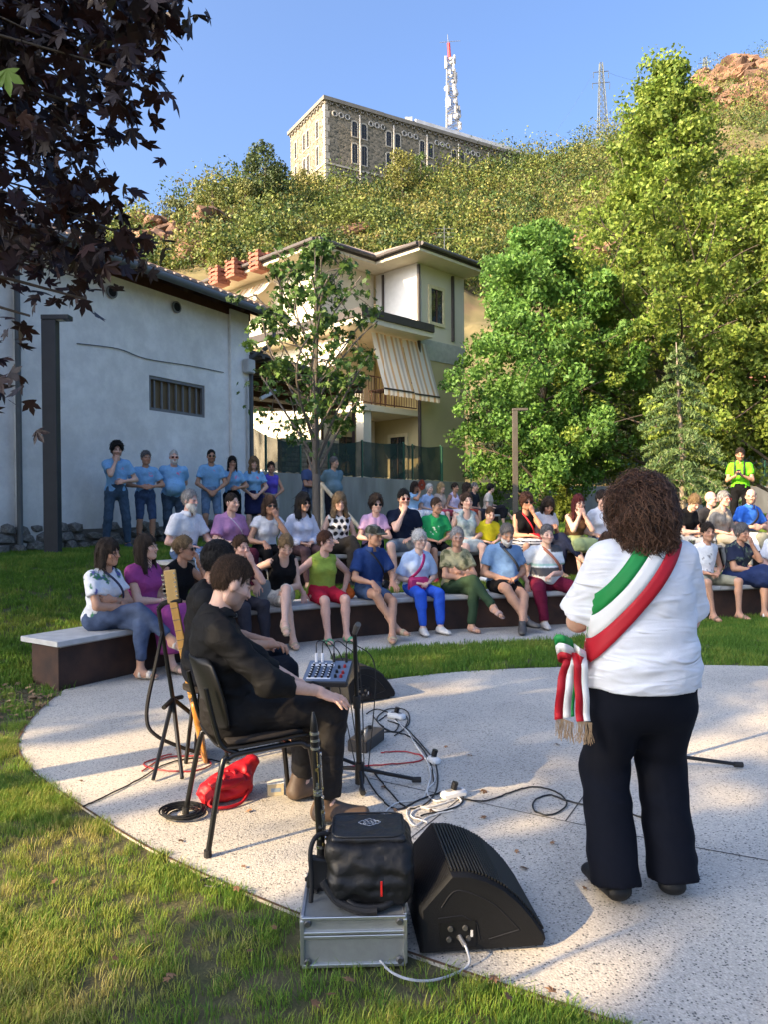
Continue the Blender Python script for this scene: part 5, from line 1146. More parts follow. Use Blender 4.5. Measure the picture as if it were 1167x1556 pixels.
def hair_mesh(style, h, col, seed):
    f = Fld((-.19, -.19, -.40), (.19, .23, .24), h); th = dict(crop=.006, short=.014, curly=.035, bigcurl=.050, bob=.018, long=.016, up=.012, wavy=.026, puffy=.034, thin=.004, fringe=.018).get(style, .014)
    f.ell((0, .016, .036), (.073+th, .092+th, .096+th*1.1), .02)
    def face(rx=.060, z=-.045, rz=.095, y=-.115): f.ell((0, y, z), (rx, .088, rz), .012, mode='s')
    if style in ('short', 'crop', 'thin', 'curly', 'puffy', 'fringe', 'up', 'bigcurl'):
        face(.068 if style != 'puffy' else .062, -.022 if style != 'thin' else .02, .114 if style != 'fringe' else .100)
        zc = dict(puffy=-.075, bigcurl=-.10, curly=-.055).get(style, -.045)
        f.plane((0, .03, zc), (0, -.75, -1)); f.ell((.095, -.055, -.06), (.045, .07, .07), .01, mode='s'); f.ell((-.095, -.055, -.06), (.045, .07, .07), .01, mode='s')
        if style in ('short', 'crop', 'thin'):
            for q in (-1, 1): f.ell((q*.088, -.088, .0), (.05, .062, .082), .01, mode='s')
        if style == 'crop': f.plane((0, .05, -.055), (0, -.1, -1))
        if style == 'thin': f.plane((0, .0, .055), (0, -.35, 1))
        if style == 'up': f.ell((0, .105, .03), (.045, .035, .045), .02)
    else:
        if style in ('bob', 'wavy'): L = -.125 if style == 'bob' else -.19
        else: L = -.24
        w_ = .034 if style != 'wavy' else .05
        for sx in (-1, 1):
            f.cone((sx*.066, .0, .0), (sx*.080, .002 if style == 'bob' else -.01, L), .034, w_, .03)
            f.cone((sx*.045, .06, -.01), (sx*.055, .055, L-.01), .05, .045, .03)
        f.cone((0, .06, -.01), (0, .065, L-.01), .06, .05, .03)
        f.plane((0, 0, L-.015), (0, 0, -1)); face(.058 if style != 'bob' else .055, -.040 if style != 'bob' else -.046, .108, -.125); f.cone((0, -.03, -.12), (0, -.05, -.45), .062, .095, .01, mode='s')
    if style in ('curly', 'bigcurl', 'wavy', 'puffy'):
        m = np.abs(f.F) < .05; i = np.argwhere(m); p = f.lo+i*f.h; f.F[m] += (fbm(p*(34 if style != 'wavy' else 22)+seed, 2)-.40)*(.05 if style != 'puffy' else .025)
    else:
        m = np.abs(f.F) < .04; i = np.argwhere(m); p = f.lo+i*f.h; a = np.arctan2(p[:, 0], p[:, 1]+.02); f.F[m] += (vnoise(np.stack([a*9+seed, p[:, 2]*5, p[:, 1]*12], -1))-.45)*.016
    if style in ('short', 'crop', 'fringe') and h < .007:           # close-up: fuller top, tight sides
        f.ell((0, .004, .074), (.061, .080, .052), .02); f.ell((0, -.125, -.002), (.068, .088, .100), .01, mode='s'); f.plane((0, .03, -.042), (0, -.30, -1))
        for q in (-1, 1): f.ell((q*.085, -.092, .005), (.05, .066, .080), .01, mode='s'); f.ell((q*.085, .006, -.012), (.03, .028, .036), .008, mode='s')
    V, Q = f.mesh(); c = np.array(col)*(.65+.7*vnoise(np.stack([np.arctan2(V[:, 0], V[:, 1])*14+seed, V[:, 2]*14, V[:, 1]*10], -1)))[:, None]
    rng = np.random.default_rng(int(seed*10)+3); close = h < .007; N = 4000 if close else 420; long_ = style in ('bob', 'long', 'wavy'); L0 = dict(crop=.010, short=.020, thin=.010, up=.018, fringe=.028, curly=.022, puffy=.03, bob=.05, long=.06, wavy=.05).get(style, .02)
    i = rng.choice(len(V), min(N, len(V)), replace=N > len(V)); v = V[i]; nn = v-np.array([0, .01, np.where(long_, 0, .02)]); nn[:, 2] *= .35 if long_ else 1; nn /= np.linalg.norm(nn, axis=1, keepdims=True)
    t = (np.tile((0, -.05, -1.), (len(v), 1)) if long_ else v-np.array([0, .06, .13]))+rng.normal(size=v.shape)*(.02 if not long_ else .25)*(1 if long_ else 1); t -= nn*(t*nn).sum(1, keepdims=True); t /= np.linalg.norm(t, axis=1, keepdims=True)+1e-9
    t = t+rng.normal(size=v.shape)*.28; sd = np.cross(nn, t); sd /= np.linalg.norm(sd, axis=1, keepdims=True)+1e-9; Ls = (L0*(.6+.8*rng.random(len(v))))[:, None]; wd = (.0012 if close else .0030); up_ = (rng.random(len(v))*.010+.001)[:, None]*(1 if style not in ('crop', 'thin') else .4)
    m_ = v+t*Ls*.5+nn*up_; e = v+t*Ls+nn*up_*rng.normal(.8, .8, (len(v), 1)); S = np.stack([v-sd*wd, v+sd*wd, m_+sd*wd*.9, m_-sd*wd*.9, e+sd*wd*.25, e-sd*wd*.25], 1).reshape(-1, 3); k = (np.arange(len(v))*6)[:, None]+len(V)
    Q = np.concatenate([Q, k+np.array([[0, 1, 2, 3]]), k+np.array([[3, 2, 4, 5]])]); c = np.concatenate([c, np.repeat(np.array(col)*(.5+1.3*rng.random((len(v), 1))), 6, 0)]); V = np.concatenate([V, S])
    return V*.93*1.015, Q, c
def pattern(kind, V, base, c2, seed):
    """V in body coordinates -> colour per vertex (real prints and weaves)"""
    base = np.array(base); c = np.tile(base, (len(V), 1)); c2 = np.array(c2 if c2 is not None else base)
    if kind == 'hstripe': m = (np.sin(V[:, 2]*2*math.pi/.042) > .1); c[m] = c2
    elif kind == 'block':
        z = V[:, 2]-V[:, 2].min(); H = z.max(); m = ((z > H*.22) & (z < H*.42) & (V[:, 1] < 0)) | ((z > H*.78) & (V[:, 0] > .02)); c[m] = c2; m = (z > H*.46) & (z < H*.52); c[m] = (.35, .55, .5)
    elif kind == 'floral':
        n = fbm(V*16+seed, 3); m = n > .53; c[m] = c2; m = (n > .50) & (n < .53); c[m] = (np.array(c2)+np.array([.08, .12, .05]))
    elif kind == 'yoke':
        n = fbm(V*18+seed, 3); z = (V[:, 2]-V[:, 2].min())/np.ptp(V[:, 2]); m = (n > .50) & (((z > .62) & (z < .9)) | (z < .42)); c[m] = c2; m = (n > .57) & (z > .5); c[m] = (.10, .10, .30)
    elif kind == 'camo': n = fbm(V*14+seed, 3); c[n > .52] = c2; c[n < .40] = base*1.5
    elif kind == 'dots':
        g = .085; q = V[:, [0, 2]]/g+np.array([.3, .2]); q[:, 0] += .5*(np.floor(q[:, 1]) % 2); d = np.hypot(*(q-np.floor(q)-.5).T); c[(d < .36) & (V[:, 1] < .02)] = c2
    elif kind == 'logo':
        zt = V[:, 2].max(); m = (np.hypot(V[:, 0]-.075, V[:, 2]-(zt-.19)) < .042) & (V[:, 1] < 0) & (fbm(V*60, 2) > .42); c[m] = c2
    elif kind == 'print':
        zt = V[:, 2].max(); m = (np.hypot(V[:, 0]*1.0, (V[:, 2]-(zt-.30))*.9) < .10) & (V[:, 1] < 0) & (fbm(V*34+seed, 2) > .49); c[m] = c2
    elif kind == 'check': m = (np.sin(V[:, 0]*90)*np.sin(V[:, 2]*90) > .2); c[m] = c2
    elif kind == 'linen': c = c*(.88+.24*vnoise(V*np.array([70, 70, 20]))[:, None])
    return c
def person(label, loc, fwd, seat=None, H=1.66, wt=1.0, male=0, skin='fair', hair=('short', 'dark'), top=None, bottom=None, shoes=None, arms=('lap', 'lap'), legs='flat', lean=6, twist=0, look=0, nod=4, tilt=0, belly=0,
           old=0, glasses=None, beard=None, bag=None, hat=None, h=.0205, hh=.0086, extra=None, group='audience watching the speaker', seed=1, slump=1.0, foot_dy=0, name='person', bust=None, neckd=0.0):
    s = H/1.70; g = wt**.75; loc = Vector(loc); fwd = nrmz((fwd[0], fwd[1], 0)); yaw = math.atan2(fwd[0], -fwd[1]); Rz = rotv('Z', yaw)
    T = thing(name, loc, label, 'person', group); st = seat is None; mh = .0165
    def W(V): return V@Rz.T+np.array(loc)
    hz = .925*s if st else seat+.095*s*wt**.4
    hip = np.array([0, 0 if st else .02, hz]); Rt = rotv('X', R(lean))@rotv('Z', R(twist)); up = rotv('X', R(lean))@np.array([0, 0, 1.]); fw = Rt@np.array([0, -1., 0]); sx = Rt@np.array([1., 0, 0])
    ts = s*slump; chest = hip+up*.33*ts; shl = hip+up*.432*ts; nb = hip+up*.492*ts-fw*.0*s; shw = (.160 if male else .140)*s*(1+.30*(wt-1)); SH = {'L': shl+sx*shw, 'R': shl-sx*shw}
    if not st: nb = nb+fw*.02*s
    Rh = rotv('Z', R(look))@rotv('X', R(nod))@rotv('Y', R(tilt)); hs_ = s**.5*1.03
    hc = nb+up*(.036*s+neckd)+np.array(Rh@np.array([0, -.012, .128*hs_]))+fw*.015*s; UA, FA, TH, SHN = .285*s, .255*s, .43*s, .425*s
    # ---- arms
    WR = {}; EL = {}; HD = {}; PN = {}; CU = {}
    kneez = hz+.02*s
    for side, ps in zip('LR', arms):
        q = 1 if side == 'L' else -1; hint = (q*.7, .5, -.6); cu = .5; pn = None
        if isinstance(ps, dict): wr = np.array(ps['w'], float); hint = ps.get('hint', hint); cu = ps.get('curl', .5); pn = ps.get('pn'); hd = ps.get('hd')
        else:
            hd = None
            if ps == 'lap': wr = hip+np.array([q*.085, -.20*s-.06*(g-1), .085*s]); hd = (-q*.8, -.55, -.12); pn = (0, .1, -1)
            elif ps == 'knee': wr = hip+np.array([q*.13, -.36*s, .105*s]); hd = (0, -.85, -.5); pn = (0, -.5, -1); cu = .3
            elif ps == 'clasp': wr = hip+np.array([q*.07, -.17*s-belly, .02*s]); hd = (-q*.75, -.25, -.6); pn = (0, 1, -.3); hint = (q, .3, -.2)
            elif ps == 'belt': wr = hip+np.array([q*.09, -.20*s-belly, .15*s]); hd = (-q*.9, -.2, -.1); pn = (0, 1, -.3); hint = (q, .5, -.3)
            elif ps == 'crossed': wr = chest+np.array([-q*.045*s, 0, -.13*s+.035*q])+fw*((.20 if q < 0 else .165)*s*g); hd = (-q*1., .25, .12); pn = (0, 1, 0); hint = (q*.9, -.25, -.9); cu = .8
            elif ps == 'chin': wr = hc+Rh@np.array([q*.035, -.105, -.165*hs_]); hd = tuple(Rh@np.array([-q*.25, .12, 1.])); pn = tuple(Rh@np.array([-q*.2, 1, 0])); hint = (q*.35, -.5, -1); cu = 1.0
            elif ps == 'face': wr = hc+Rh@np.array([q*.045, -.135, -.135*hs_]); hd = tuple(Rh@np.array([-q*.4, .10, 1.])); pn = tuple(Rh@np.array([-q*.2, 1, 0])); hint = (q*.5, -.3, -1); cu = .8
            elif ps == 'side': wr = np.array([q*(.25*s*g**.6+belly*.4), -.02, hz-.10*s]); hd = (0, -.1, -1); pn = (-q, 0, 0); hint = (q*.3, 1, 0); cu = .35
            elif ps == 'back': wr = hip+np.array([q*.03, .17*s, .05]); hd = (-q, .1, -.2); pn = (0, -1, 0); hint = (q, .4, -.2)
            elif ps == 'phone': wr = chest+np.array([q*.05*s, 0, -.06*s])+fw*(.24*s); hd = (-q*.4, -.6, .5); pn = (-q*.4, .3, -.2); hint = (q*.6, .3, -1); cu = .9
            elif ps == 'seatrest': wr = hip+np.array([q*.26*s, -.06, .0]); hd = (q*.2, -.6, -.8); pn = (0, 0, -1); cu = .2; hint = (q, .4, 0)
            elif ps == 'front': wr = chest+np.array([q*.06*s, 0, -.12*s])+fw*(.26*s*g); hd = (-q*.6, -.8, .1); pn = (-q*.6, .4, -.4); hint = (q*.8, .4, -.8)
            elif ps == 'over': wr = hip+np.array([-q*.02, -.30*s, .12*s]); hd = (-q*.8, -.5, -.2); pn = (0, -.2, -1)
        e, wr = ik(SH[side], wr, UA, FA, hint); WR[side], EL[side] = wr, e; HD[side] = nrmz(hd if hd is not None else wr-e); PN[side] = pn if pn is not None else (0, 0, -1); CU[side] = cu
    # ---- legs
    HP = {'L': hip+np.array([.088*s*g**.6, 0, -.01]), 'R': hip+np.array([-.088*s*g**.6, 0, -.01])}; KN = {}; AN = {}; FD = {}; ah = .078*s; fwl = [0, -1, 0]
    for side in 'LR':
        q = 1 if side == 'L' else -1; khint = (q*.12, -1, .8); fd = (q*.18, -1, 0)
        if st:
            a = np.array([q*.115*s*(1.5 if legs == 'wide' else 1), .01 if legs != 'step' else -.05*q, ah]); khint = (q*.1, -1, 0)
            if isinstance(legs, dict): a = np.array(legs[side], float); fd = legs.get('fd'+side, fd)
        else:
            y0 = -.44*s-.02+foot_dy
            if legs == 'flat': a = np.array([q*.11, y0, ah])
            elif legs == 'apart': a = np.array([q*.19, y0+.03, ah]); khint = (q*.5, -1, .8)
            elif legs == 'together': a = np.array([q*.06, y0-.02, ah])
            elif legs == 'ankles': a = np.array([-q*.05, y0-.14-.05*q, ah+(.05 if side == 'R' else 0)]); khint = (q*.6, -1, .9); fd = (-q*.5, -1, 0)
            elif legs == 'tuck': a = np.array([q*.10, y0+.16, ah])
            elif legs == 'stretch': a = np.array([q*.12, y0-.22, ah])
            elif legs in ('crossR', 'crossL'):
                if legs[-1] == side: a = np.array([-q*.20, y0-.20, .30*s]); khint = (-q*.25, -.7, 1.2); fd = (-q*.25, -1, -.35)
                else: a = np.array([q*.02, y0+.02, ah])
            elif isinstance(legs, dict): a = np.array(legs[side], float); fd = legs.get('fd'+side, fd); khint = legs.get('k'+side, khint)
        k_, a = ik(HP[side], a, TH, SHN, khint)
        if not st and legs in ('crossR', 'crossL') and legs[-1] == side:
            k_ = k_+np.array([0, 0, .055*s]); a = a+np.array([0, 0, .03])
        KN[side], AN[side], FD[side] = k_, a, nrmz(fd)
    allp = np.array([*SH.values(), *EL.values(), *WR.values(), *HP.values(), *KN.values(), *AN.values(), hip, nb]); lo, hi = allp.min(0)-.32*s, allp.max(0)+.32*s; lo[2] = max(lo[2], -.05)
    skc = np.array(SK[skin] if isinstance(skin, str) else skin)
    def torso(f, inf, tk=.05, lower=True, bustv=None):
        if lower: f.ell(hip+np.array([0, .012, .015]), np.array([.160*g+inf, .118*g+inf, .125+inf])*np.array([s, s, s]), tk, rot=np.array(Matrix.Rotation(R(lean*.5), 3, 'X')))
        f.ell(hip+up*.16*ts, np.array([(.142 if male else .130)*g+inf, .104*g+inf, .15+inf])*s, tk, rot=Rt); f.ell(chest, np.array([(.158 if male else .140)*g**.8+inf, .108*g**.8+inf, .17+inf])*s, tk, rot=Rt)
        f.cone(SH['L']-sx*.02, SH['R']+sx*.02, .050*s*g**.5+inf*.8, .050*s*g**.5+inf*.8, tk); f.cone(shl, nb+up*.02, .075*s+inf*.6, .052*s+inf*.5, .05)
        for q in (-1, 1): f.cone(nb-up*.02*s, SH['L' if q == 1 else 'R']+up*.012*s-sx*q*.02, .045*s+inf*.6, .034*s+inf*.6, .03)
        if belly: f.ell(hip+up*.13*ts+fw*(.05+belly*.5)*s, np.array([.135*g+inf, .085*g+belly*.6+inf, .14+inf])*s, .06, rot=Rt)
        bv = bustv if bustv is not None else (0 if male else .055*g)
        if bv:
            for q in (-1, 1): f.ell(chest+sx*q*.068*s+fw*.082*s*g**.6-up*.015*s, (np.array([bv, bv*.9, bv])+inf)*s, .04)
    # ---- body
    f = Fld(lo, hi, h*1.12 if h > .0125 else h); torso(f, -.024)
    f.cone(nb-up*.03, hc-Rh@np.array([0, -.01, .06]), .056*s*g**.4, .050*s*g**.4, .03)
    for sd in 'LR':
        f.cone(SH[sd], EL[sd], .047*s*g, .038*s*g, .03); m_ = EL[sd]*.7+WR[sd]*.3; f.cone(EL[sd], m_, .038*s*g, .037*s*g, .02); f.cone(m_, WR[sd], .037*s*g, .0245*s*g**.5, .02)
        f.cone(HP[sd], KN[sd], .080*s*g, .054*s*g**.8, .03); c_ = KN[sd]*.68+AN[sd]*.32+np.array([0, .012, 0]); f.cone(KN[sd], c_, .052*s*g**.8, .053*s*g**.9, .02); f.cone(c_, AN[sd], .052*s*g**.9, .032*s*g**.5, .02)
        fd = FD[sd]; sole = AN[sd]-np.array([0, 0, ah*.80]); heel = sole-fd*.035*s+np.array([0, 0, .028]); toe = sole+fd*.165*s+np.array([0, 0, .018 if abs(fd[2]) < .1 else .018])
        f.cone(AN[sd], heel+fd*.02, .034*s, .032*s, .02); f.cone(heel, toe, .030*s, .022*s, .02, wide=np.cross(fd, (0, 0, 1)), wf=1.55); f.cone(AN[sd], toe-fd*.05, .033*s, .02*s, .03)
    V, Q = f.mesh(); parts = [(V, Q, skc*1.0)]
    hv, hq_, hcf, br, brd = get_head(male, hh, old); HMt = Rh*hs_; hcol = skc*hcf; hairc = HC[hair[1]] if isinstance(hair[1], str) else hair[1]
    hcol = hcol*(1-br[:, None])+np.array(hairc)*1.1*br[:, None]
    if beard: bc = np.array(HC[beard[0]]); bm_ = (brd*beard[1])[:, None]; hcol = hcol*(1-bm_)+bc*bm_
    parts.append((hv@HMt.T+hc, hq_, hcol))
    for sd in 'LR':
        q = 1 if sd == 'L' else -1; x_ = HD[sd]; z_ = -nrmz(PN[sd]); z_ = nrmz(z_-x_*(z_@x_)); y_ = np.cross(z_, x_); pv, pq = get_hand(CU[sd], hh*.97 if h > .0125 else .0045, (arms['LR'.index(sd)].get('spread', .1) if isinstance(arms['LR'.index(sd)], dict) else .1))
        pv = pv*s*.97; thumb_y = -q if True else q
        pv = pv*np.array([1, thumb_y*-1*1.0, 1]) if False else pv.copy(); flip = (q == 1)
        if flip: pv[:, 1] *= -1; pq = pq[:, ::-1]
        parts.append((pv@np.stack([x_, y_, z_], 0)+WR[sd], pq, skc*np.array([1.0, .94, .92])))
    V, Q, C = join(parts); mesh_np('body', W(V), Q, skinm, T, True, C)
    # ---- top
    nm, bm_col = None, None
    if top:
        kind = top.get('kind', 'tee'); inf = top.get('inf', .015); f = Fld(lo, hi, top.get('h', h)); torso(f, inf, bustv=bust)
        if extra and 'torso' in extra: extra['torso'](f, locals())
        sl = dict(tee=.62, sleeveless=-1, tank=-1, polo=.62, shirt=.72, long=2, elbow=.95, rolled=1.55, cap=.35).get(kind, .62)
        sl = top.get('sleeve', sl)
        for sd in 'LR':
            if sl > 0:
                e0 = SH[sd]+(EL[sd]-SH[sd])*min(1, sl); f.cone(SH[sd], e0, .048*s*g+inf*.9, .044*s*g+inf*1.3+.007, .03, flat=(0, sl <= 1))
                if sl > 1: e1 = EL[sd]+(WR[sd]-EL[sd])*(sl-1); f.cone(EL[sd], e1, .046*s*g+inf, .038*s*g+inf*.8, .025, flat=(0, 1))
        hem = top.get('hem', -.10 if st else .0); f.plane(hip+up*hem*s, -up)
        nk = nb+up*top.get('neck', .03)*s; f.cone(nk+fw*.03*s, nk+fw*.07*s+up*.12, top.get('nr', .060)*s*g**.3, top.get('nr', .060)*1.5*s, .006, mode='s')
        if kind == 'tank':
            for q in (-1, 1): f.cone(SH['L' if q == 1 else 'R']+sx*q*.0*s-up*.0, SH['L' if q == 1 else 'R']+sx*q*.03*s-up*.10*s, .058*s*g**.5, .05*s, .012, mode='s')
            f.ell(nk+fw*.10*s-up*.05*s, (.075*s, .10*s, .09*s), .01, mode='s'); f.ell(nk-fw*.10*s-up*.02*s, (.07*s, .06*s, .08*s), .01, mode='s')
        if kind == 'sleeveless':
            for q in (-1, 1): f.cone(SH['L' if q == 1 else 'R']+sx*q*.045*s+up*.05, SH['L' if q == 1 else 'R']+sx*q*.04*s-up*.12*s, .040*s, .05*s, .012, mode='s')
        if top.get('v'): f.cone(nb+fw*.10*s-up*.13*s, nb+fw*.10*s+up*.06*s, .012*s, .06*s, .01, mode='s')
        f.wrinkle(top.get('wr', .017), top.get('wf', 8), seed, top.get('ws', (1, 1, 1)))
        if extra and 'top' in extra: extra['top'](f, locals())
        V, Q = f.mesh(); c = pattern(top.get('pat'), V, top['c'], top.get('c2'), seed)
        to = mesh_np(top.get('name', 'shirt'), W(V), Q, top.get('mat', clothm), T, True, c)
        if kind in ('polo', 'shirt') or top.get('collar'):
            mb = MB(); r_ = .066*s*g**.35
            for q in (-1, 1):
                pts = []
                for a in np.linspace(.25, 2.9, 8): p = nb+up*(.022-.012*(a-1.5)**2*.0)*s+fw*math.cos(a)*r_*1.05+sx*q*math.sin(a)*r_; pts.append(p)
                V2 = []; 
                for p, a in zip(pts, np.linspace(.25, 2.9, 8)):
                    o_ = nrmz(fw*math.cos(a)+sx*q*math.sin(a)); V2 += [p+up*.022*s-o_*.004, p-up*.018*s+o_*.026*s-(up*.018*s if a < .9 else 0)]
                V2 = [tuple(x) for x in W(np.array(V2))]; mb.add(V2, [(2*i, 2*i+1, 2*i+3, 2*i+2) for i in range(7)])
            co = mb.build('collar', mat('collar_%02x%02x%02x' % tuple(int(min(1, x)*255) for x in top.get('cc', top['c'])), tuple(top.get('cc', top['c'])), .9), to, smooth=True); sm_ = co.modifiers.new('thick', 'SOLIDIFY'); sm_.thickness = .004
    # ---- legwear
    if bottom:
        kind = bottom['kind']; inf = bottom.get('inf', .006); f = Fld(lo, hi, h); ln = bottom.get('len', dict(trousers=1.93, jeans=1.93, shorts=.72, capri=1.45, skirt=.95, dress=1.6, wide=1.95, bermuda=.92)[kind])
        f.ell(hip+np.array([0, .012, .005]), (np.array([.160*g+inf, .118*g+inf, .12+inf]))*s, .05); f.cone(hip, hip+up*.12*ts, .13*g*s, .125*g*s, .04, wide=sx, wf=1.12, flat=(0, 1))
        fl = bottom.get('flare', 0)
        if kind in ('skirt', 'dress'):
            for t_ in np.linspace(0, 1, 5):
                a_ = HP['L']*(1-t_)+HP['R']*t_; k_ = KN['L']*(1-t_)+KN['R']*t_; n_ = AN['L']*(1-t_)+AN['R']*t_; e_ = a_+(k_-a_)*min(1, ln); f.cone(a_, e_, .088*s*g+inf, .066*s*g+inf+fl*.4, .05, flat=(0, ln <= 1))
                if ln > 1: f.cone(k_, k_+(n_-k_)*(ln-1), .070*s*g+inf+fl*.4, .07*s+inf+fl, .05, flat=(0, 1))
        else:
            for sd in 'LR':
                e_ = HP[sd]+(KN[sd]-HP[sd])*min(1, ln); w0, w1 = .083*s*g+inf, .058*s*g**.8+inf*1.3+(fl if ln <= 1 else 0); f.cone(HP[sd], e_, w0, w0+(w1-w0)*min(1, ln), .03, flat=(0, ln <= 1))
                if ln > 1:
                    f.cone(KN[sd], KN[sd]*.68+AN[sd]*.32+np.array([0, .012, 0]), .056*s*g**.8+inf*1.2, .056*s*g**.9+inf*1.3, .02); e2 = KN[sd]+(AN[sd]-KN[sd])*(ln-1); f.cone(KN[sd], e2, .056*s*g**.8+inf*1.2, bottom.get('cuff', .046)*s*g**.5+inf*1.2+fl, .025, flat=(0, 1))
        f.wrinkle(.015, 9, seed+5)
        if extra and 'bottom' in extra: extra['bottom'](f, locals())
        V, Q = f.mesh(); mesh_np(dict(skirt='skirt', dress='dress_skirt', shorts='shorts', bermuda='shorts').get(kind, 'trousers'), W(V), Q, bottom.get('mat', denim if kind in ('jeans',) or bottom.get('denim') else clothm), T, True, pattern(bottom.get('pat'), V, bottom['c'], bottom.get('c2'), seed))
    # ---- shoes
    if shoes:
        for sd in 'LR':
            fd = FD[sd]; fdv = fd; sole = AN[sd]-np.array([0, 0, ah*.80]); side_ = np.cross(fd, (0, 0, 1)); side_ /= np.linalg.norm(side_); upv = np.cross(side_, fd); heel = sole-fd*.035*s+upv*.028; toe = sole+fd*.17*s+upv*.020
            f = Fld(np.minimum(heel, toe)-.10, np.maximum(AN[sd], np.maximum(heel, toe))+.10, .013 if h > .0125 else .007); kd = shoes.get('kind', 'shoe')
            if kd == 'sandal':
                f.cone(heel, toe, .034*s, .027*s, .01, wide=side_, wf=1.6); f.cone(AN[sd], toe-fd*.05, .036*s, .025*s, .02); F0 = f.F.copy(); pts = np.stack(np.meshgrid(*f.ax, indexing='ij'), -1); along = (pts-heel)@fd; hgt_ = (pts-sole)@upv
                band = np.minimum(np.abs(along-.135*s)-.022, np.minimum(np.abs(along-.045*s)-.014, np.maximum(hgt_-.010, -hgt_-.03))); f.F = np.maximum(F0-.002, band)
            else:
                f.cone(heel, toe, .036*s, .028*s, .02, wide=side_, wf=1.5); f.cone(AN[sd]-fd*.0, toe-fd*.06, .040*s, .026*s, .03)
                if kd in ('boot', 'sneaker'): f.cone(heel+upv*.01, AN[sd]+upv*.012*(5 if kd == 'boot' else 1), .037*s, .041*s, .02, flat=(0, 1))
                f.plane(AN[sd]+upv*(.075 if kd == 'boot' else .022), upv)
            f.plane(sole-upv*.012, -upv); V, Q = f.mesh(); c = np.tile(np.array(shoes['c']), (len(V), 1)); lowm = ((V-sole)@upv) < .008; c[lowm] = shoes.get('sole', np.array(shoes['c'])*.5); mesh_np('sandal' if kd == 'sandal' else 'shoe', W(V), Q, shoem, T, True, c)
    # ---- hair, hat, glasses, beard
    if hair[0] and hair[0] != 'bald':
        V, Q, c = hair_mesh(hair[0], .0118 if h > .0125 else .0055, hairc, seed*2.1); ho = mesh_np('hair', W(V@HMt.T+hc), Q, hairm, T, True, c)
    if beard and beard[1] > .8:
        f = Fld((-.09, -.15, -.19), (.09, .05, 0), .008); f.ell((0, -.045, -.080), (.062, .058, .055+.02*(len(beard) > 2)), .02); f.cone((0, -.075, -.10), (0, -.085, -.125-.035*(len(beard) > 2)), .03, .015, .03); f.ell((0, -.1, -.055), (.024, .02, .012), .006, mode='s'); f.plane((0, 0, -.036), (0, .55, 1)); f.wrinkle(.008, 60, seed)
        V, Q = f.mesh(); mesh_np('beard', W(V*.93@HMt.T+hc), Q, hairm, T, True, np.tile(np.array(HC[beard[0]]), (len(V), 1)))
    def HT(p): return tuple(W((np.array(p)@HMt.T+hc)[None])[0])
    if glasses:
        mb = MB(); e = .033*.93; yy = -.094*.93
        for q in (-1, 1):
            c0 = np.array([q*.032, -.091, .004]); pts = [c0+np.array([.0225*math.cos(a), 0.004*math.cos(a)*q*0, .0175*math.sin(a)]) for a in np.linspace(0, 2*math.pi, 11)]
            if glasses == 'sun' or glasses == 'sunred': mb.add([HT(p) for p in pts[:-1]]+[HT(p+np.array([0, .004, 0])) for p in pts[:-1]], [tuple(range(10)), tuple(range(19, 9, -1))]+[(i, (i+1) % 10, 10+(i+1) % 10, 10+i) for i in range(10)], 1)
            mb.tube([HT(p) for p in pts], .0022, 5, 0, False); mb.tube([HT(c0+np.array([q*.022, 0, .006])), HT((q*.074, -.03, .006)), HT((q*.078, .02, .0))], .002, 5)
        mb.tube([HT((-.01, -.0945, .008)), HT((.01, -.0945, .008))], .002, 5)
        gm_ = dict(sun=blackp, sunred=mat('red_frame', (.40, .02, .02), .3), red=mat('red_frame', (.40, .02, .02), .3), wire=mat('wire_frame', (.25, .23, .22), .35, metal=.5), black=blackp)[glasses]; mb.build('sunglasses' if 'sun' in glasses else 'glasses', [gm_, lensm], T)
    if hat:
        f = Fld((-.13, -.20, -.02), (.13, .14, .18), .008); f.ell((0, .014, .055), (.090, .108, .085), .02); f.plane((0, 0, .030), (0, 0, -1)); f.cone((-.035, -.11, .038), (.035, -.11, .038), .06, .06, .01, wide=(0, 1, 0), wf=1.0); f.F = np.maximum(f.F, np.abs(f.ax[2]-.075)[None, None, :]-.045); 
        V, Q = f.mesh(); lowf = (V[:, 1] < -.10) & (V[:, 2] > .05); V[lowf, 2] = .05-.15*(-.10-V[lowf, 1]); mesh_np('cap', W(V*.95@HMt.T+hc), Q, clothm, T, True, pattern('camo', V, hat, np.array(hat)*.4, seed))
    info = dict(T=T, W=W, hip=hip, up=up, fw=fw, sx=sx, chest=chest, nb=nb, SH=SH, WR=WR, EL=EL, KN=KN, AN=AN, hc=hc, Rh=Rh, s=s, g=g, HT=HT, HMt=HMt, lo=lo, hi=hi, belly=belly, Rz=Rz, loc=loc)
    if bag: strap_bag(info, **bag)
    return info
def tw(info, pts): return [tuple(x) for x in info['W'](np.array(pts))]
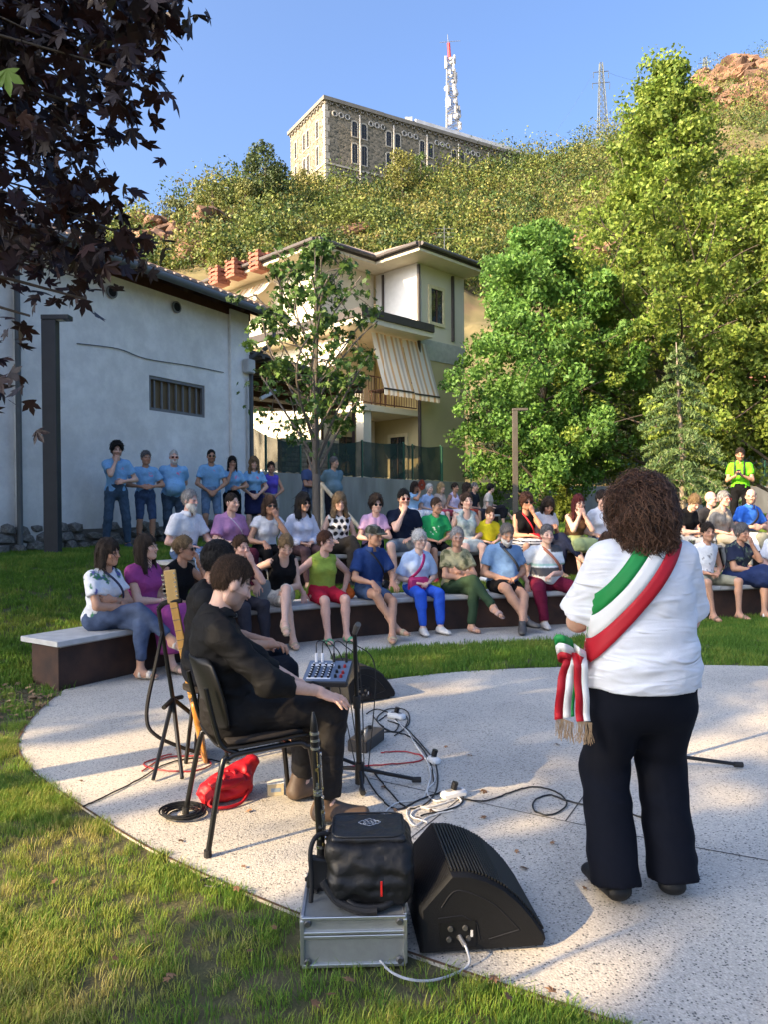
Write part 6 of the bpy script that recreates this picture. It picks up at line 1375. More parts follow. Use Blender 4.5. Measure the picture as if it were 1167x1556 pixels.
def strap_bag(i, c, side='L', body=True, low=.12, wid=.03, size=(.20, .08, .14), cb=None):
    """cross-body strap that lies on the torso, from the far shoulder to the hip at 'side', with the bag"""
    q = 1 if side == 'L' else -1; s, g = i['s'], i['g']; a = i['nb']-i['sx']*q*.065*s+i['up']*.012; b = i['hip']+i['sx']*q*.15*s*g+i['up']*low*s+i['fw']*.04
    V = []; N = 12
    for k in range(N+1):
        t = k/N; p = a*(1-t)+b*t; bul = math.sin(math.pi*min(1, t*1.05))**.7*(.135*g**.8+.02+i['belly']*.6*t)*s+(.02 if t > .9 else .018); p = p+i['fw']*bul; d = nrmz(np.cross(b-a, i['fw'])); V += [p+d*wid/2, p-d*wid/2]
    mb = MB(); mb.add(tw(i, V), [(2*k, 2*k+1, 2*k+3, 2*k+2) for k in range(N)]); m_ = mat('strap_%d%d%d' % tuple(int(x*99) for x in c), tuple(c), .7); o = mb.build('bag_strap', m_, i['T'], smooth=True); sd = o.modifiers.new('thick', 'SOLIDIFY'); sd.thickness = .006
    if body:
        p = i['hip']+i['sx']*q*(.05 if cb else .13)*s+i['fw']*(.17*g+i['belly'])*s+i['up']*(.08)*s; mb = MB(); rot = i['Rz']; pw = i['W'](p[None])[0]; mb.box(pw, size, Matrix(rot.tolist()), bev=.03); mb.build('bag', mat('bag_%d%d%d' % tuple(int(x*99) for x in (cb or c)), tuple(cb or c), .5, scale=12, bump=.3, bscale=25), i['T'], smooth=True)
# ================================================================ the audience
def seat_at(line, px, off=.20):
    l2 = offset(line, off); best = None
    for a, b in zip(l2[:-1], l2[1:]):
        for u in np.linspace(0, 1, 14):
            q = a.lerp(b, u); e = abs(q.x/q.y-(px-CX)/FPX)
            if best is None or e < best[0]: t = (b-a).normalized(); best = (e, q, Vector((t.y, -t.x, 0)))
    return best[1], best[2]
SEED = [0]
def sit(row, px, label, turn=0, off=.20, **k):
    line, z = dict(F=(FB, 0.012), S=(SB, TIER1), T=(B3, TIER2))[row]; q, n_ = seat_at(line, px, off); SEED[0] += 1
    f_ = Matrix.Rotation(R(turn), 3, 'Z') @ n_; k.setdefault('seed', SEED[0]); k.setdefault('shoes', dict(kind='sandal', c=(.35, .25, .17)))
    k.setdefault('slump', .93)
    return person(label, (q.x, q.y, z), f_, seat=.425 if row != 'F' else .413, **k)
def stand(px, d, label, to=(1.0, 3.0), turn=0, **k):
    p = X(px, d, 0); p.z = gz(p.x, p.y); SEED[0] += 1; f_ = Matrix.Rotation(R(turn), 3, 'Z') @ Vector((to[0]-p.x, to[1]-p.y, 0)); k.setdefault('seed', SEED[0]); k.setdefault('shoes', dict(c=(.12, .11, .10)))
    return person(label, p, f_, **k)
WHT, BLK, NAVY, BLUE = (.70, .70, .72), (.006, .006, .007), (.009, .013, .034), (.22, .44, .70)
JEAN, BEIGE, GREY = (.045, .075, .145), (.45, .38, .28), (.22, .23, .24)
tee = lambda c, **k: dict(kind='tee', c=c, **k)
# front row
sit('F', 152, 'woman in white floral tee with crossed arms at the end of the front bench', 8, H=1.62, hair=('bob', 'dark'), skin='tan', old=1, top=tee(WHT, pat='yoke', c2=(.06, .20, .10), h=.0155, hem=-.03), bottom=dict(kind='jeans', c=(.06, .085, .15), len=1.8), shoes=dict(kind='sandal', c=(.55, .47, .38)), arms=('crossed', 'crossed'), legs='crossR', look=12, bag=dict(c=(.03, .03, .06), side='L', cb=(.38, .25, .15), wid=.02))
sit('F', 214, 'smiling woman in a long magenta-purple dress with dark fringe', 6, H=1.66, wt=1.12, hair=('long', 'dark'), skin='fair', top=dict(kind='cap', c=(.30, .055, .20), hem=-.05, name='dress_bodice'), bottom=dict(kind='dress', c=(.30, .055, .20), len=1.72, flare=.03, inf=.012), arms=('lap', 'over'), legs='flat', look=14, nod=-4)
sit('F', 262, 'blonde woman in black sleeveless top and sunglasses with hand to her face', 4, H=1.64, hair=('up', 'dblond'), skin='tan', top=dict(kind='sleeveless', c=BLK), bottom=dict(kind='trousers', c=BLK), arms=('face', 'lap'), legs='flat', look=24, lean=14, glasses='sun')
sit('F', 352, 'dark-haired woman in front row half hidden behind the second musician', 0, H=1.60, hair=('short', 'brown'), skin='pink', top=tee((.10, .04, .05)), bottom=dict(kind='trousers', c=(.03, .03, .04)), arms=('face', 'lap'), lean=16)
sit('F', 424, 'woman in black tank top and beige shorts looking down at her lap', -4, H=1.66, hair=('up', 'dblond'), skin='fair', top=dict(kind='tank', c=BLK, hem=-.02), bottom=dict(kind='bermuda', c=(.46, .42, .36), pat='camo', c2=(.34, .31, .27)), shoes=dict(kind='sandal', c=(.45, .33, .22)), arms=('over', {'w': (-.30, -.10, .66), 'hd': (-.3, -.6, -.7)}), legs='crossL', lean=14, nod=34, look=-8)
sit('F', 488, 'woman in lime green sleeveless top and red shorts turning her head aside', -2, H=1.58, wt=1.12, hair=('short', 'chest'), skin='pink', old=1, top=dict(kind='sleeveless', c=(.27, .36, .06), hem=-.02), bottom=dict(kind='bermuda', c=(.42, .015, .04)), shoes=dict(kind='sandal', c=(.12, .42, .20)), arms=('seatrest', 'seatrest'), legs='flat', look=38, glasses='wire')
sit('F', 561, 'man in camouflage cap and dark blue shirt with denim shorts and hands on knees', 4, H=1.74, male=1, old=1, hair=('crop', 'grey'), skin='tan', hat=(.10, .10, .075), top=dict(kind='shirt', c=(.022, .05, .16), hem=-.06, pat='linen'), bottom=dict(kind='shorts', c=(.05, .09, .18), denim=1), shoes=dict(kind='sandal', c=(.42, .33, .20)), arms=('knee', 'knee'), legs='ankles', look=26, nod=6, bag=dict(c=BLK, side='L', body=True, wid=.02, size=(.12, .06, .10)))
sit('F', 633, 'white-haired woman in pale blue top and royal blue trousers with magenta bag', 0, H=1.56, old=1, wt=1.05, hair=('fringe', 'white'), skin='pale', top=tee((.46, .58, .78), sleeve=.85, v=1), bottom=dict(kind='trousers', c=(.025, .09, .50)), shoes=dict(kind='sneaker', c=(.62, .58, .52)), arms=('lap', 'lap'), legs='flat', look=8, glasses='wire', bag=dict(c=(.42, .02, .13), side='R', wid=.035, cb=(.40, .02, .12), size=(.26, .09, .17)))
sit('F', 692, 'grey-haired woman in mottled olive top and green trousers with arms crossed', 4, H=1.62, old=1, hair=('short', 'grey'), skin='tan', top=tee((.30, .27, .15), pat='camo', c2=(.13, .13, .06), h=.0155), bottom=dict(kind='wide', c=(.030, .055, .028)), shoes=dict(kind='sandal', c=(.42, .27, .22)), arms=('crossed', 'crossed'), legs='crossR', look=-14, glasses='wire')
sit('F', 765, 'man with grey beard in blue polo and black shorts looking down', 2, H=1.72, male=1, old=1, wt=1.22, belly=.06, hair=('short', 'dgrey'), beard=('white', .95), skin='tan', top=dict(kind='polo', c=(.16, .27, .44), cc=(.02, .03, .06)), bottom=dict(kind='shorts', c=BLK), shoes=dict(kind='boot', c=(.07, .065, .06)), arms=('lap', 'lap'), legs='ankles', nod=24, look=-4, bag=dict(c=(.04, .045, .05), side='L', body=False))
sit('F', 828, 'grey-haired woman in white and charcoal top and burgundy trousers', 0, H=1.62, old=1, wt=1.42, belly=.05, hair=('short', 'dgrey'), skin='fair', top=tee((.68, .70, .70), pat='block', c2=(.07, .07, .075), h=.0155), bottom=dict(kind='wide', c=(.115, .008, .028)), shoes=dict(c=(.58, .52, .46)), arms=('over', 'seatrest'), legs='apart', look=-2, bag=dict(c=(.28, .10, .06), side='L', body=False, wid=.035))
sit('F', 914, 'brown-haired girl with bowed head half hidden behind the speaker', 0, H=1.45, hair=('bob', 'brown'), skin='mid', top=tee((.55, .56, .60)), bottom=dict(kind='shorts', c=NAVY), arms=('lap', 'lap'), nod=24, lean=10)
sit('F', 1070, 'dark-haired boy in white sleeveless tee and khaki shorts', 4, H=1.66, male=1, wt=.86, hair=('short', 'dark'), skin='tan', top=dict(kind='sleeveless', c=(.72, .73, .74), pat='print', c2=(.20, .20, .21), hem=-.04), bottom=dict(kind='bermuda', c=(.26, .25, .18)), shoes=dict(kind='sandal', c=(.22, .14, .09)), arms=('lap', 'lap'), legs='apart', look=-12)
sit('F', 1120, 'grey-haired woman in navy dress with hand over her mouth and white sandals', 4, H=1.60, old=1, wt=1.1, hair=('fringe', 'dgrey'), skin='tan', top=tee((.020, .026, .055), pat='floral', c2=(.05, .06, .07), hem=-.05, name='dress_bodice', v=1), bottom=dict(kind='dress', c=(.016, .028, .085), len=1.12, flare=.02, inf=.014), shoes=dict(kind='sandal', c=(.66, .64, .62)), arms=('face', 'over'), legs='crossR', nod=8)
sit('F', 1176, 'bald man in white short-sleeved shirt and navy shorts on the front bench', 6, H=1.76, male=1, old=1, hair=('bald', 'grey'), skin='pink', top=dict(kind='shirt', c=WHT), bottom=dict(kind='shorts', c=NAVY), shoes=dict(kind='sandal', c=(.32, .22, .16)), arms=('lap', 'lap'), legs='apart', glasses='sun', nod=12)
# second row
sit('S', 281, 'bearded man in white short-sleeved shirt and jeans on the upper bench', 16, H=1.76, male=1, old=1, hair=('short', 'grey'), beard=('white', .9, 1), skin='pink', top=dict(kind='shirt', c=WHT, v=1), bottom=dict(kind='jeans', c=(.08, .13, .24)), shoes=dict(c=(.05, .06, .10)), arms=('knee', 'lap'), legs='flat', look=12)
sit('S', 347, 'woman with short dark hair in pink top and burgundy trousers', 6, H=1.66, wt=1.22, hair=('crop', 'dark'), skin='fair', top=tee((.47, .23, .40), sleeve=.8), bottom=dict(kind='trousers', c=(.07, .012, .025)), arms=('lap', 'knee'), legs='flat', look=16, bag=dict(c=(.55, .53, .55), side='L', body=False, wid=.006))
sit('S', 402, 'woman in white sleeveless blouse and sunglasses leaning with hand on her mouth', 2, H=1.66, hair=('bob', 'brown'), skin='tan', top=dict(kind='cap', c=WHT), bottom=dict(kind='trousers', c=BLK), arms=('face', 'knee'), legs='flat', lean=18, glasses='sun', nod=6)
sit('S', 456, 'woman with long wavy dark hair and sunglasses in white long-sleeved top', 6, H=1.66, hair=('wavy', 'black'), skin='mid', top=dict(kind='long', c=(.68, .68, .76)), bottom=dict(kind='trousers', c=(.09, .05, .05)), arms=('lap', 'lap'), legs='flat', look=10, glasses='sun')
sit('S', 513, 'smiling woman in white top with big black polka dots', -2, H=1.66, hair=('wavy', 'dblond'), skin='fair', top=dict(kind='sleeveless', c=(.72, .70, .68), pat='dots', c2=(.015, .015, .018), h=.0105), bottom=dict(kind='wide', c=(.030, .026, .022)), shoes=dict(c=BLK), arms=('lap', 'lap'), legs='crossR', look=-4)
sit('S', 566, 'woman with short curly dark hair and sunglasses in pale pink tee', 0, H=1.62, hair=('curly', 'dark'), skin='fair', top=tee((.58, .36, .52), v=1), bottom=dict(kind='shorts', c=NAVY), arms=('crossed', 'knee'), legs='crossL', lean=12, glasses='sun')
sit('S', 612, 'man in navy polo with red sunglasses resting chin on his fist', -4, H=1.80, male=1, wt=1.08, hair=('short', 'black'), beard=('dark', .55), skin='fair', top=dict(kind='polo', c=(.010, .016, .035)), bottom=dict(kind='bermuda', c=(.22, .25, .28)), arms=('lap', 'chin'), legs='apart', look=4, lean=10, glasses='sunred')
sit('S', 661, 'boy in bright green tee with white print and glasses', 0, H=1.52, male=1, hair=('crop', 'brown'), skin='tan', top=tee((.02, .28, .09), pat='print', c2=(.6, .7, .6), h=.0155), bottom=dict(kind='bermuda', c=BLK), shoes=dict(c=(.30, .02, .03)), arms=('lap', 'lap'), legs='flat', look=34, glasses='wire')
sit('S', 708, 'woman in grey-green patterned sleeveless dress with tied-back hair', 0, H=1.68, hair=('up', 'brown'), skin='fair', top=dict(kind='tank', c=(.40, .45, .42), pat='floral', c2=(.22, .28, .28), hem=-.05, name='dress_bodice'), bottom=dict(kind='skirt', c=(.42, .47, .45), len=.8, inf=.014), shoes=dict(c=(.66, .66, .64)), arms=('lap', 'lap'), legs='flat', look=2)
sit('S', 742, 'small boy in yellow tee looking down beside the woman in patterned dress', 0, H=1.22, male=1, hair=('crop', 'brown'), skin='fair', top=tee((.66, .55, .02)), bottom=dict(kind='shorts', c=(.10, .11, .13)), arms=('lap', 'lap'), legs='flat', nod=22, look=4)
sit('S', 795, 'woman with big auburn hair and sunglasses in black top holding a red bag', 0, H=1.66, hair=('puffy', 'chest'), skin='tan', top=dict(kind='sleeveless', c=BLK), bottom=dict(kind='skirt', c=(.60, .60, .62), pat='hstripe', c2=(.02, .02, .03), len=1.0, inf=.012), arms=('face', 'over'), legs='flat', glasses='sun', lean=12, bag=dict(c=(.55, .02, .03), side='L', wid=.02, size=(.24, .07, .20)))
sit('S', 826, 'woman with long dark hair in white tee bent over her phone', 10, H=1.62, hair=('long', 'dark'), skin='mid', top=tee(WHT), bottom=dict(kind='trousers', c=NAVY), arms=('phone', 'phone'), legs='crossR', nod=38, look=-18, lean=10, off=.34)
sit('S', 872, 'woman with long red hair and glasses propping her chin on both hands', 0, H=1.66, hair=('long', 'red'), skin='fair', top=dict(kind='tank', c=(.10, .055, .03)), bottom=dict(kind='dress', c=(.25, .30, .14), len=1.2, inf=.014), arms=('chin', 'chin'), legs='flat', lean=18, glasses='wire')
sit('S', 912, 'woman with short dark hair and glasses in white tee behind the speaker', 4, H=1.72, hair=('fringe', 'dark'), skin='fair', top=tee(WHT), bottom=dict(kind='jeans', c=JEAN), arms=('lap', 'lap'), glasses='wire')
sit('S', 1040, 'woman in black tee with light brown hair bending her head down', 6, H=1.66, wt=1.1, hair=('fringe', 'dblond'), skin='fair', top=tee(BLK), bottom=dict(kind='trousers', c=(.30, .30, .30), pat='floral', c2=(.03, .03, .03)), arms=('lap', 'over'), nod=36, look=-16, lean=12)
sit('S', 1074, 'bald man with dark glasses seated behind the grey-haired woman', 4, H=1.70, male=1, hair=('bald', 'grey'), skin='pink', beard=('grey', .4), top=tee((.03, .03, .035)), bottom=dict(kind='trousers', c=GREY), arms=('lap', 'lap'), look=12, glasses='black', off=.42)
sit('S', 1094, 'woman with short grey hair and red glasses in taupe blouse', 0, H=1.70, old=1, hair=('short', 'grey'), skin='pink', top=dict(kind='elbow', c=(.30, .26, .21), pat='linen', v=1), bottom=dict(kind='trousers', c=(.40, .36, .28)), arms=('lap', 'lap'), glasses='red', off=.16)
sit('S', 1137, 'balding man in royal blue shirt with shoulder strap looking sideways', 0, H=1.78, male=1, wt=1.1, hair=('thin', 'brown'), skin='fair', beard=('brown', .5), top=dict(kind='shirt', c=(.04, .16, .60)), bottom=dict(kind='trousers', c=(.25, .24, .18)), arms=('belt', 'belt'), look=-48, glasses='wire', bag=dict(c=(.02, .02, .03), side='R', body=False, wid=.04))
sit('S', 1182, 'person in a pink tee at the right end of the upper bench', 0, H=1.66, hair=('short', 'chest'), skin='fair', top=tee((.55, .30, .28)), bottom=dict(kind='trousers', c=GREY), arms=('lap', 'lap'))
# far bench
far = dict(hh=.0105, h=.025)
i_ = sit('T', 628, 'woman in light blue tee and white trousers holding an orange-red fan', 6, H=1.68, wt=1.15, hair=('bob', 'dark'), skin='tan', top=tee((.35, .56, .78)), bottom=dict(kind='trousers', c=(.70, .70, .72)), arms=('lap', {'w': (.02, -.24, 1.02), 'hd': (0, -.2, 1), 'pn': (0, 1, 0)}), legs='flat', glasses='wire', **far)
mb = MB(); w_ = i_['WR']['R']+np.array([0, -.05, .06]); mb.add(tw(i_, [w_+np.array([math.cos(a)*r_, -.01*(k % 2), .10+math.sin(a)*r_]) for r_ in (.02, .13) for k, a in enumerate(np.linspace(0, 2*math.pi, 20))]), [(k, k+1, 21+k, 20+k) for k in range(19)])
tag(mb.build('hand_fan', mat('fan_red', (.45, .06, .015), .7, col2=(.10, .02, .01), scale=30), loc=tw(i_, [w_])[0]), 'round orange-red patterned hand fan held before a face', 'fan')
sit('T', 650, 'white-haired woman in light blue blouse on the far bench', 6, H=1.58, old=1, hair=('short', 'white'), skin='fair', top=tee((.42, .52, .72)), bottom=dict(kind='trousers', c=(.70, .70, .72)), arms=('lap', 'lap'), **far)
sit('T', 668, 'blonde woman in beige top on the far bench', 6, H=1.64, hair=('bob', 'blond'), skin='fair', top=tee((.52, .40, .32)), bottom=dict(kind='skirt', c=(.35, .05, .07)), arms=('lap', 'lap'), **far)
sit('T', 689, 'dark-haired woman in lilac tank top on the far bench', 4, H=1.66, hair=('up', 'dark'), skin='tan', top=dict(kind='tank', c=(.58, .50, .66)), bottom=dict(kind='skirt', c=(.60, .58, .62)), arms=('lap', 'lap'), **far)
sit('T', 706, 'woman with long dark curls in brown dress on the far bench', 4, H=1.66, hair=('wavy', 'dark'), skin='tan', top=dict(kind='tank', c=(.12, .045, .03)), bottom=dict(kind='skirt', c=(.35, .05, .03)), arms=('lap', 'lap'), look=20, **far)
sit('T', 718, 'grey-haired man in dark shirt beside the woman in brown dress', 8, H=1.74, male=1, hair=('crop', 'dgrey'), skin='mid', top=tee((.02, .022, .03)), bottom=dict(kind='trousers', c=(.03, .03, .04)), arms=('lap', 'lap'), look=20, off=.36, **far)
sit('T', 742, 'dark-haired woman with black shawl turned away at the end of the far bench', 40, H=1.64, hair=('short', 'black'), skin='fair', top=tee((.50, .45, .38)), bottom=dict(kind='skirt', c=(.012, .012, .016), len=1.4), arms=('knee', 'lap'), legs='crossR', look=30, **far)
# standing by the white building
gb = 'helpers in light blue tees by the white building'
bt = lambda **k: dict(kind='tee', c=BLUE, pat='logo', c2=(.65, .20, .35), h=.017, **k)
stand(176, 12.4, 'tall man with black curls in light blue tee and jeans, chin in hand', H=1.78, male=1, hair=('curly', 'black'), skin='fair', beard=('dark', .4), top=bt(), bottom=dict(kind='jeans', c=(.05, .085, .13)), arms=('belt', 'chin'), legs='wide', nod=10, group=gb, shoes=dict(c=(.04, .06, .12)))
stand(220, 12.9, 'grey-haired man in light blue tee and denim shorts', H=1.66, male=1, old=1, hair=('short', 'dgrey'), skin='tan', top=bt(hem=-.16), bottom=dict(kind='bermuda', c=JEAN, denim=1, len=1.0), arms=('belt', 'belt'), group=gb, look=10)
stand(263, 13.3, 'stout white-bearded man with red sunglasses in light blue tee', H=1.70, male=1, old=1, wt=1.35, belly=.10, hair=('crop', 'white'), beard=('white', .9), skin='pink', top=bt(), bottom=dict(kind='jeans', c=(.04, .065, .10)), arms=('back', 'back'), glasses='sunred', group=gb)
stand(320, 14.2, 'man in sunglasses, light blue tee and pale denim shorts with clasped hands', H=1.78, male=1, hair=('crop', 'black'), skin='tan', beard=('dark', .4), top=bt(hem=-.16), bottom=dict(kind='bermuda', c=(.14, .22, .34), denim=1), arms=('clasp', 'clasp'), glasses='sun', group=gb)
stand(352, 14.7, 'dark-haired woman in light blue tee and black trousers touching her chin', H=1.68, hair=('long', 'black'), skin='tan', top=bt(), bottom=dict(kind='wide', c=BLK), arms=('belt', 'chin'), group=gb)
stand(385, 15.0, 'blonde woman in light blue tee and navy skirt with clasped hands', H=1.68, hair=('wavy', 'dblond'), skin='fair', top=bt(), bottom=dict(kind='skirt', c=(.014, .018, .06), len=.85, flare=.05), arms=('clasp', 'clasp'), group=gb)
stand(411, 15.4, 'girl in violet sleeveless top and beige shorts with clasped hands', H=1.60, hair=('up', 'dark'), skin='tan', top=dict(kind='sleeveless', c=(.12, .09, .50)), bottom=dict(kind='shorts', c=(.48, .44, .38), len=.55), arms=('clasp', 'clasp'), group=gb)
stand(469, 16.6, 'shaven-headed man in slate blue tee with folded arms by the concrete wall', turn=30, H=1.78, male=1, hair=('crop', 'brown'), skin='tan', top=tee((.07, .10, .20)), bottom=dict(kind='bermuda', c=(.18, .24, .32), denim=1), arms=('crossed', 'crossed'), look=25)
stand(504, 16.4, 'heavy man in navy vest over teal tee leaning by the concrete wall', turn=25, H=1.76, male=1, old=1, wt=1.25, belly=.09, hair=('short', 'dgrey'), skin='mid', top=tee((.14, .22, .26), hem=-.12), bottom=dict(kind='trousers', c=(.010, .012, .018)), arms=('back', 'back'), look=25)
i_ = stand(1126, 15.0, 'young man in lime green polo with backpack looking at his phone', turn=-4, H=1.80, male=1, wt=.95, hair=('short', 'dark'), skin='tan', beard=('dark', .5), top=dict(kind='polo', c=(.16, .62, .02)), bottom=dict(kind='trousers', c=BLK), arms=('phone', 'phone'), nod=18, look=10)
for q in (-1, 1):
    mb = MB(); p = [i_['nb']+i_['sx']*q*.085+i_['fw']*a+i_['up']*b for a, b in ((-.10, -.04), (-.03, .012), (.05, -.0), (.125, -.10), (.135, -.24), (.06, -.33))]; mb.tube(tw(i_, [tuple(v) for v in catmull([tuple(x) for x in p], 4)]), .018, 6); mb.build('backpack_strap', mat('pack_black', (.02, .022, .025), .8), i_['T'], smooth=True)
mb = MB(); mb.box(tw(i_, [i_['chest']-i_['fw']*.20])[0], (.30, .16, .44), Matrix(i_['Rz'].tolist()), bev=.05); mb.build('backpack', mat('pack_black'), i_['T'])
mb = MB(); mb.box(tw(i_, [(i_['WR']['L']+i_['WR']['R'])/2+np.array([0, -.07, .06])])[0], (.075, .012, .15), Matrix(i_['Rz'].tolist()) @ Matrix.Rotation(R(-40), 3, 'X'), bev=.005); tag(mb.build('phone', blackp, loc=tw(i_, [(i_['WR']['L']+i_['WR']['R'])/2])[0]), 'black phone held by the man in lime green polo', 'phone')
# ================================================================ lamp posts, background houses
charc = mat('charcoal_paint', (.030, .033, .038), .5, spec=.4); 
def lamp_post(px, d, zt, wd, label, arm, z=None, col=charc):
    b = X(px, d, 0); b.z = gz(b.x, b.y) if z is None else z; t = thing('lamp_post', b, label, 'lamp post'); mb = MB(); H = zt-b.z
    mb.box(b+Vector((0,0,H/2-.1)), (wd, wd*.7, H+.2), bev=.006); mb.build('post', col, t); mb = MB(); mb.box(b+Vector((arm*.5, 0, H+.035)), (wd+abs(arm), wd*.8, .07), bev=.006); hd = mb.build('lamp_head', col, t)
    mb = MB(); mb.box(b+Vector((arm*.7, 0, H-.004)), (abs(arm)*.7, wd*.5, .012)); mb.build('diffuser', mat('diffuser', (.55, .55, .52), .4), hd); mb = MB(); mb.box(b+Vector((0,0,.004)), (wd*2.0, wd*1.7, .02)); mb.build('base_plate', mat('plate_grey', (.25, .25, .25), .6), t)
lamp_post(79, 11.2, P(70, 487, 11.2).z, .215, 'tall charcoal lamp post with flat head beside the white building', .20)
lamp_post(784, 22, P(784, 624, 22).z, .155, 'slim bronze lamp post standing on the lawn before the concrete wall', .30, col=mat('bronze_paint', (.10, .085, .065), .5))
def far_house(px, d, wdt, z1, colr, label, seed, roofc=(.30, .12, .07)):
    b = X(px, d, WT); t = thing('background_house', b, label, 'house'); m_ = mat('bh%d' % seed, colr, .9, scale=1); mb = MB(); mb.box(b+Vector((0, 3, (z1-WT)/2)), (wdt, 6, z1-WT)); mb.build('wall', m_, t)
    mb = MB(); V = [(-wdt/2-.6, -.7, z1-WT), (wdt/2+.6, -.7, z1-WT), (wdt/2+.6, 6.7, z1-WT), (-wdt/2-.6, 6.7, z1-WT), (-wdt/2+1.5, 3, z1-WT+1.6), (wdt/2-1.5, 3, z1-WT+1.6)]
    mb.add([b+Vector(v) for v in V], [(0,1,5,4), (1,2,5), (2,3,4,5), (3,0,4), (3,2,1,0)]); mb.build('roof', mat('bhr%d' % seed, roofc, .9, scale=4), t)
    n_ = max(2, int(wdt/2.6))
    for fl in range(int((z1-WT)/2.9)):
        for k in range(n_):
            c = b+Vector((-wdt/2+wdt*(k+.5)/n_, -.03, 1.7+2.9*fl)); mb = MB(); mb.box(c, (1.1, .08, 1.5)); w_ = mb.build('window', mat('bh_frame', (.5, .45, .38), .8), t); mb = MB(); mb.box(c+Vector((0,-.045,0)), (.9, .02, 1.3)); mb.build('pane', dwin, w_)
        if fl:
            mb = MB(); mb.box(b+Vector((0, -.6, 2.9*fl+.35)), (wdt*.8, 1.2, .16)); bl = mb.build('balcony', m_, t)
            for k in range(int(wdt*.8/.22)): mb = MB(); mb.box(b+Vector((-wdt*.4+.22*k, -1.15, 2.9*fl+.88)), (.05, .04, .9)); mb.build('baluster', mat('bh_rail', (.30, .26, .22), .7), bl)
            mb = MB(); mb.box(b+Vector((0, -1.15, 2.9*fl+1.36)), (wdt*.8, .06, .06)); mb.build('handrail', mat('bh_rail'), bl)
far_house(1215, 54, 11, 9.5, (.46, .42, .36), 'pale house with wooden balconies beyond the wall on the right', 1); far_house(930, 58, 8, 7.2, (.42, .20, .11), 'terracotta house glimpsed behind the dark trees', 2)

# ================================================================ chairs
blkm = mat('black_shell', (.008, .0078, .0075), .42, var=.15, spec=.35, bump=.08, bscale=300); tubm = mat('black_tube', (.007, .007, .007), .32, spec=.45); padm = mat('seat_fabric', (.022, .018, .016), .9, bump=.4, bscale=350)
def frame(loc, fwd):
    f_ = Vector((fwd[0], fwd[1], 0)).normalized(); l_ = Vector((-f_.y, f_.x, 0)); return lambda a, b, z: Vector(loc)+f_*a+l_*b+Vector((0, 0, z))   # a forward, b left
def stack_chair(loc, fwd, label, sh=.43):
    t = thing('stacking_chair', loc, label, 'chair'); Q = frame(loc, fwd)
    for b in (-1, 1):
        mb = MB(); pts = [Q(-.27, b*.25, .008), Q(-.20, b*.225, sh-.06), Q(-.17, b*.215, sh-.035), Q(-.11, b*.21, sh-.02), Q(.14, b*.21, sh-.012), Q(.19, b*.215, sh-.03), Q(.215, b*.22, sh-.07), Q(.255, b*.245, .008)]
        mb.tube(catmull(pts, 4), .0125, 10); fr = mb.build('leg_frame', tubm, t, smooth=True)
        for a in (-.27, .255): mb = MB(); p = Q(a, b*(.25 if a < 0 else .245), 0.001); mb.tube([p, p+Vector((0,0,.03))], .017, 10); mb.build('foot_cap', mat('black_rubber', (.02, .02, .02), .8), fr)
        mb = MB(); mb.tube(catmull([Q(-.12, b*.205, sh-.02), Q(-.19, b*.205, sh+.02), Q(-.22, b*.20, sh+.10), Q(-.26, b*.195, sh+.28)], 5), .011, 8); mb.build('back_tube', tubm, t, smooth=True)
    mb = MB(); mb.tube([Q(-.12, -.21, sh-.022), Q(-.12, .21, sh-.022)], .010, 8); mb.build('cross_tube', tubm, t); mb = MB(); mb.tube([Q(.12, -.21, sh-.016), Q(.12, .21, sh-.016)], .010, 8); mb.build('cross_tube', tubm, t)
    def shell(name, prof, m_, thick, curve, wds):
        V = []; n1, n2 = len(prof), 15
        for (a, z), w2 in zip(prof, wds):
            for k in range(n2): u = -1+2*k/(n2-1); V.append(Q(a+curve*(u*u), u*w2, z+(.012*abs(u)**4 if name == 'seat_shell' else 0)))
        F = [(i*n2+k, i*n2+k+1, (i+1)*n2+k+1, (i+1)*n2+k) for i in range(n1-1) for k in range(n2-1)]; o = mesh_np(name, [tuple(v) for v in V], F, m_, t, True); md = o.modifiers.new('thick', 'SOLIDIFY'); md.thickness = thick; md.offset = 0; b_ = o.modifiers.new('bev', 'BEVEL'); b_.width = thick*.45; b_.segments = 2; b_.limit_method = 'ANGLE'
        return o
    shell('seat_shell', [(-.21, sh+.012), (-.18, sh), (-.1, sh-.002), (.05, sh+.004), (.16, sh+.010), (.205, sh+.004), (.225, sh-.015)], blkm, .012, 0, [.19, .215, .225, .225, .22, .20, .16])
    shell('seat_pad', [(-.16, sh+.020), (-.1, sh+.024), (.05, sh+.030), (.15, sh+.034), (.195, sh+.022)], padm, .022, 0, [.17, .195, .20, .195, .17])
    shell('backrest', [(-.205, sh+.075), (-.213, sh+.11), (-.235, sh+.21), (-.262, sh+.31), (-.280, sh+.375), (-.285, sh+.395)], blkm, .016, .055, [.16, .20, .215, .21, .185, .13])
    return t
# ================================================================ musicians
def to_local(loc, fwd, w): yaw = math.atan2(fwd[0], -fwd[1]); return tuple(np.array(rotv('Z', yaw)).T@(np.array(w)-np.array(loc)))
M1, F1 = Vector((-.71, 3.50, .012)), Vector((.90, .43, 0)).normalized()
stack_chair(M1+F1*.04+Vector((.04, 0, 0)), F1, 'black stacking chair under the musician in dark shirt by the clarinet')
hl = M1; knR = to_local(hl, F1, (-.205, 3.60, .60)); 
legs1 = {'R': to_local(hl, F1, (-.285, 3.50, .10)), 'L': to_local(hl, F1, (-.44, 3.80, .09)), 'fdR': to_local((0,0,0), F1, (.95, .10, 0)), 'fdL': to_local((0,0,0), F1, (.85, .5, 0)), 'kR': (-.1, -1, .9), 'kL': (.1, -1, .9)}
blackcl = mat('black_shirt', attr='Col', var=.10, scale=40, rough=.75, spec=.22, bump=.2, bscale=320)
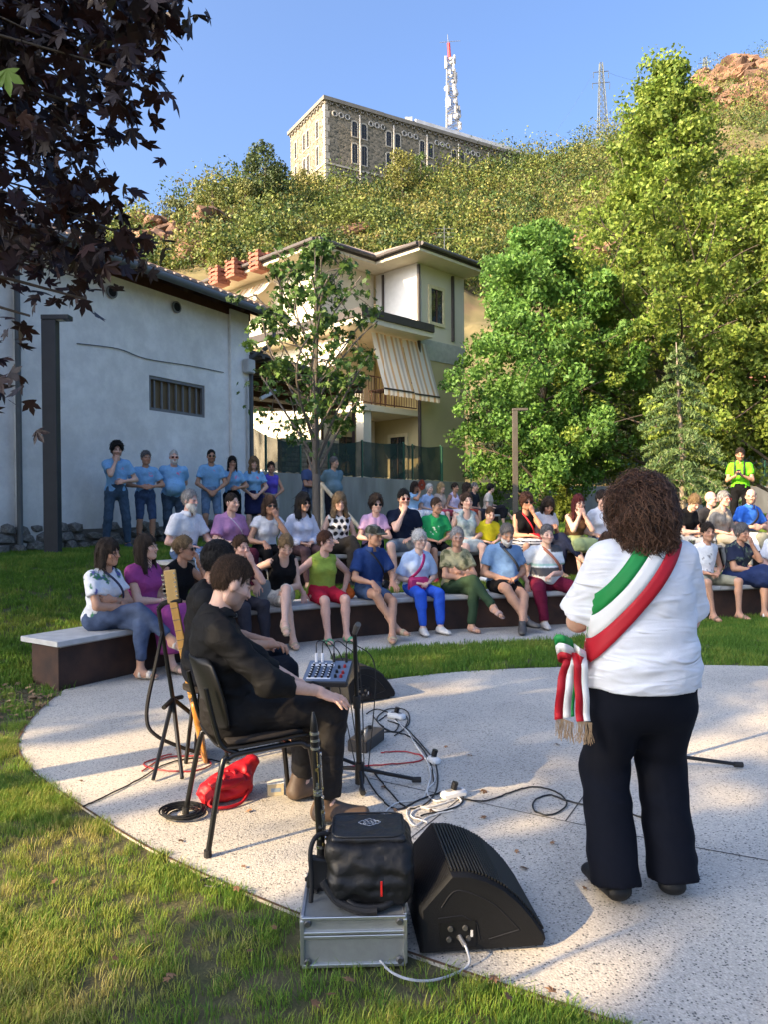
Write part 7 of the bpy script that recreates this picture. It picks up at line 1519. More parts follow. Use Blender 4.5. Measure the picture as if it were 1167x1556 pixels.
folds(blackcl, (5, 5, 11), .6, .016)
BC = (.0070, .0066, .0066)
m1 = person('musician in black shirt seated by the clarinet with a hand on his knee', M1, F1, seat=.455, H=1.76, male=1, wt=.93, hair=('crop', (.075, .042, .024)), skin='fair', beard=('brown', .42), top=dict(kind='rolled', c=BC, mat=blackcl, hem=-.06, wr=.017, wf=8.5, inf=.011, ws=(1, 1, 1.5), sleeve=1.5, collar=1, h=.0115), bottom=dict(kind='trousers', c=(.011, .0095, .009), mat=blackcl, inf=.014, len=1.9), shoes=dict(kind='boot', c=(.085, .055, .035), sole=(.03, .02, .015)),
  arms=({'w': (.12, -.36, .60), 'hd': (-.2, -.9, -.35), 'pn': (0, -.2, -1), 'curl': .3}, {'w': to_local(M1, F1, (-.315, 3.44, .655)), 'hd': to_local((0,0,0), F1, (.93, .05, -.36)), 'pn': to_local((0,0,0), F1, (-.3, .2, -1)), 'curl': .22, 'spread': .26, 'hint': (-.8, .9, -.5)}), legs=legs1, lean=-12, nod=26, look=6, h=.0120, hh=.0050, slump=.865, group='two musicians on the stage', seed=3)
M2, F2 = Vector((-1.05, 4.45, .012)), Vector((.93, .30, 0)).normalized()
st_l = thing('stool', M2, 'low black stool under the second musician', 'stool'); mb = MB(); mb.tube([M2+Vector((0,0,.415)), M2+Vector((0,0,.425)), M2+Vector((0,0,.445)), M2+Vector((0,0,.452))], [.15, .165, .165, .15], 20); mb.build('seat', padm, st_l, smooth=True)
for a in (.8, 2.4, 3.9, 5.5): mb = MB(); mb.tube([M2+Vector((math.cos(a)*.11, math.sin(a)*.11, .42)), M2+Vector((math.cos(a)*.17, math.sin(a)*.17, .002))], .012, 8); mb.build('leg', tubm, st_l)
m2 = person('second musician in dark clothes with clasped hands, half hidden behind the first', M2, F2, seat=.455, H=1.76, male=1, hair=('short', 'black'), skin='tan', beard=('dark', .5), top=dict(kind='rolled', c=BC, mat=blackcl, wr=.02, sleeve=1.1, h=.016, collar=1), bottom=dict(kind='trousers', c=(.007, .009, .015), inf=.012), shoes=dict(c=(.03, .025, .02)), arms=({'w': (.05, -.36, .66), 'hd': (-.6, -.7, -.1), 'pn': (0, .3, -1)}, {'w': (-.05, -.35, .66), 'hd': (.6, -.7, -.1), 'pn': (0, .3, -1)}), legs='flat', lean=-1, nod=16, look=6, h=.016, hh=.007, slump=.87, group='two musicians on the stage')
# ================================================================ the speaker woman seen from behind
hw = G(978, 1372); hw = Vector((hw.x, hw.y, .012)); FW = Vector((-.04, 1, 0))
blouse = mat('white_blouse', attr='Col', var=.03, scale=30, rough=.85, spec=.2, bump=.18, bscale=420, sub=.02)
n = blouse.node_tree.nodes; l = blouse.node_tree.links; b = n['Principled BSDF']; mp = n.new('ShaderNodeMapping'); mp.inputs['Scale'].default_value = (3.2, 3.2, 14); mp.inputs['Rotation'].default_value = (0, .16, 0)
nz = n.new('ShaderNodeTexNoise'); nz.inputs['Scale'].default_value = 1.7; nz.inputs['Detail'].default_value = 2; nz.inputs['Distortion'].default_value = 1.1; nz.noise_type = 'RIDGED_MULTIFRACTAL'
l.new(n['Texture Coordinate'].outputs['Object'], mp.inputs[0]); l.new(mp.outputs[0], nz.inputs['Vector']); b2 = n.new('ShaderNodeBump'); b2.inputs['Strength'].default_value = .8; b2.inputs['Distance'].default_value = .016; l.new(nz.outputs['Fac'], b2.inputs['Height']); l.new(n['Bump'].outputs[0], b2.inputs['Normal']); l.new(b2.outputs[0], b.inputs['Normal'])
def blouse_fn(f, L):
    hip, up, fw, sx, s = L['hip'], L['up'], L['fw'], L['sx'], L['s']
    m = np.abs(f.F) < .04; i = np.argwhere(m); p = f.lo+i*f.h; q = p-hip; z = q[:, 2]; x = q[:, 0]
    warp = fbm(p*np.array([5, 5, 5])+1.7, 3)-.47
    fold = np.sin((z+x*.28+warp*.22)*62)*smoothstep((.34-z)/.14)*smoothstep((z+.10)/.10)*(.35+.9*np.abs(fbm(p*7+5, 2)-.4)*2)          # horizontal creases over the waist
    fold2 = np.sin((x*.9+z*.45+warp*.25)*70)*smoothstep((z-.22)/.15)*.30
    f.F[m] += -fold*.0062-fold2*.005
def hero_torso(f, L):
    hip, up, fw, sx, s = L['hip'], L['up'], L['fw'], L['sx'], L['s']
    f.cone(hip-up*.18*s, hip+up*.30*s, .166, .132, .06, wide=sx, wf=1.36); HT_.append((f.F.copy(), f.lo.copy(), f.h))
def hero_legs(f, L):
    hip, HP, KN, AN, s, sx = L['hip'], L['HP'], L['KN'], L['AN'], L['s'], L['sx']; f.cone(hip+np.array([0, .01, .04]), hip+np.array([0, .015, -.12])*s, .132, .130, .05, wide=sx, wf=1.42)
    for sd in 'LR': f.cone(HP[sd]+np.array([0, .0, -.14]), KN[sd], .105, .090, .04, flat=(0, 0)); f.cone(KN[sd], AN[sd]+np.array([0, .02, -.018]), .090, .094, .03, flat=(0, 1))
    m = np.abs(f.F) < .03; i = np.argwhere(m); p = f.lo+i*f.h; f.F[m] += (np.sin((p[:, 2]+.5*(fbm(p*4, 2)-.4))*38)*.0030+(np.abs(fbm(p*np.array([9, 9, 2.2]), 2)-.45)-.1)*.014)*smoothstep((.85-p[:, 2])/.1)
HT_ = []
hero = person('woman with curly brown hair in white blouse and tricolour sash seen from behind', hw, FW, H=1.635, wt=1.14, slump=.965, neckd=-.05, hair=(None, 'brown'), skin='mid', top=dict(kind='elbow', c=(.74, .74, .755), hem=-.075, wr=.004, inf=.022, h=.0085, mat=blouse, name='blouse', sleeve=.90, neck=.022, nr=.072), bottom=dict(kind='wide', c=(.0040, .0050, .0095), len=1.90, inf=.008, cuff=.060, mat=mat('navy_suiting', attr='Col', var=.08, scale=60, rough=.85, spec=.14, bump=.12, bscale=500)), shoes=dict(c=(.005, .005, .005), sole=(.004, .004, .004)),
   arms=('front', 'front'), legs={'L': (.112, .0, .085), 'R': (-.122, -.03, .085), 'fdL': (.25, -1, 0), 'fdR': (-.35, -1, 0)}, lean=-1, nod=4, look=4, h=.0122, hh=.0070, extra={'top': blouse_fn, 'torso': hero_torso, 'bottom': hero_legs}, group='speaker on the stage', seed=9, bust=.07)
# curly hair: a full shell under thousands of curled locks
f = Fld((-.17, -.15, -.22), (.17, .19, .19), .0075); f.ell((0, .022, .028), (.094, .108, .112), .03); f.cone((0, .05, -.02), (0, .052, -.080), .090, .084, .04, wide=(1, 0, 0), wf=1.08); f.ell((0, -.13, -.05), (.062, .09, .10), .012, mode='s'); f.plane((0, 0, -.145), (0, 0, -1)); f.wrinkle(.024, 18, 3)
V2, Q = f.mesh(); hairh = mat('brown_curls', attr='Col', var=.3, scale=80, rough=.5, spec=.4)
ho = mesh_np('hair', hero['W'](V2@hero['HMt'].T+hero['hc']), Q, hairh, hero['T'], True, np.tile((.012, .0065, .004), (len(V2), 1)))
rng = np.random.default_rng(3); pick = rng.choice(len(V2), 4400, replace=True); CV = []; CF = []; CC = []; k = 0
cen = np.array([0, .03, .0])
for v in V2[pick]:
    nrm_ = nrmz(v-cen-np.array([0, 0, min(0, v[2])*.8])); t0 = nrmz(np.array([rng.normal()*.5, rng.normal()*.5, -1.])); t0 = nrmz(t0-nrm_*(t0@nrm_)); b0 = np.cross(nrm_, t0)
    v = v+rng.normal(size=3)*.004; L = rng.uniform(.035, .095); rr = rng.uniform(.005, .013); turns = rng.uniform(.7, 1.8); ph = rng.uniform(0, 6.28); n_ = 7; rad_ = rng.uniform(.0004, .0011)
    pts = [v+nrm_*(.004+.012*math.sin(math.pi*u)*rng.uniform(.5, 1.6)+(.5+.5*math.cos(turns*6.28*u+ph))*rr*.8)+t0*L*(u-.25)+b0*math.sin(turns*6.28*u+ph)*rr for u in np.linspace(0, 1, n_)]
    for i in range(n_):
        d = nrmz(pts[min(i+1, n_-1)]-pts[max(0, i-1)]); a1 = nrmz(np.cross(d, nrm_)); a2 = np.cross(d, a1); w_ = rad_*(1 if i < n_-2 else .5)
        for a in (0, 2.09, 4.19): CV.append(pts[i]+(a1*math.cos(a)+a2*math.sin(a))*w_*1.6)
    for i in range(n_-1):
        for a in range(3): CF.append((k+3*i+a, k+3*i+(a+1) % 3, k+3*(i+1)+(a+1) % 3, k+3*(i+1)+a))
    k += 3*n_; CC += [np.array((.075, .036, .019))*rng.uniform(.2, 2.2)*np.array([1, 1, 1])]*(3*n_)
CV = np.array(CV); lk = mesh_np('curl_locks', hero['W'](CV@hero['HMt'].T+hero['hc']), np.array(CF), hairh, ho, True, np.array(CC)); lk['kind'] = 'stuff'
# tricolour sash wrapped on the blouse
f = Fld((0, 0, 0), (.1, .1, .1), .05); f.F, f.lo, f.h = HT_[0]; V, Q = f.mesh(); bvh = BVHTree.FromPolygons([Vector(v) for v in hero['W'](V)], [tuple(int(x) for x in q) for q in Q])
ribg, ribw, ribr = mat('ribbon_green', (.008, .22, .045), .6, var=.05), mat('ribbon_white', (.70, .69, .66), .6, var=.05), mat('ribbon_red', (.42, .008, .018), .6, var=.05)
dH = hw.y; A_ = P(1004, 812, dH); B_ = P(872, 984, dH); ax = (B_-A_); L_ = ax.length; ax.normalize(); pd = Vector((ax.z, 0, -ax.x)); pd = pd if pd.z > 0 else -pd; WD = .138
sash = bpy.data.objects.new('sash', None); sash.location = (0, 0, 0); link(sash, hero['T'])
def strips(sign, a0, a1):
    rows = []
    for u in np.linspace(a0, a1, 46):
        row = []
        for v_ in np.linspace(-.5, .5, 10):
            c = A_+ax*(L_*u)-pd*WD*v_; o_ = Vector((c.x, dH-sign*1.0, c.z)); h_ = bvh.ray_cast(o_, Vector((0, sign, 0)), 2.0); 
            if h_[0] is None: h_ = bvh.find_nearest(Vector((c.x, dH, c.z)))
            row.append(h_[0]+Vector((0, -sign*.004, 0))+h_[1]*.008)
        rows.append(row)
    return rows
for sign in (1, -1):
    rows = strips(sign, -.04, 1.0)
    for si, m_ in ((0, ribg), (1, ribw), (2, ribr)):
        mb = MB(); vid = {}
        for i, row in enumerate(rows):
            for j in range(si*3, si*3+4):
                if row[j] is not None: vid[(i, j)] = len(mb.v); mb.v.append(tuple(row[j]))
        for i in range(len(rows)-1):
            for j in range(si*3, si*3+3):
                ks = [(i, j), (i, j+1), (i+1, j+1), (i+1, j)]
                if all(q in vid for q in ks):
                    pp = [Vector(mb.v[vid[q]]) for q in ks]
                    if max((pp[0]-pp[2]).length, (pp[1]-pp[3]).length) < .09: mb.f.append(tuple(vid[q] for q in ks)); mb.m.append(0)
        if mb.f: o = mb.build('sash_stripe', m_, sash, smooth=True, auto=False); sd = o.modifiers.new('thick', 'SOLIDIFY'); sd.thickness = .002
# bow and tails at the hip
def ribbon3(name, path, wdv, order, widths, parent):
    pts = catmull(path, 6); N = len(pts); off = 0; tot = sum(widths); wv = Vector(wdv).normalized()
    for m_, w_ in zip(order, widths):
        mb = MB(); V = []
        for i, p in enumerate(pts):
            rip = Vector((0, .006*math.sin(i*.9), 0)); V += [p+wv*(off-tot/2)+rip, p+wv*(off+w_-tot/2)+rip]
        mb.add(V, [(2*i, 2*i+1, 2*i+3, 2*i+2) for i in range(N-1)]); o = mb.build(name, m_, parent, smooth=True, auto=False); sd = o.modifiers.new('thick', 'SOLIDIFY'); sd.thickness = .0018; off += w_
dk_ = dH-.03; kn = P(874, 990, dk_)
ribbon3('bow_loop', [kn, P(858, 982, dk_-.04), P(847, 984, dk_-.02), P(850, 990, dk_+.03), kn+Vector((0, .02, 0))], (.18, 0, -1), [ribg, ribw, ribr], [.032, .034, .022], sash)
ribbon3('bow_loop', [kn, P(882, 996, dk_-.05), P(892, 1002, dk_-.02), P(884, 1004, dk_+.03), kn+Vector((0, .02, 0))], (.1, 0, -1), [ribw, ribr], [.03, .03], sash)
ribbon3('sash_tail', [kn+Vector((0,-.01,0)), P(868, 1010, dk_-.03), P(861, 1045, dk_-.03), P(858, 1091, dk_-.02)], (1, 0, .18), [ribr, ribw, ribg], [.032, .030, .012], sash)
ribbon3('sash_tail', [kn+Vector((.01,-.02,0)), P(883, 1015, dk_-.05), P(885, 1060, dk_-.05), P(887, 1096, dk_-.05)], (1, 0, .02), [ribr, ribw], [.028, .024], sash)
gold = mat('fringe_gold', (.30, .21, .12), .5); mb = MB(); rr = random.Random(4)
for (x0, x1, y0, y1, dd) in ((846, 872, 1088, 1098, dk_-.02), (878, 900, 1096, 1098, dk_-.05)):
    for k in range(34): u = k/33; a = P(x0+(x1-x0)*u, y0+(y1-y0)*u, dd); mb.tube([a, a+Vector((rr.uniform(-.006, .006), rr.uniform(-.006, .006), -.035)), a+Vector((rr.uniform(-.014, .014), rr.uniform(-.01, .01), -.065-rr.uniform(0, .02)))], .0012, 4)
mb.build('fringe', gold, sash)['kind'] = 'stuff'
# ================================================================ stage equipment
def monitor(loc, fwd, label, wdt=.42, sc=1.0):
    """wedge floor monitor; side profile in the (fwd, up) plane, width to its left"""
    t = thing('stage_monitor', loc, label, 'speaker', 'wedge stage monitors'); Q = frame(loc, fwd)
    prof = [(0, .012), (0, .16), (.105, .272), (.165, .268), (.225, .248), (.285, .214), (.34, .165), (.385, .112), (.425, .052), (.43, .03), (.42, .012)]
    cab = mat('cabinet_black', (.0045, .0048, .0056), .6, spec=.25, bump=.25, bscale=400); mb = MB()
    ctr = Vector((.2, .11))
    def ring(b, sh): return [Q((ctr.x+(a-ctr.x)*sh)*sc, b*sc, (ctr.y+(z-ctr.y)*sh)*sc) for a, z in prof]
    n = len(prof); rings = [ring(0, .95), ring(.012, 1), ring(wdt-.012, 1), ring(wdt, .95)]; V = [p for r_ in rings for p in r_]
    F = [tuple(range(n)), tuple(range(4*n-1, 3*n-1, -1))]+[(k*n+i, (k+1)*n+i, (k+1)*n+(i+1) % n, k*n+(i+1) % n) for k in range(3) for i in range(n)]; mb.add(V, F); cb = mb.build('cabinet', cab, t, smooth=True)
    # grille: slats over the curved front, fine holes on the short top face
    gp = [Vector(p) for p in prof[2:9]]; L = [0]
    for a, b in zip(gp[:-1], gp[1:]): L.append(L[-1]+(b-a).length)
    mb = MB(); N = 34
    for k in range(N):
        s = L[-1]*(k+.5)/N; i = max(j for j in range(len(L)-1) if L[j] <= s); q = gp[i].lerp(gp[i+1], (s-L[i])/(L[i+1]-L[i])); d = (gp[i+1]-gp[i]).normalized(); nn_ = Vector((-d.y, d.x)); nn_ = nn_ if nn_.y > 0 else -nn_; q = q+nn_*.004
        mb.beam(Q(q.x*sc, .025*sc, q.y*sc), Q(q.x*sc, (wdt-.025)*sc, q.y*sc), .0055*sc, .007*sc)
    g_ = mb.build('grille_slats', mat('grille_metal', (.018, .018, .016), .55, spec=.35), t); g_['kind'] = 'stuff'
    mb = MB()
    for i in range(22):
        for j in range(52):
            u = (i+.5)/22; a0, a1 = Vector((.006, .166)), Vector((.10, .268)); q = a0.lerp(a1, u)+Vector((-.734, .679))*.0015; c = Q(q.x*sc, (.02+(wdt-.04)*(j+.5)/52)*sc, q.y*sc); f_ = Vector((fwd[0], fwd[1], 0)).normalized(); l_ = Vector((-f_.y, f_.x, 0)); e1 = (f_*.679+Vector((0,0,.734)))*.0012*sc; e2 = l_*.0022*sc
            mb.quad(c-e1-e2, c+e1-e2, c+e1+e2, c-e1+e2)
    hg = mb.build('perforations', mat('hole_grey', (.02, .02, .023), .5), t); hg['kind'] = 'stuff'
    # side panel: raised outline, recessed connector plate
    def sidepath(name, pts, r_, m_): mb = MB(); mb.tube([Q(a*sc, -.001, z*sc) for a, z in pts], r_, 6); mb.build(name, m_, t, smooth=True)
    edge = mat('panel_ridge', (.009, .009, .010), .5)
    sidepath('panel_ridge', catmull([(.07, .165, 0), (.11, .215, 0), (.16, .212, 0), (.25, .165, 0), (.335, .075, 0)], 4) and [(p.x, p.y) for p in catmull([(.07, .165, 0), (.11, .215, 0), (.16, .212, 0), (.25, .165, 0), (.335, .075, 0)], 4)], .002*sc, edge)
    sidepath('panel_ridge', [(.23, .05), (.335, .075)], .0022*sc, edge); sidepath('panel_ridge', [(.06, .13), (.14, .135), (.19, .105), (.20, .05)], .002*sc, edge)
    mb = MB(); f_ = Vector((fwd[0], fwd[1], 0)).normalized(); l_ = Vector((-f_.y, f_.x, 0)); rt = Matrix((f_, l_, Vector((0,0,1)))).transposed(); mb.box(Q(.125*sc, .0, .075*sc), (.12*sc, .008*sc, .085*sc), rt); pl = mb.build('connector_plate', mat('plate_black', (.006, .006, .007), .4), t)
    for k, (a, z) in enumerate(((.10, .095), (.15, .095), (.13, .065), (.16, .06), (.095, .06))):
        mb = MB(); mb.tube([Q(a*sc, -.003, z*sc), Q(a*sc, -.010*sc, z*sc)], [.010*sc, .008*sc], 12); mb.build('socket' if k < 3 else 'knob', mat('socket_metal', (.10, .10, .10), .35, metal=.6), pl)
    mb = MB(); mb.box(Q(.172*sc, -.005*sc, .075*sc), (.008*sc, .002, .022*sc), rt); mb.build('rating_label', mat('label_white', (.45, .45, .45), .6), pl)
    for a in (.04, .39):
        for b in (.05, wdt-.05): mb = MB(); p = Q(a*sc, b*sc, 0); mb.tube([p, p+Vector((0,0,.014))], .012, 8); mb.build('rubber_foot', mat('black_rubber', (.02, .02, .02), .8), t)
    return Q
q1 = G(640, 1462); QM = monitor(Vector((q1.x, q1.y, .012)), (.985, .10), 'large wedge monitor beside the metal case in the foreground')
q2 = G(528, 1075); monitor(Vector((q2.x, q2.y, .012)), (.86, .50), 'wedge monitor beyond the mixer at the edge of the grass')
# aluminium flight case with the soft bag on it
ca = G(459, 1476); cb_ = G(617, 1472); cd = (cb_-ca); CW = cd.length; cd.normalize(); ang = math.atan2(cd.y, cd.x); rc = Matrix.Rotation(ang, 3, 'Z'); CH, CD = .165, .30; cz = .012
ct = thing('flight_case', Vector((ca.x, ca.y, cz)), 'silver aluminium flight case standing at the edge of the paving', 'case')
def cq(x, y, z): return Vector((ca.x, ca.y, cz))+rc @ Vector((x, y, z))
alum = mat('alu_panel', (.30, .31, .30), .42, var=.08, scale=30, metal=.55, bump=.05, bscale=200); alue = mat('alu_edge', (.55, .56, .57), .28, metal=.85)
mb = MB(); mb.box(cq(CW/2, CD/2, .052), (CW-.006, CD-.006, .095), rc); mb.build('base_tray', alum, ct); mb = MB(); mb.box(cq(CW/2, CD/2, .134), (CW-.006, CD-.006, .056), rc); mb.build('lid', alum, ct)
for z, hgt in ((.006, .012), (.099, .012), (.113, .010), (.160, .012)):
    mb = MB()
    for y in (.0, CD): mb.beam(cq(-.002, y, z), cq(CW+.002, y, z), .012, hgt)
    for x in (.0, CW): mb.beam(cq(x, .007, z), cq(x, CD-.007, z), .012, hgt)
    mb.build('edge_rail', alue, ct, bevel=.002)
for x in (0, CW):
    for y in (0, CD): mb = MB(); mb.box(cq(x, y, CH/2), (.013, .013, CH-.02), rc); mb.build('corner_rail', alue, ct, bevel=.002)
for x in (.018, CW-.018):
    for z in (.02, .146): mb = MB(); mb.tube([cq(x, -.004, z), cq(x, -.011, z)], [.013, .009], 12); mb.build('corner_rivet', mat('rivet', (.14, .14, .14), .35, metal=.8), ct)
for y in (.08, .22): mb = MB(); mb.box(cq(-.008, y, .105), (.012, .035, .05), rc, bev=.003); mb.build('latch', alue, ct)
bg_ = thing('gig_bag', cq(.20, .16, CH), 'black soft equipment bag with handle lying on the flight case', 'bag'); bagm = mat('bag_black', (.0050, .0052, .006), .5, var=.2, scale=9, spec=.35, bump=.35, bscale=18); 
f = Fld((-.19, -.17, 0), (.19, .17, .24), .0085)
pts_ = np.stack(np.meshgrid(*f.ax, indexing='ij'), -1)
def rb(c, hs_, r_): d = np.abs(pts_-np.array(c))-(np.array(hs_)-r_); return np.linalg.norm(np.maximum(d, 0), axis=-1)+np.minimum(d.max(-1), 0)-r_
f.F = np.minimum(f.F, rb((0, 0, .08), (.145, .125, .078), .04)); d2 = rb((-.005, .02, .160), (.152, .122, .045), .04); hh_ = np.clip(.5+.5*(f.F-d2)/.02, 0, 1); f.F = f.F*(1-hh_)+d2*hh_-.02*hh_*(1-hh_); f.wrinkle(.013, 10, 2, (1, 1, 2.2)); f.plane((0, 0, .002), (0, 0, -1))
V, Q = f.mesh(); bw = np.array(cq(.225, .155, CH)); Rb = np.array(rc); mesh_np('bag_body', V@Rb.T+bw, Q, bagm, bg_, True)
f = Fld((-.15, -.13, .17), (.15, .17, .25), .0075); pts_ = np.stack(np.meshgrid(*f.ax, indexing='ij'), -1); f.F = rb((-.005, .03, .205), (.130, .100, .014), .012); f.wrinkle(.004, 14, 6); V, Q = f.mesh(); mesh_np('top_flap', V@Rb.T+bw, Q, mat('flap_black', (.008, .0085, .010), .42, spec=.45, bump=.15, bscale=60), bg_, True)
def bq(x, y, z): return Vector(bw)+rc @ Vector((x, y, z))
mb = MB(); pipe = [bq(-.005+.126*math.copysign(abs(math.cos(a))**.35, math.cos(a)), .03+.098*math.copysign(abs(math.sin(a))**.35, math.sin(a)), .2195) for a in np.linspace(0, 2*math.pi, 41)]; mb.tube(pipe, .0035, 6); mb.build('piping', mat('piping', (.012, .013, .015), .5), bg_, smooth=True)
# badge: ornate outlined plate
mb = MB(); ol = []; 
for a in np.linspace(0, 2*math.pi, 65): r_ = 1+.10*math.cos(4*a)+.06*math.cos(12*a); ol.append(bq(-.002+.034*r_*math.cos(a), .045+.024*r_*math.sin(a), .2212))
mb.tube(ol, .0011, 5); bd = mb.build('badge', mat('badge_silver', (.36, .38, .42), .4, metal=.3), bg_)
for k in range(3):
    mb = MB(); mb.tube([bq(-.024+.046*u, .045+.010*(k-1)+.0035*math.sin(u*22+k), .2212) for u in np.linspace(0, 1, 14)], .0010, 5); mb.build('badge_line', mat('badge_silver'), bd)
mb = MB(); mb.tube(catmull([bq(-.075, -.115, .028), bq(-.05, -.133, .020), bq(0, -.138, .016), bq(.05, -.133, .020), bq(.075, -.115, .028)], 6), .012, 10); mb.build('handle', mat('handle_rubber', (.008, .008, .0085), .6), bg_, smooth=True)
for k in range(9): mb = MB(); p0 = bq(-.032+.008*k, -.1365, .0165); mb.tube([p0-rc @ Vector((.0016, 0, 0)), p0+rc @ Vector((.0016, 0, 0))], .0130, 10); mb.build('handle_ridge', mat('handle_rubber'), bg_)
mb = MB(); mb.box(bq(.035, -.131, .075), (.007, .004, .05), rc, bev=.001); mb.build('zip_tag', mat('zip_red', (.50, .015, .012), .5), bg_)
mb = MB(); mb.tube(catmull([bq(-.13, .02, .19), bq(-.18, .0, .20), bq(-.205, -.03, .16), bq(-.20, -.05, .06), bq(-.205, -.06, -.02), bq(-.21, -.08, -.10)], 6), .008, 8); mb.build('shoulder_strap', mat('webbing', (.012, .012, .013), .8), bg_, smooth=True)
mb = MB(); mb.tube(catmull([bq(-.16, -.10, .09), bq(-.11, -.12, .03), bq(-.03, -.145, .012), bq(.02, -.15, .012)], 6), .014, 8); mb.build('shoulder_strap', mat('webbing'), bg_, smooth=True)
# clarinet on its peg stand on the case
cl = cq(.055, .20, CH); cst = thing('clarinet_stand', cl, 'black clarinet stand with folding feet on the flight case', 'stand'); mb = MB(); mb.tube([cl+Vector((0,0,.006)), cl+Vector((0,0,.10))], [.022, .012], 12); mb.build('peg', blackp, cst)
mb = MB(); mb.box(cl+Vector((-.005, -.02, .055)), (.085, .035, .11), rc @ Matrix.Rotation(R(8), 3, 'Y'), bev=.006); mb.build('bracket', blackp, cst)
for a in (.4, 2.5, 4.4): mb = MB(); mb.beam(cl+Vector((0,0,.008)), cl+Vector((.075*math.cos(a), .06*math.sin(a), .008)), .018, .012); mb.build('foot', blackp, cst)
clr = thing('clarinet', cl+Vector((0,0,.06)), 'black clarinet with silver keys standing upright on the case', 'clarinet'); tp = P(475, 1082, cl.y-.0); bs = cl+Vector((0, 0, .05)); axc = (tp-bs); LC = axc.length; axc.normalize()
def ca_(u, r_=0, a=0): sd = axc.orthogonal().normalized(); s2 = axc.cross(sd); return bs+axc*(LC*u)+(sd*math.cos(a)+s2*math.sin(a))*r_
eb = mat('ebony', (.009, .008, .008), .3, spec=.5); slv = mat('silver_key', (.62, .62, .60), .22, metal=.95)
mb = MB(); mb.tube([ca_(u) for u in (0, .02, .05, .10, .16)], [.032, .029, .022, .0165, .0145], 16); mb.build('bell', eb, clr, smooth=True); mb = MB(); mb.tube([ca_(.16), ca_(.50)], .0145, 16); mb.build('lower_joint', eb, clr, smooth=True); mb = MB(); mb.tube([ca_(.50), ca_(.78)], .0138, 16); mb.build('upper_joint', eb, clr, smooth=True)
mb = MB(); mb.tube([ca_(.78), ca_(.82), ca_(.87)], [.0145, .0165, .0140], 16); mb.build('barrel', eb, clr, smooth=True); mb = MB(); mb.tube([ca_(.87), ca_(.90), ca_(.96), ca_(1.0)], [.0125, .0135, .010, .004], 14); mb.build('mouthpiece', eb, clr, smooth=True)
for u in (.16, .49, .51, .775, .825, .868, .02): mb = MB(); mb.tube([ca_(u-.008), ca_(u+.008)], .0165 if u > .05 else .0325, 16); mb.build('silver_ring', slv, clr)
rk_ = random.Random(8); gldk = mat('brass_key', (.55, .40, .14), .25, metal=.9)
for k in range(26):
    u = .18+.58*k/26; a = rk_.choice((-2.2, -1.6, -.9, -.2, .6))+rk_.uniform(-.3, .3); mb = MB(); c = ca_(u, .016, a); o_ = ca_(u, .021, a); mb.tube([c, o_], [.0055, .0062], 10); mb.build('key_cup', slv if k % 3 else gldk, clr)
for a, u0, u1 in ((-1.3, .2, .46), (-.5, .22, .44), (-2.0, .53, .76), (-1.1, .54, .74), (.2, .3, .6), (-1.7, .25, .40)): mb = MB(); mb.tube([ca_(u0, .019, a), ca_(u1, .019, a)], .0017, 6); mb.build('key_rod', slv if a > -1.9 else gldk, clr)
# mixer on its stand
mx = P(497, 1021, 4.05); ms_ = thing('mixer_stand', Vector((mx.x, mx.y, .012)), 'black stand carrying the small mixer', 'stand'); mb = MB(); mb.tube([(mx.x, mx.y, .03), (mx.x, mx.y, mx.z-.05)], .016, 10); mb.build('pole', tubm, ms_)
for a in (.3, 2.4, 4.5): mb = MB(); mb.tube([(mx.x, mx.y, .16), (mx.x+.28*math.cos(a), mx.y+.28*math.sin(a), .024)], .010, 8); mb.build('leg', tubm, ms_)
mb = MB(); mb.box((mx.x, mx.y, mx.z-.045), (.22, .2, .02)); mb.build('tray', tubm, ms_)
mi = thing('mixer', mx+Vector((0,0,-.03)), 'small grey audio mixer with rows of knobs and plugged cables', 'mixer'); rm = Matrix.Rotation(R(-6), 3, 'Z') @ Matrix.Rotation(R(16), 3, 'X')
def mq(x, y, z): return mx+rm @ Vector((x, y, z))
mb = MB(); mb.box(mq(0, 0, -.012), (.245, .235, .034), rm, bev=.006); mb.build('chassis', mat('mixer_side', (.035, .035, .037), .5), mi); mb = MB(); mb.box(mq(0, 0, .0065), (.235, .225, .004), rm); mb.build('panel', mat('mixer_panel', (.12, .16, .23), .4, var=.1), mi)
wk, bk = mat('knob_white', (.75, .75, .75), .4), mat('knob_black', (.012, .012, .012), .4)
mb = MB(); mb.box(mq(-.035, .060, .009), (.13, .022, .002), rm); mb.box(mq(-.035, -.085, .009), (.13, .016, .002), rm); mb.build('marking_strip', wk, mi)
for i in range(4):
    for j in range(6):
        c = mq(-.085+.034*i, -.075+.026*j, .008); o_ = mq(-.085+.034*i, -.075+.026*j, .022); mb = MB(); mb.tube([c, o_], [.0085, .0068], 10); kb = mb.build('knob', bk, mi); mb = MB(); mb.tube([o_, mq(-.085+.034*i, -.075+.026*j, .0235)], .0048, 8); mb.build('knob_cap', wk, kb)
for x, y in ((.055, -.07), (.085, -.07), (.055, -.02), (.09, -.03), (.06, .03), (.09, .04)): mb = MB(); mb.tube([mq(x, y, .008), mq(x, y, .024)], [.009, .007], 10); mb.build('knob', bk if x < .08 else mat('knob_red', (.35, .03, .03), .4), mi)
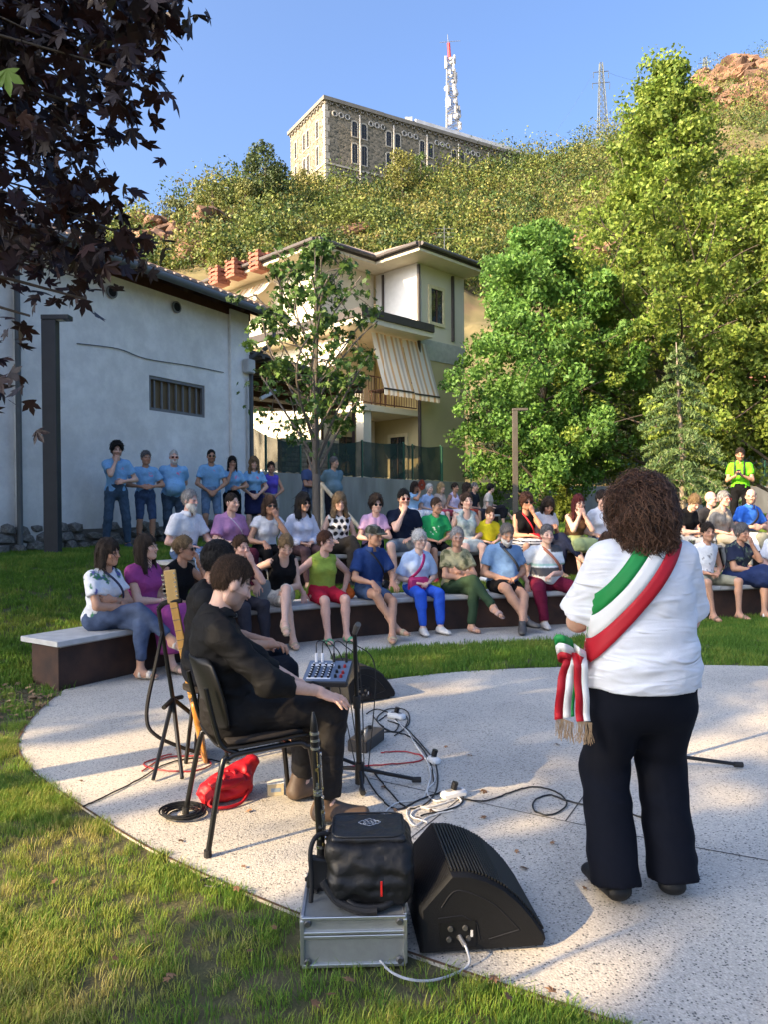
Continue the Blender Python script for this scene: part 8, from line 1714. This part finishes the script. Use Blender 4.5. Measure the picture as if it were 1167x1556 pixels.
for k, x in enumerate((-.08, -.045, .02, .09)):
    mb = MB(); p = mq(x, .095, .008); mb.tube([p, p+Vector((0, .005, .05))], .0075, 8); mb.build('plug', wk if k < 2 else bk, mi); mb = MB(); e = P(540+k*6, 1085+6*k, 4.1); e.z = .05; mb.tube(catmull([p+Vector((0,.005,.05)), p+Vector((.005,.02,.11)), p+Vector((.05,.07,.085)), p+Vector((.10+.02*k,.09,-.06)), e], 6), .0032, 6)
    tag(mb.build('audio_cable', mat('cable_black', (.012, .012, .012), .5), loc=tuple(p)), ('black cable looping out of the mixer channel %s' % ('one', 'two', 'three', 'output')[k]), 'cable')
# microphone stands
def mic_stand(base, top, legs, label, mic=True):
    t = thing('microphone_stand', base, label, 'stand'); base = Vector(base); mb = MB(); mb.tube([base+Vector((0,0,.05)), base.lerp(top, .55)], .0155, 12); mb.build('lower_tube', tubm, t, smooth=True); mb = MB(); mb.tube([base.lerp(top, .54), top], .0115, 12); mb.build('upper_tube', tubm, t, smooth=True)
    mb = MB(); c = base.lerp(top, .55); mb.tube([c+Vector((0,0,-.03)), c+Vector((0,0,.035))], .021, 12); mb.build('clutch', mat('clutch', (.02, .02, .02), .5), t, smooth=True); mb = MB(); mb.tube([base+Vector((0,0,.02)), base+Vector((0,0,.13))], .026, 12); mb.build('leg_hub', blackp, t, smooth=True)
    for e in legs: mb = MB(); mb.tube([base+Vector((0,0,.10)), Vector(e)+Vector((0,0,.022))], .0105, 10); lg = mb.build('leg', tubm, t); mb = MB(); u = (Vector(e)-base).normalized(); mb.tube([Vector(e)+Vector((0,0,.024))-u*.035, Vector(e)+Vector((0,0,.022))+u*.012], .0155, 10); mb.build('rubber_tip', mat('black_rubber', (.02, .02, .02), .8), lg)
    if mic: mb = MB(); mb.tube([top, top+Vector((.012, -.02, .035)), top+Vector((.022, -.05, .055))], [.014, .017, .015], 12); mb.build('clip', mat('clip_grey', (.09, .085, .075), .4), t, smooth=True)
b_ = G(546, 1196, .012); tpp = P(538, 962, b_.y); mic_stand(b_, tpp, [G(637, 1191, .012), G(555, 1225, .012)*.5+b_*.5, Vector((b_.x-.25, b_.y+.25, .012))], 'short black microphone stand beside the mixer')
b_ = G(974, 1168, .012); tpp = b_+Vector((0, -.03, 1.25)); mic_stand(b_, tpp, [G(1126, 1168, .012), Vector((b_.x-.24, b_.y+.22, .012)), Vector((b_.x-.08, b_.y-.30, .012))], 'microphone stand in front of the woman with the sash')
# guitar on a stand behind the chair
gs = G(262, 1150, .012); gst = thing('guitar_stand', gs, 'black tripod guitar stand behind the first musician', 'stand'); yk = P(240, 925, gs.y); hub = P(262, 1062, gs.y)
mb = MB(); mb.tube([hub, yk], .013, 10); mb.build('pole', tubm, gst)
for e in (G(232, 1188, .012), G(276, 1186, .012), Vector((gs.x+.25, gs.y+.28, .012))): mb = MB(); mb.tube([hub, Vector(e)+Vector((0,0,.012))], [.014, .011], 8); mb.build('leg', tubm, gst)
mb = MB(); yh = P(262, 914, gs.y); mb.tube(catmull([yk, yk+Vector((.03, 0, .03)), yh+Vector((-.02,-.02,0)), yh+Vector((.06,-.03,.01))], 5), .016, 8); mb.build('neck_yoke', mat('yoke_foam', (.012, .012, .012), .9), gst, smooth=True)
mb = MB(); mb.tube([hub+Vector((-.02,-.12,-.02)), hub, hub+Vector((.02,.12,-.02))], .014, 8); mb.build('cradle', mat('yoke_foam'), gst)
gd = gs.y-.03; h0, h1, h2, h3 = P(257, 866, gd), P(263, 915, gd), P(284, 1000, gd-.0), P(292, 1060, gd); gt = thing('electric_guitar', h3, 'electric guitar with maple neck resting on the stand', 'guitar'); maple = mat('maple', (.50, .27, .07), .4, scale=6, stretch=(4, 4, .6)); axg = (h3-h1).normalized()
mb = MB(); mb.beam(h1, h3, .046, .022, up=(0, 1, 0)); mb.build('neck', maple, gt, bevel=.004); mb = MB(); mb.beam(h0, h1+axg*.005, .072, .016, up=(0, 1, 0)); hdst = mb.build('headstock', mat('headstock', (.52, .33, .12), .4), gt, bevel=.006)
sdg = axg.cross(Vector((0, 1, 0))).normalized()
for k in range(6):
    c = h0.lerp(h1, .12+.14*k)+sdg*.026*(1 if True else -1); mb = MB(); mb.tube([c, c+Vector((0,-.014,0))], .006, 8); mb.build('tuner_post', slv, hdst); c2 = h0.lerp(h1, .12+.14*k)-sdg*.046; mb = MB(); mb.box(c2, (.018, .008, .010), bev=.002); mb.build('tuning_key', slv, hdst)
for k in range(12): mb = MB(); c = h1.lerp(h3, .06+.9*(1-.5**(k/6.5))*1.35 if k < 11 else .95)+Vector((0,-.013,0)); mb.beam(c-sdg*.021, c+sdg*.021, .003, .003); mb.build('fret', slv, gt)
f = Fld((-.21, -.03, -.26), (.21, .03, .22), .012); f.ell((-.005, 0, -.10), (.165, .024, .15), .03); f.ell((0, 0, .06), (.135, .024, .11), .05); f.cone((-.09, 0, .08), (-.11, 0, .17), .05, .03, .03); f.cone((.09, 0, .08), (.11, 0, .14), .05, .03, .03); f.F = np.maximum(f.F, np.abs(f.ax[1])[None, :, None]-.022); V, Q = f.mesh()
bz = -axg; bx = (Matrix.Rotation(R(72), 3, axg) @ sdg); by = bz.cross(bx); Rg = np.array([tuple(bx), tuple(by), tuple(bz)]); mesh_np('guitar_body', V@Rg+np.array(h3+axg*.17), Q, mat('guitar_amber', (.42, .17, .03), .25, coat=.5, scale=3), gt, True)
mb = MB(); mb.tube(catmull([h3+axg*.35, P(240, 1120, gd-.1), P(222, 1085, gd-.1), P(238, 1000, gd-.05), P(246, 960, gd)], 6), .012, 6); mb.build('strap', mat('webbing'), gt, smooth=True)
# red case, small box, coils, pedal
rcs = G(352, 1212, .012); rt_ = thing('red_bag', rcs, 'slumped bright red bag under the first chair', 'bag'); redp = mat('red_nylon', (.46, .008, .014), .5, var=.12, scale=14); rr_ = np.array(Matrix.Rotation(R(34), 3, 'Z'))
f = Fld((-.20, -.13, 0), (.20, .13, .24), .009); f.ell((-.03, 0, .06), (.15, .085, .07), .03); f.cone((.02, .02, .09), (.12, .03, .15), .06, .035, .04, wide=(0, 1, 0), wf=1.3); f.cone((-.13, -.02, .05), (-.06, -.03, .10), .045, .05, .03); f.wrinkle(.022, 13, 5, (1, 1, 1.5)); f.plane((0, 0, .003), (0, 0, -1)); V, Q = f.mesh(); mesh_np('bag_body', V@rr_.T+np.array(rcs), Q, redp, rt_, True)
f = Fld((-.18, -.12, .05), (.12, .06, .18), .009); f.ell((-.05, -.05, .115), (.10, .05, .022), .02, rot=rotv('X', .5)); f.wrinkle(.012, 16, 2); V, Q = f.mesh(); mesh_np('flap', V@rr_.T+np.array(rcs), Q, mat('red_deep', (.34, .006, .010), .5), rt_, True)
mb = MB(); mb.tube(catmull([rcs+Vector(rr_@np.array(p)) for p in ((-.10, -.06, .08), (-.16, -.09, .03), (-.10, -.13, .014), (0, -.12, .014), (.06, -.08, .05))], 5), .008, 6); mb.build('strap', mat('red_deep'), rt_, smooth=True)
sb = G(418, 1206, .012); t = thing('cardboard_box', sb, 'small pale cardboard box beside the red case', 'box'); rs = Matrix.Rotation(R(12), 3, 'Z'); mb = MB(); mb.box(sb+Vector((0,0,.03)), (.085, .06, .06), rs, bev=.002); mb.build('carton', mat('carton', (.55, .46, .30), .8), t); mb = MB(); mb.box(sb+Vector((0,0,.0625)), (.087, .062, .004), rs); mb.build('carton_lid', mat('carton_top', (.62, .60, .55), .7), t)
mb = MB(); mb.box(sb+rs @ Vector((0, -.0305, .03)), (.05, .001, .02), rs); mb.build('carton_label', mat('carton_print', (.25, .32, .42), .7), t)
pd_ = G(556, 1142, .012); pt_ = thing('effects_pedal', pd_, 'flat brown effects pedal unit beside the mixer stand', 'pedal'); rp_ = Matrix.Rotation(R(-22), 3, 'Z'); mb = MB(); mb.box(pd_+Vector((0,.12,.035)), (.13, .30, .07), rp_, bev=.006); mb.build('housing', mat('pedal_dark', (.035, .03, .027), .5), pt_); mb = MB(); mb.box(pd_+Vector((0,.12,.073)), (.118, .285, .004), rp_); mb.build('top_plate', mat('pedal_bronze', (.16, .115, .075), .4, metal=.4), pt_)
for k in range(4): mb = MB(); c = pd_+Vector((0,.12,.075))+rp_ @ Vector((-.02, -.10+.065*k, 0)); mb.tube([c, c+Vector((0,0,.02))], [.014, .012], 10); mb.build('footswitch', bk if k % 2 else slv, pt_)
def wavy(pts, z=.018, jit=0, seed=0, r_=.004): 
    rj = random.Random(seed); return [Vector((p.x+rj.uniform(-jit, jit), p.y+rj.uniform(-jit, jit), z+abs(rj.gauss(0, .002)))) for p in catmull([G(x, y, z) for x, y in pts], 6)]
cbl, cwh, crd = mat('cable_black'), mat('cable_white', (.62, .60, .56), .5), mat('cable_red', (.30, .02, .025), .5)
def floor_cable(pts, label, m_=cbl, r_=.0042, z=.017): v = wavy(pts, z); mb = MB(); mb.tube(v, r_, 6); return tag(mb.build('audio_cable', m_, loc=tuple(v[0])), label, 'cable')
floor_cable([(702,1214),(740,1217),(775,1205),(810,1196),(845,1203),(862,1222),(840,1238),(815,1234),(812,1218),(835,1208),(860,1216),(900,1226),(950,1234),(985,1246)], 'black microphone cable looping across the paving behind the sash woman')
floor_cable([(560,1165),(590,1200),(620,1228),(650,1220),(665,1195),(662,1160),(640,1130),(615,1105),(590,1095)], 'black cable curling from the pedal past the white strip')
floor_cable([(552,1175),(575,1210),(605,1230),(640,1215),(690,1200),(705,1214),(690,1228),(640,1240)], 'black cable crossing the sunlit strip of paving')
floor_cable([(560,1120),(590,1112),(620,1118),(640,1135),(655,1160),(660,1190)], 'black cable beside the pedal unit')
floor_cable([(575,1095),(600,1082),(620,1092),(610,1112),(585,1108),(572,1092),(590,1078),(618,1080),(622,1100),(600,1118)], 'tangled black cable loops in front of the far monitor')
floor_cable([(556,1085),(570,1078),(592,1084),(606,1100),(598,1112),(578,1102),(566,1088)], 'second tangle of black cable in front of the far monitor')
floor_cable([(578,1144),(610,1142),(640,1148),(640,1156),(612,1160),(560,1164),(500,1166)], 'thin red cable lying beside the pedal unit', crd)
floor_cable([(600,1095),(618,1110),(634,1135),(650,1158),(655,1180),(650,1205),(665,1218),(695,1212),(700,1222),(670,1232),(640,1228),(625,1240),(650,1250)], 'white mains cable trailing to the socket strips', cwh, .0045)
floor_cable([(655,1165),(662,1185),(650,1200),(640,1215),(600,1222),(575,1250)], 'white cable lying over the sunlit paving', cwh, .004)
floor_cable([(690,1215),(660,1225),(620,1230),(630,1255),(655,1240),(690,1232)], 'short white cable tangle beside the shaded wedge monitor', cwh, .004)
floor_cable([(125,1226),(160,1210),(210,1185),(250,1162),(300,1152),(360,1165)], 'black cable running off the paving onto the grass at left')
floor_cable([(215,1172),(250,1152),(300,1150),(320,1162),(290,1172),(240,1170),(218,1160),(260,1146)], 'dark red cable bunched under the guitar stand', crd)
floor_cable([(307,1338),(322,1334),(338,1342),(330,1348),(310,1346)], 'small loop of black cable at the grass edge')
def strip_socket(px, py, ang_, n_, label):
    c = G(px, py, .012); t = thing('socket_strip', c, label, 'socket strip'); rt = Matrix.Rotation(R(ang_), 3, 'Z'); mb = MB(); mb.box(c+Vector((0,0,.02)), (.055*n_+.03, .055, .04), rt, bev=.012); mb.build('housing', mat('socket_white', (.68, .68, .66), .45), t, smooth=True)
    for k in range(n_): mb = MB(); q = c+rt @ Vector((-.0275*(n_-1)+.055*k, 0, .041)); mb.tube([q, q+Vector((0,0,.001))], .018, 12); mb.build('outlet', mat('outlet_grey', (.25, .25, .25), .6), t)
    mb = MB(); q = c+Vector((0,0,.045)); mb.tube([q, q+Vector((.01,0,.035))], .017, 10); mb.build('plug', blackp, t)
strip_socket(603, 1092, -35, 2, 'white double socket with black plug among the cable loops'); strip_socket(660, 1160, -60, 1, 'small white socket on the cable run'); strip_socket(690, 1212, 20, 2, 'white socket strip in the sunlit patch')
def coil(px, py, r_, n_, label, m_=cbl, th=.0034):
    c = G(px, py, .012); mb = MB(); rj = random.Random(px); pts = []
    for i in range(n_*22): a = i*2*math.pi/22; rr2 = r_*(1+.16*math.sin(i*.031+1.3*math.sin(i*.007))); pts.append(c+Vector((math.cos(a)*rr2+.012*math.sin(i*.05), math.sin(a)*rr2*.92, th+.030*abs(math.sin(i*.023))+rj.uniform(0, .002))))
    mb.tube(pts, th, 6); return tag(mb.build('cable_coil', m_, loc=tuple(c)), label, 'cable')
coil(277, 1240, .088, 12, 'coiled black cable lying in the sun beside the red case'); 
Qc = QM(.13, -.012, .065+.0); e1 = G(655, 1490, .02); mb = MB(); mb.tube(catmull([QM(.13, -.012, .065), QM(.145, -.05, .05), QM(.14, -.07, .006), e1, G(600, 1480, .03), G(560, 1440, .02)], 7), .0042, 6); tag(mb.build('audio_cable', mat('cable_grey', (.35, .36, .38), .5), loc=tuple(QM(.13, -.012, .065))), 'grey cable plugged into the shaded wedge monitor', 'cable')
mb = MB(); mb.tube([QM(.13, -.004, .068), QM(.14, -.04, .058)], .0075, 8); tag(mb.build('cable_plug', mat('plug_metal', (.4, .4, .4), .3, metal=.8), loc=tuple(QM(.13, -.004, .068))), 'metal plug on the grey monitor cable', 'plug')
# ================================================================ things among the audience
def on_bench(line, px, off, z): q, n_ = seat_at(line, px, off); return Vector((q.x, q.y, z))
tb_ = on_bench(FB, 400, .22, .425); t = thing('tote_bag', tb_, 'grey tote bag standing on the front bench beside the black tank top', 'bag'); mb = MB(); mb.box(tb_+Vector((0,0,.14)), (.18, .10, .28), bev=.03); mb.build('bag_body', mat('tote_grey', (.20, .22, .23), .9, bump=.4, bscale=14), t, smooth=True); mb = MB(); mb.tube(catmull([tb_+Vector((-.05,0,.27)), tb_+Vector((-.03,0,.38)), tb_+Vector((.03,0,.38)), tb_+Vector((.05,0,.27))], 5), .008, 6); mb.build('bag_handle', mat('tote_grey'), t)
ob_ = on_bench(FB, 524, .25, .425); t = thing('orange_bag', ob_, 'bright orange bag on the bench between red shorts and blue shirt', 'bag'); f = Fld((-.12, -.08, 0), (.12, .08, .2), .012); f.ell((0, 0, .06), (.10, .06, .075), .02); f.cone((.0, 0, .1), (.03, 0, .17), .03, .015, .03); f.wrinkle(.02, 20, 1); V, Q = f.mesh(); mesh_np('bag_body', V+np.array(ob_), Q, mat('orange_cloth', (.75, .15, .02), .7), t, True)
pq = [i for i in bpy.data.objects if i.get('label', '').startswith('balding man in royal blue')][0].location; mb = MB(); c = Vector((pq.x-.12, pq.y-.42, TIER1+.46)); mb.box(c, (.20, .004, .30), Matrix.Rotation(R(-18), 3, 'X')); tag(mb.build('paper_sheet', mat('paper', (.78, .78, .78), .8), loc=tuple(c)), 'white sheet of paper hanging from the hands of the man in royal blue', 'paper')

# a few fallen leaves on lawn and paving
rng = np.random.default_rng(91); lp = [G(rng.uniform(0, 900), rng.uniform(1120, 1540), .016) for _ in range(46)]; LC = np.array([(p.x, p.y, (.022 if in_poly(np.array([p.x]), np.array([p.y]), pol)[0] else .05)) for p in lp])
V, F, k = star_leaf(LC, np.full(len(LC), .05), rng, nrm=np.tile((0, 0, 2.2), (len(LC), 1))); tag(mesh_np('fallen_leaves', V, F, mat('dry_leaf'), col=np.repeat(np.array([.26, .14, .07])*(.4+.9*rng.random((len(LC), 1))), k, 0)), 'scattered brown fallen leaves on the lawn and paving edge', 'leaves', kind='stuff')
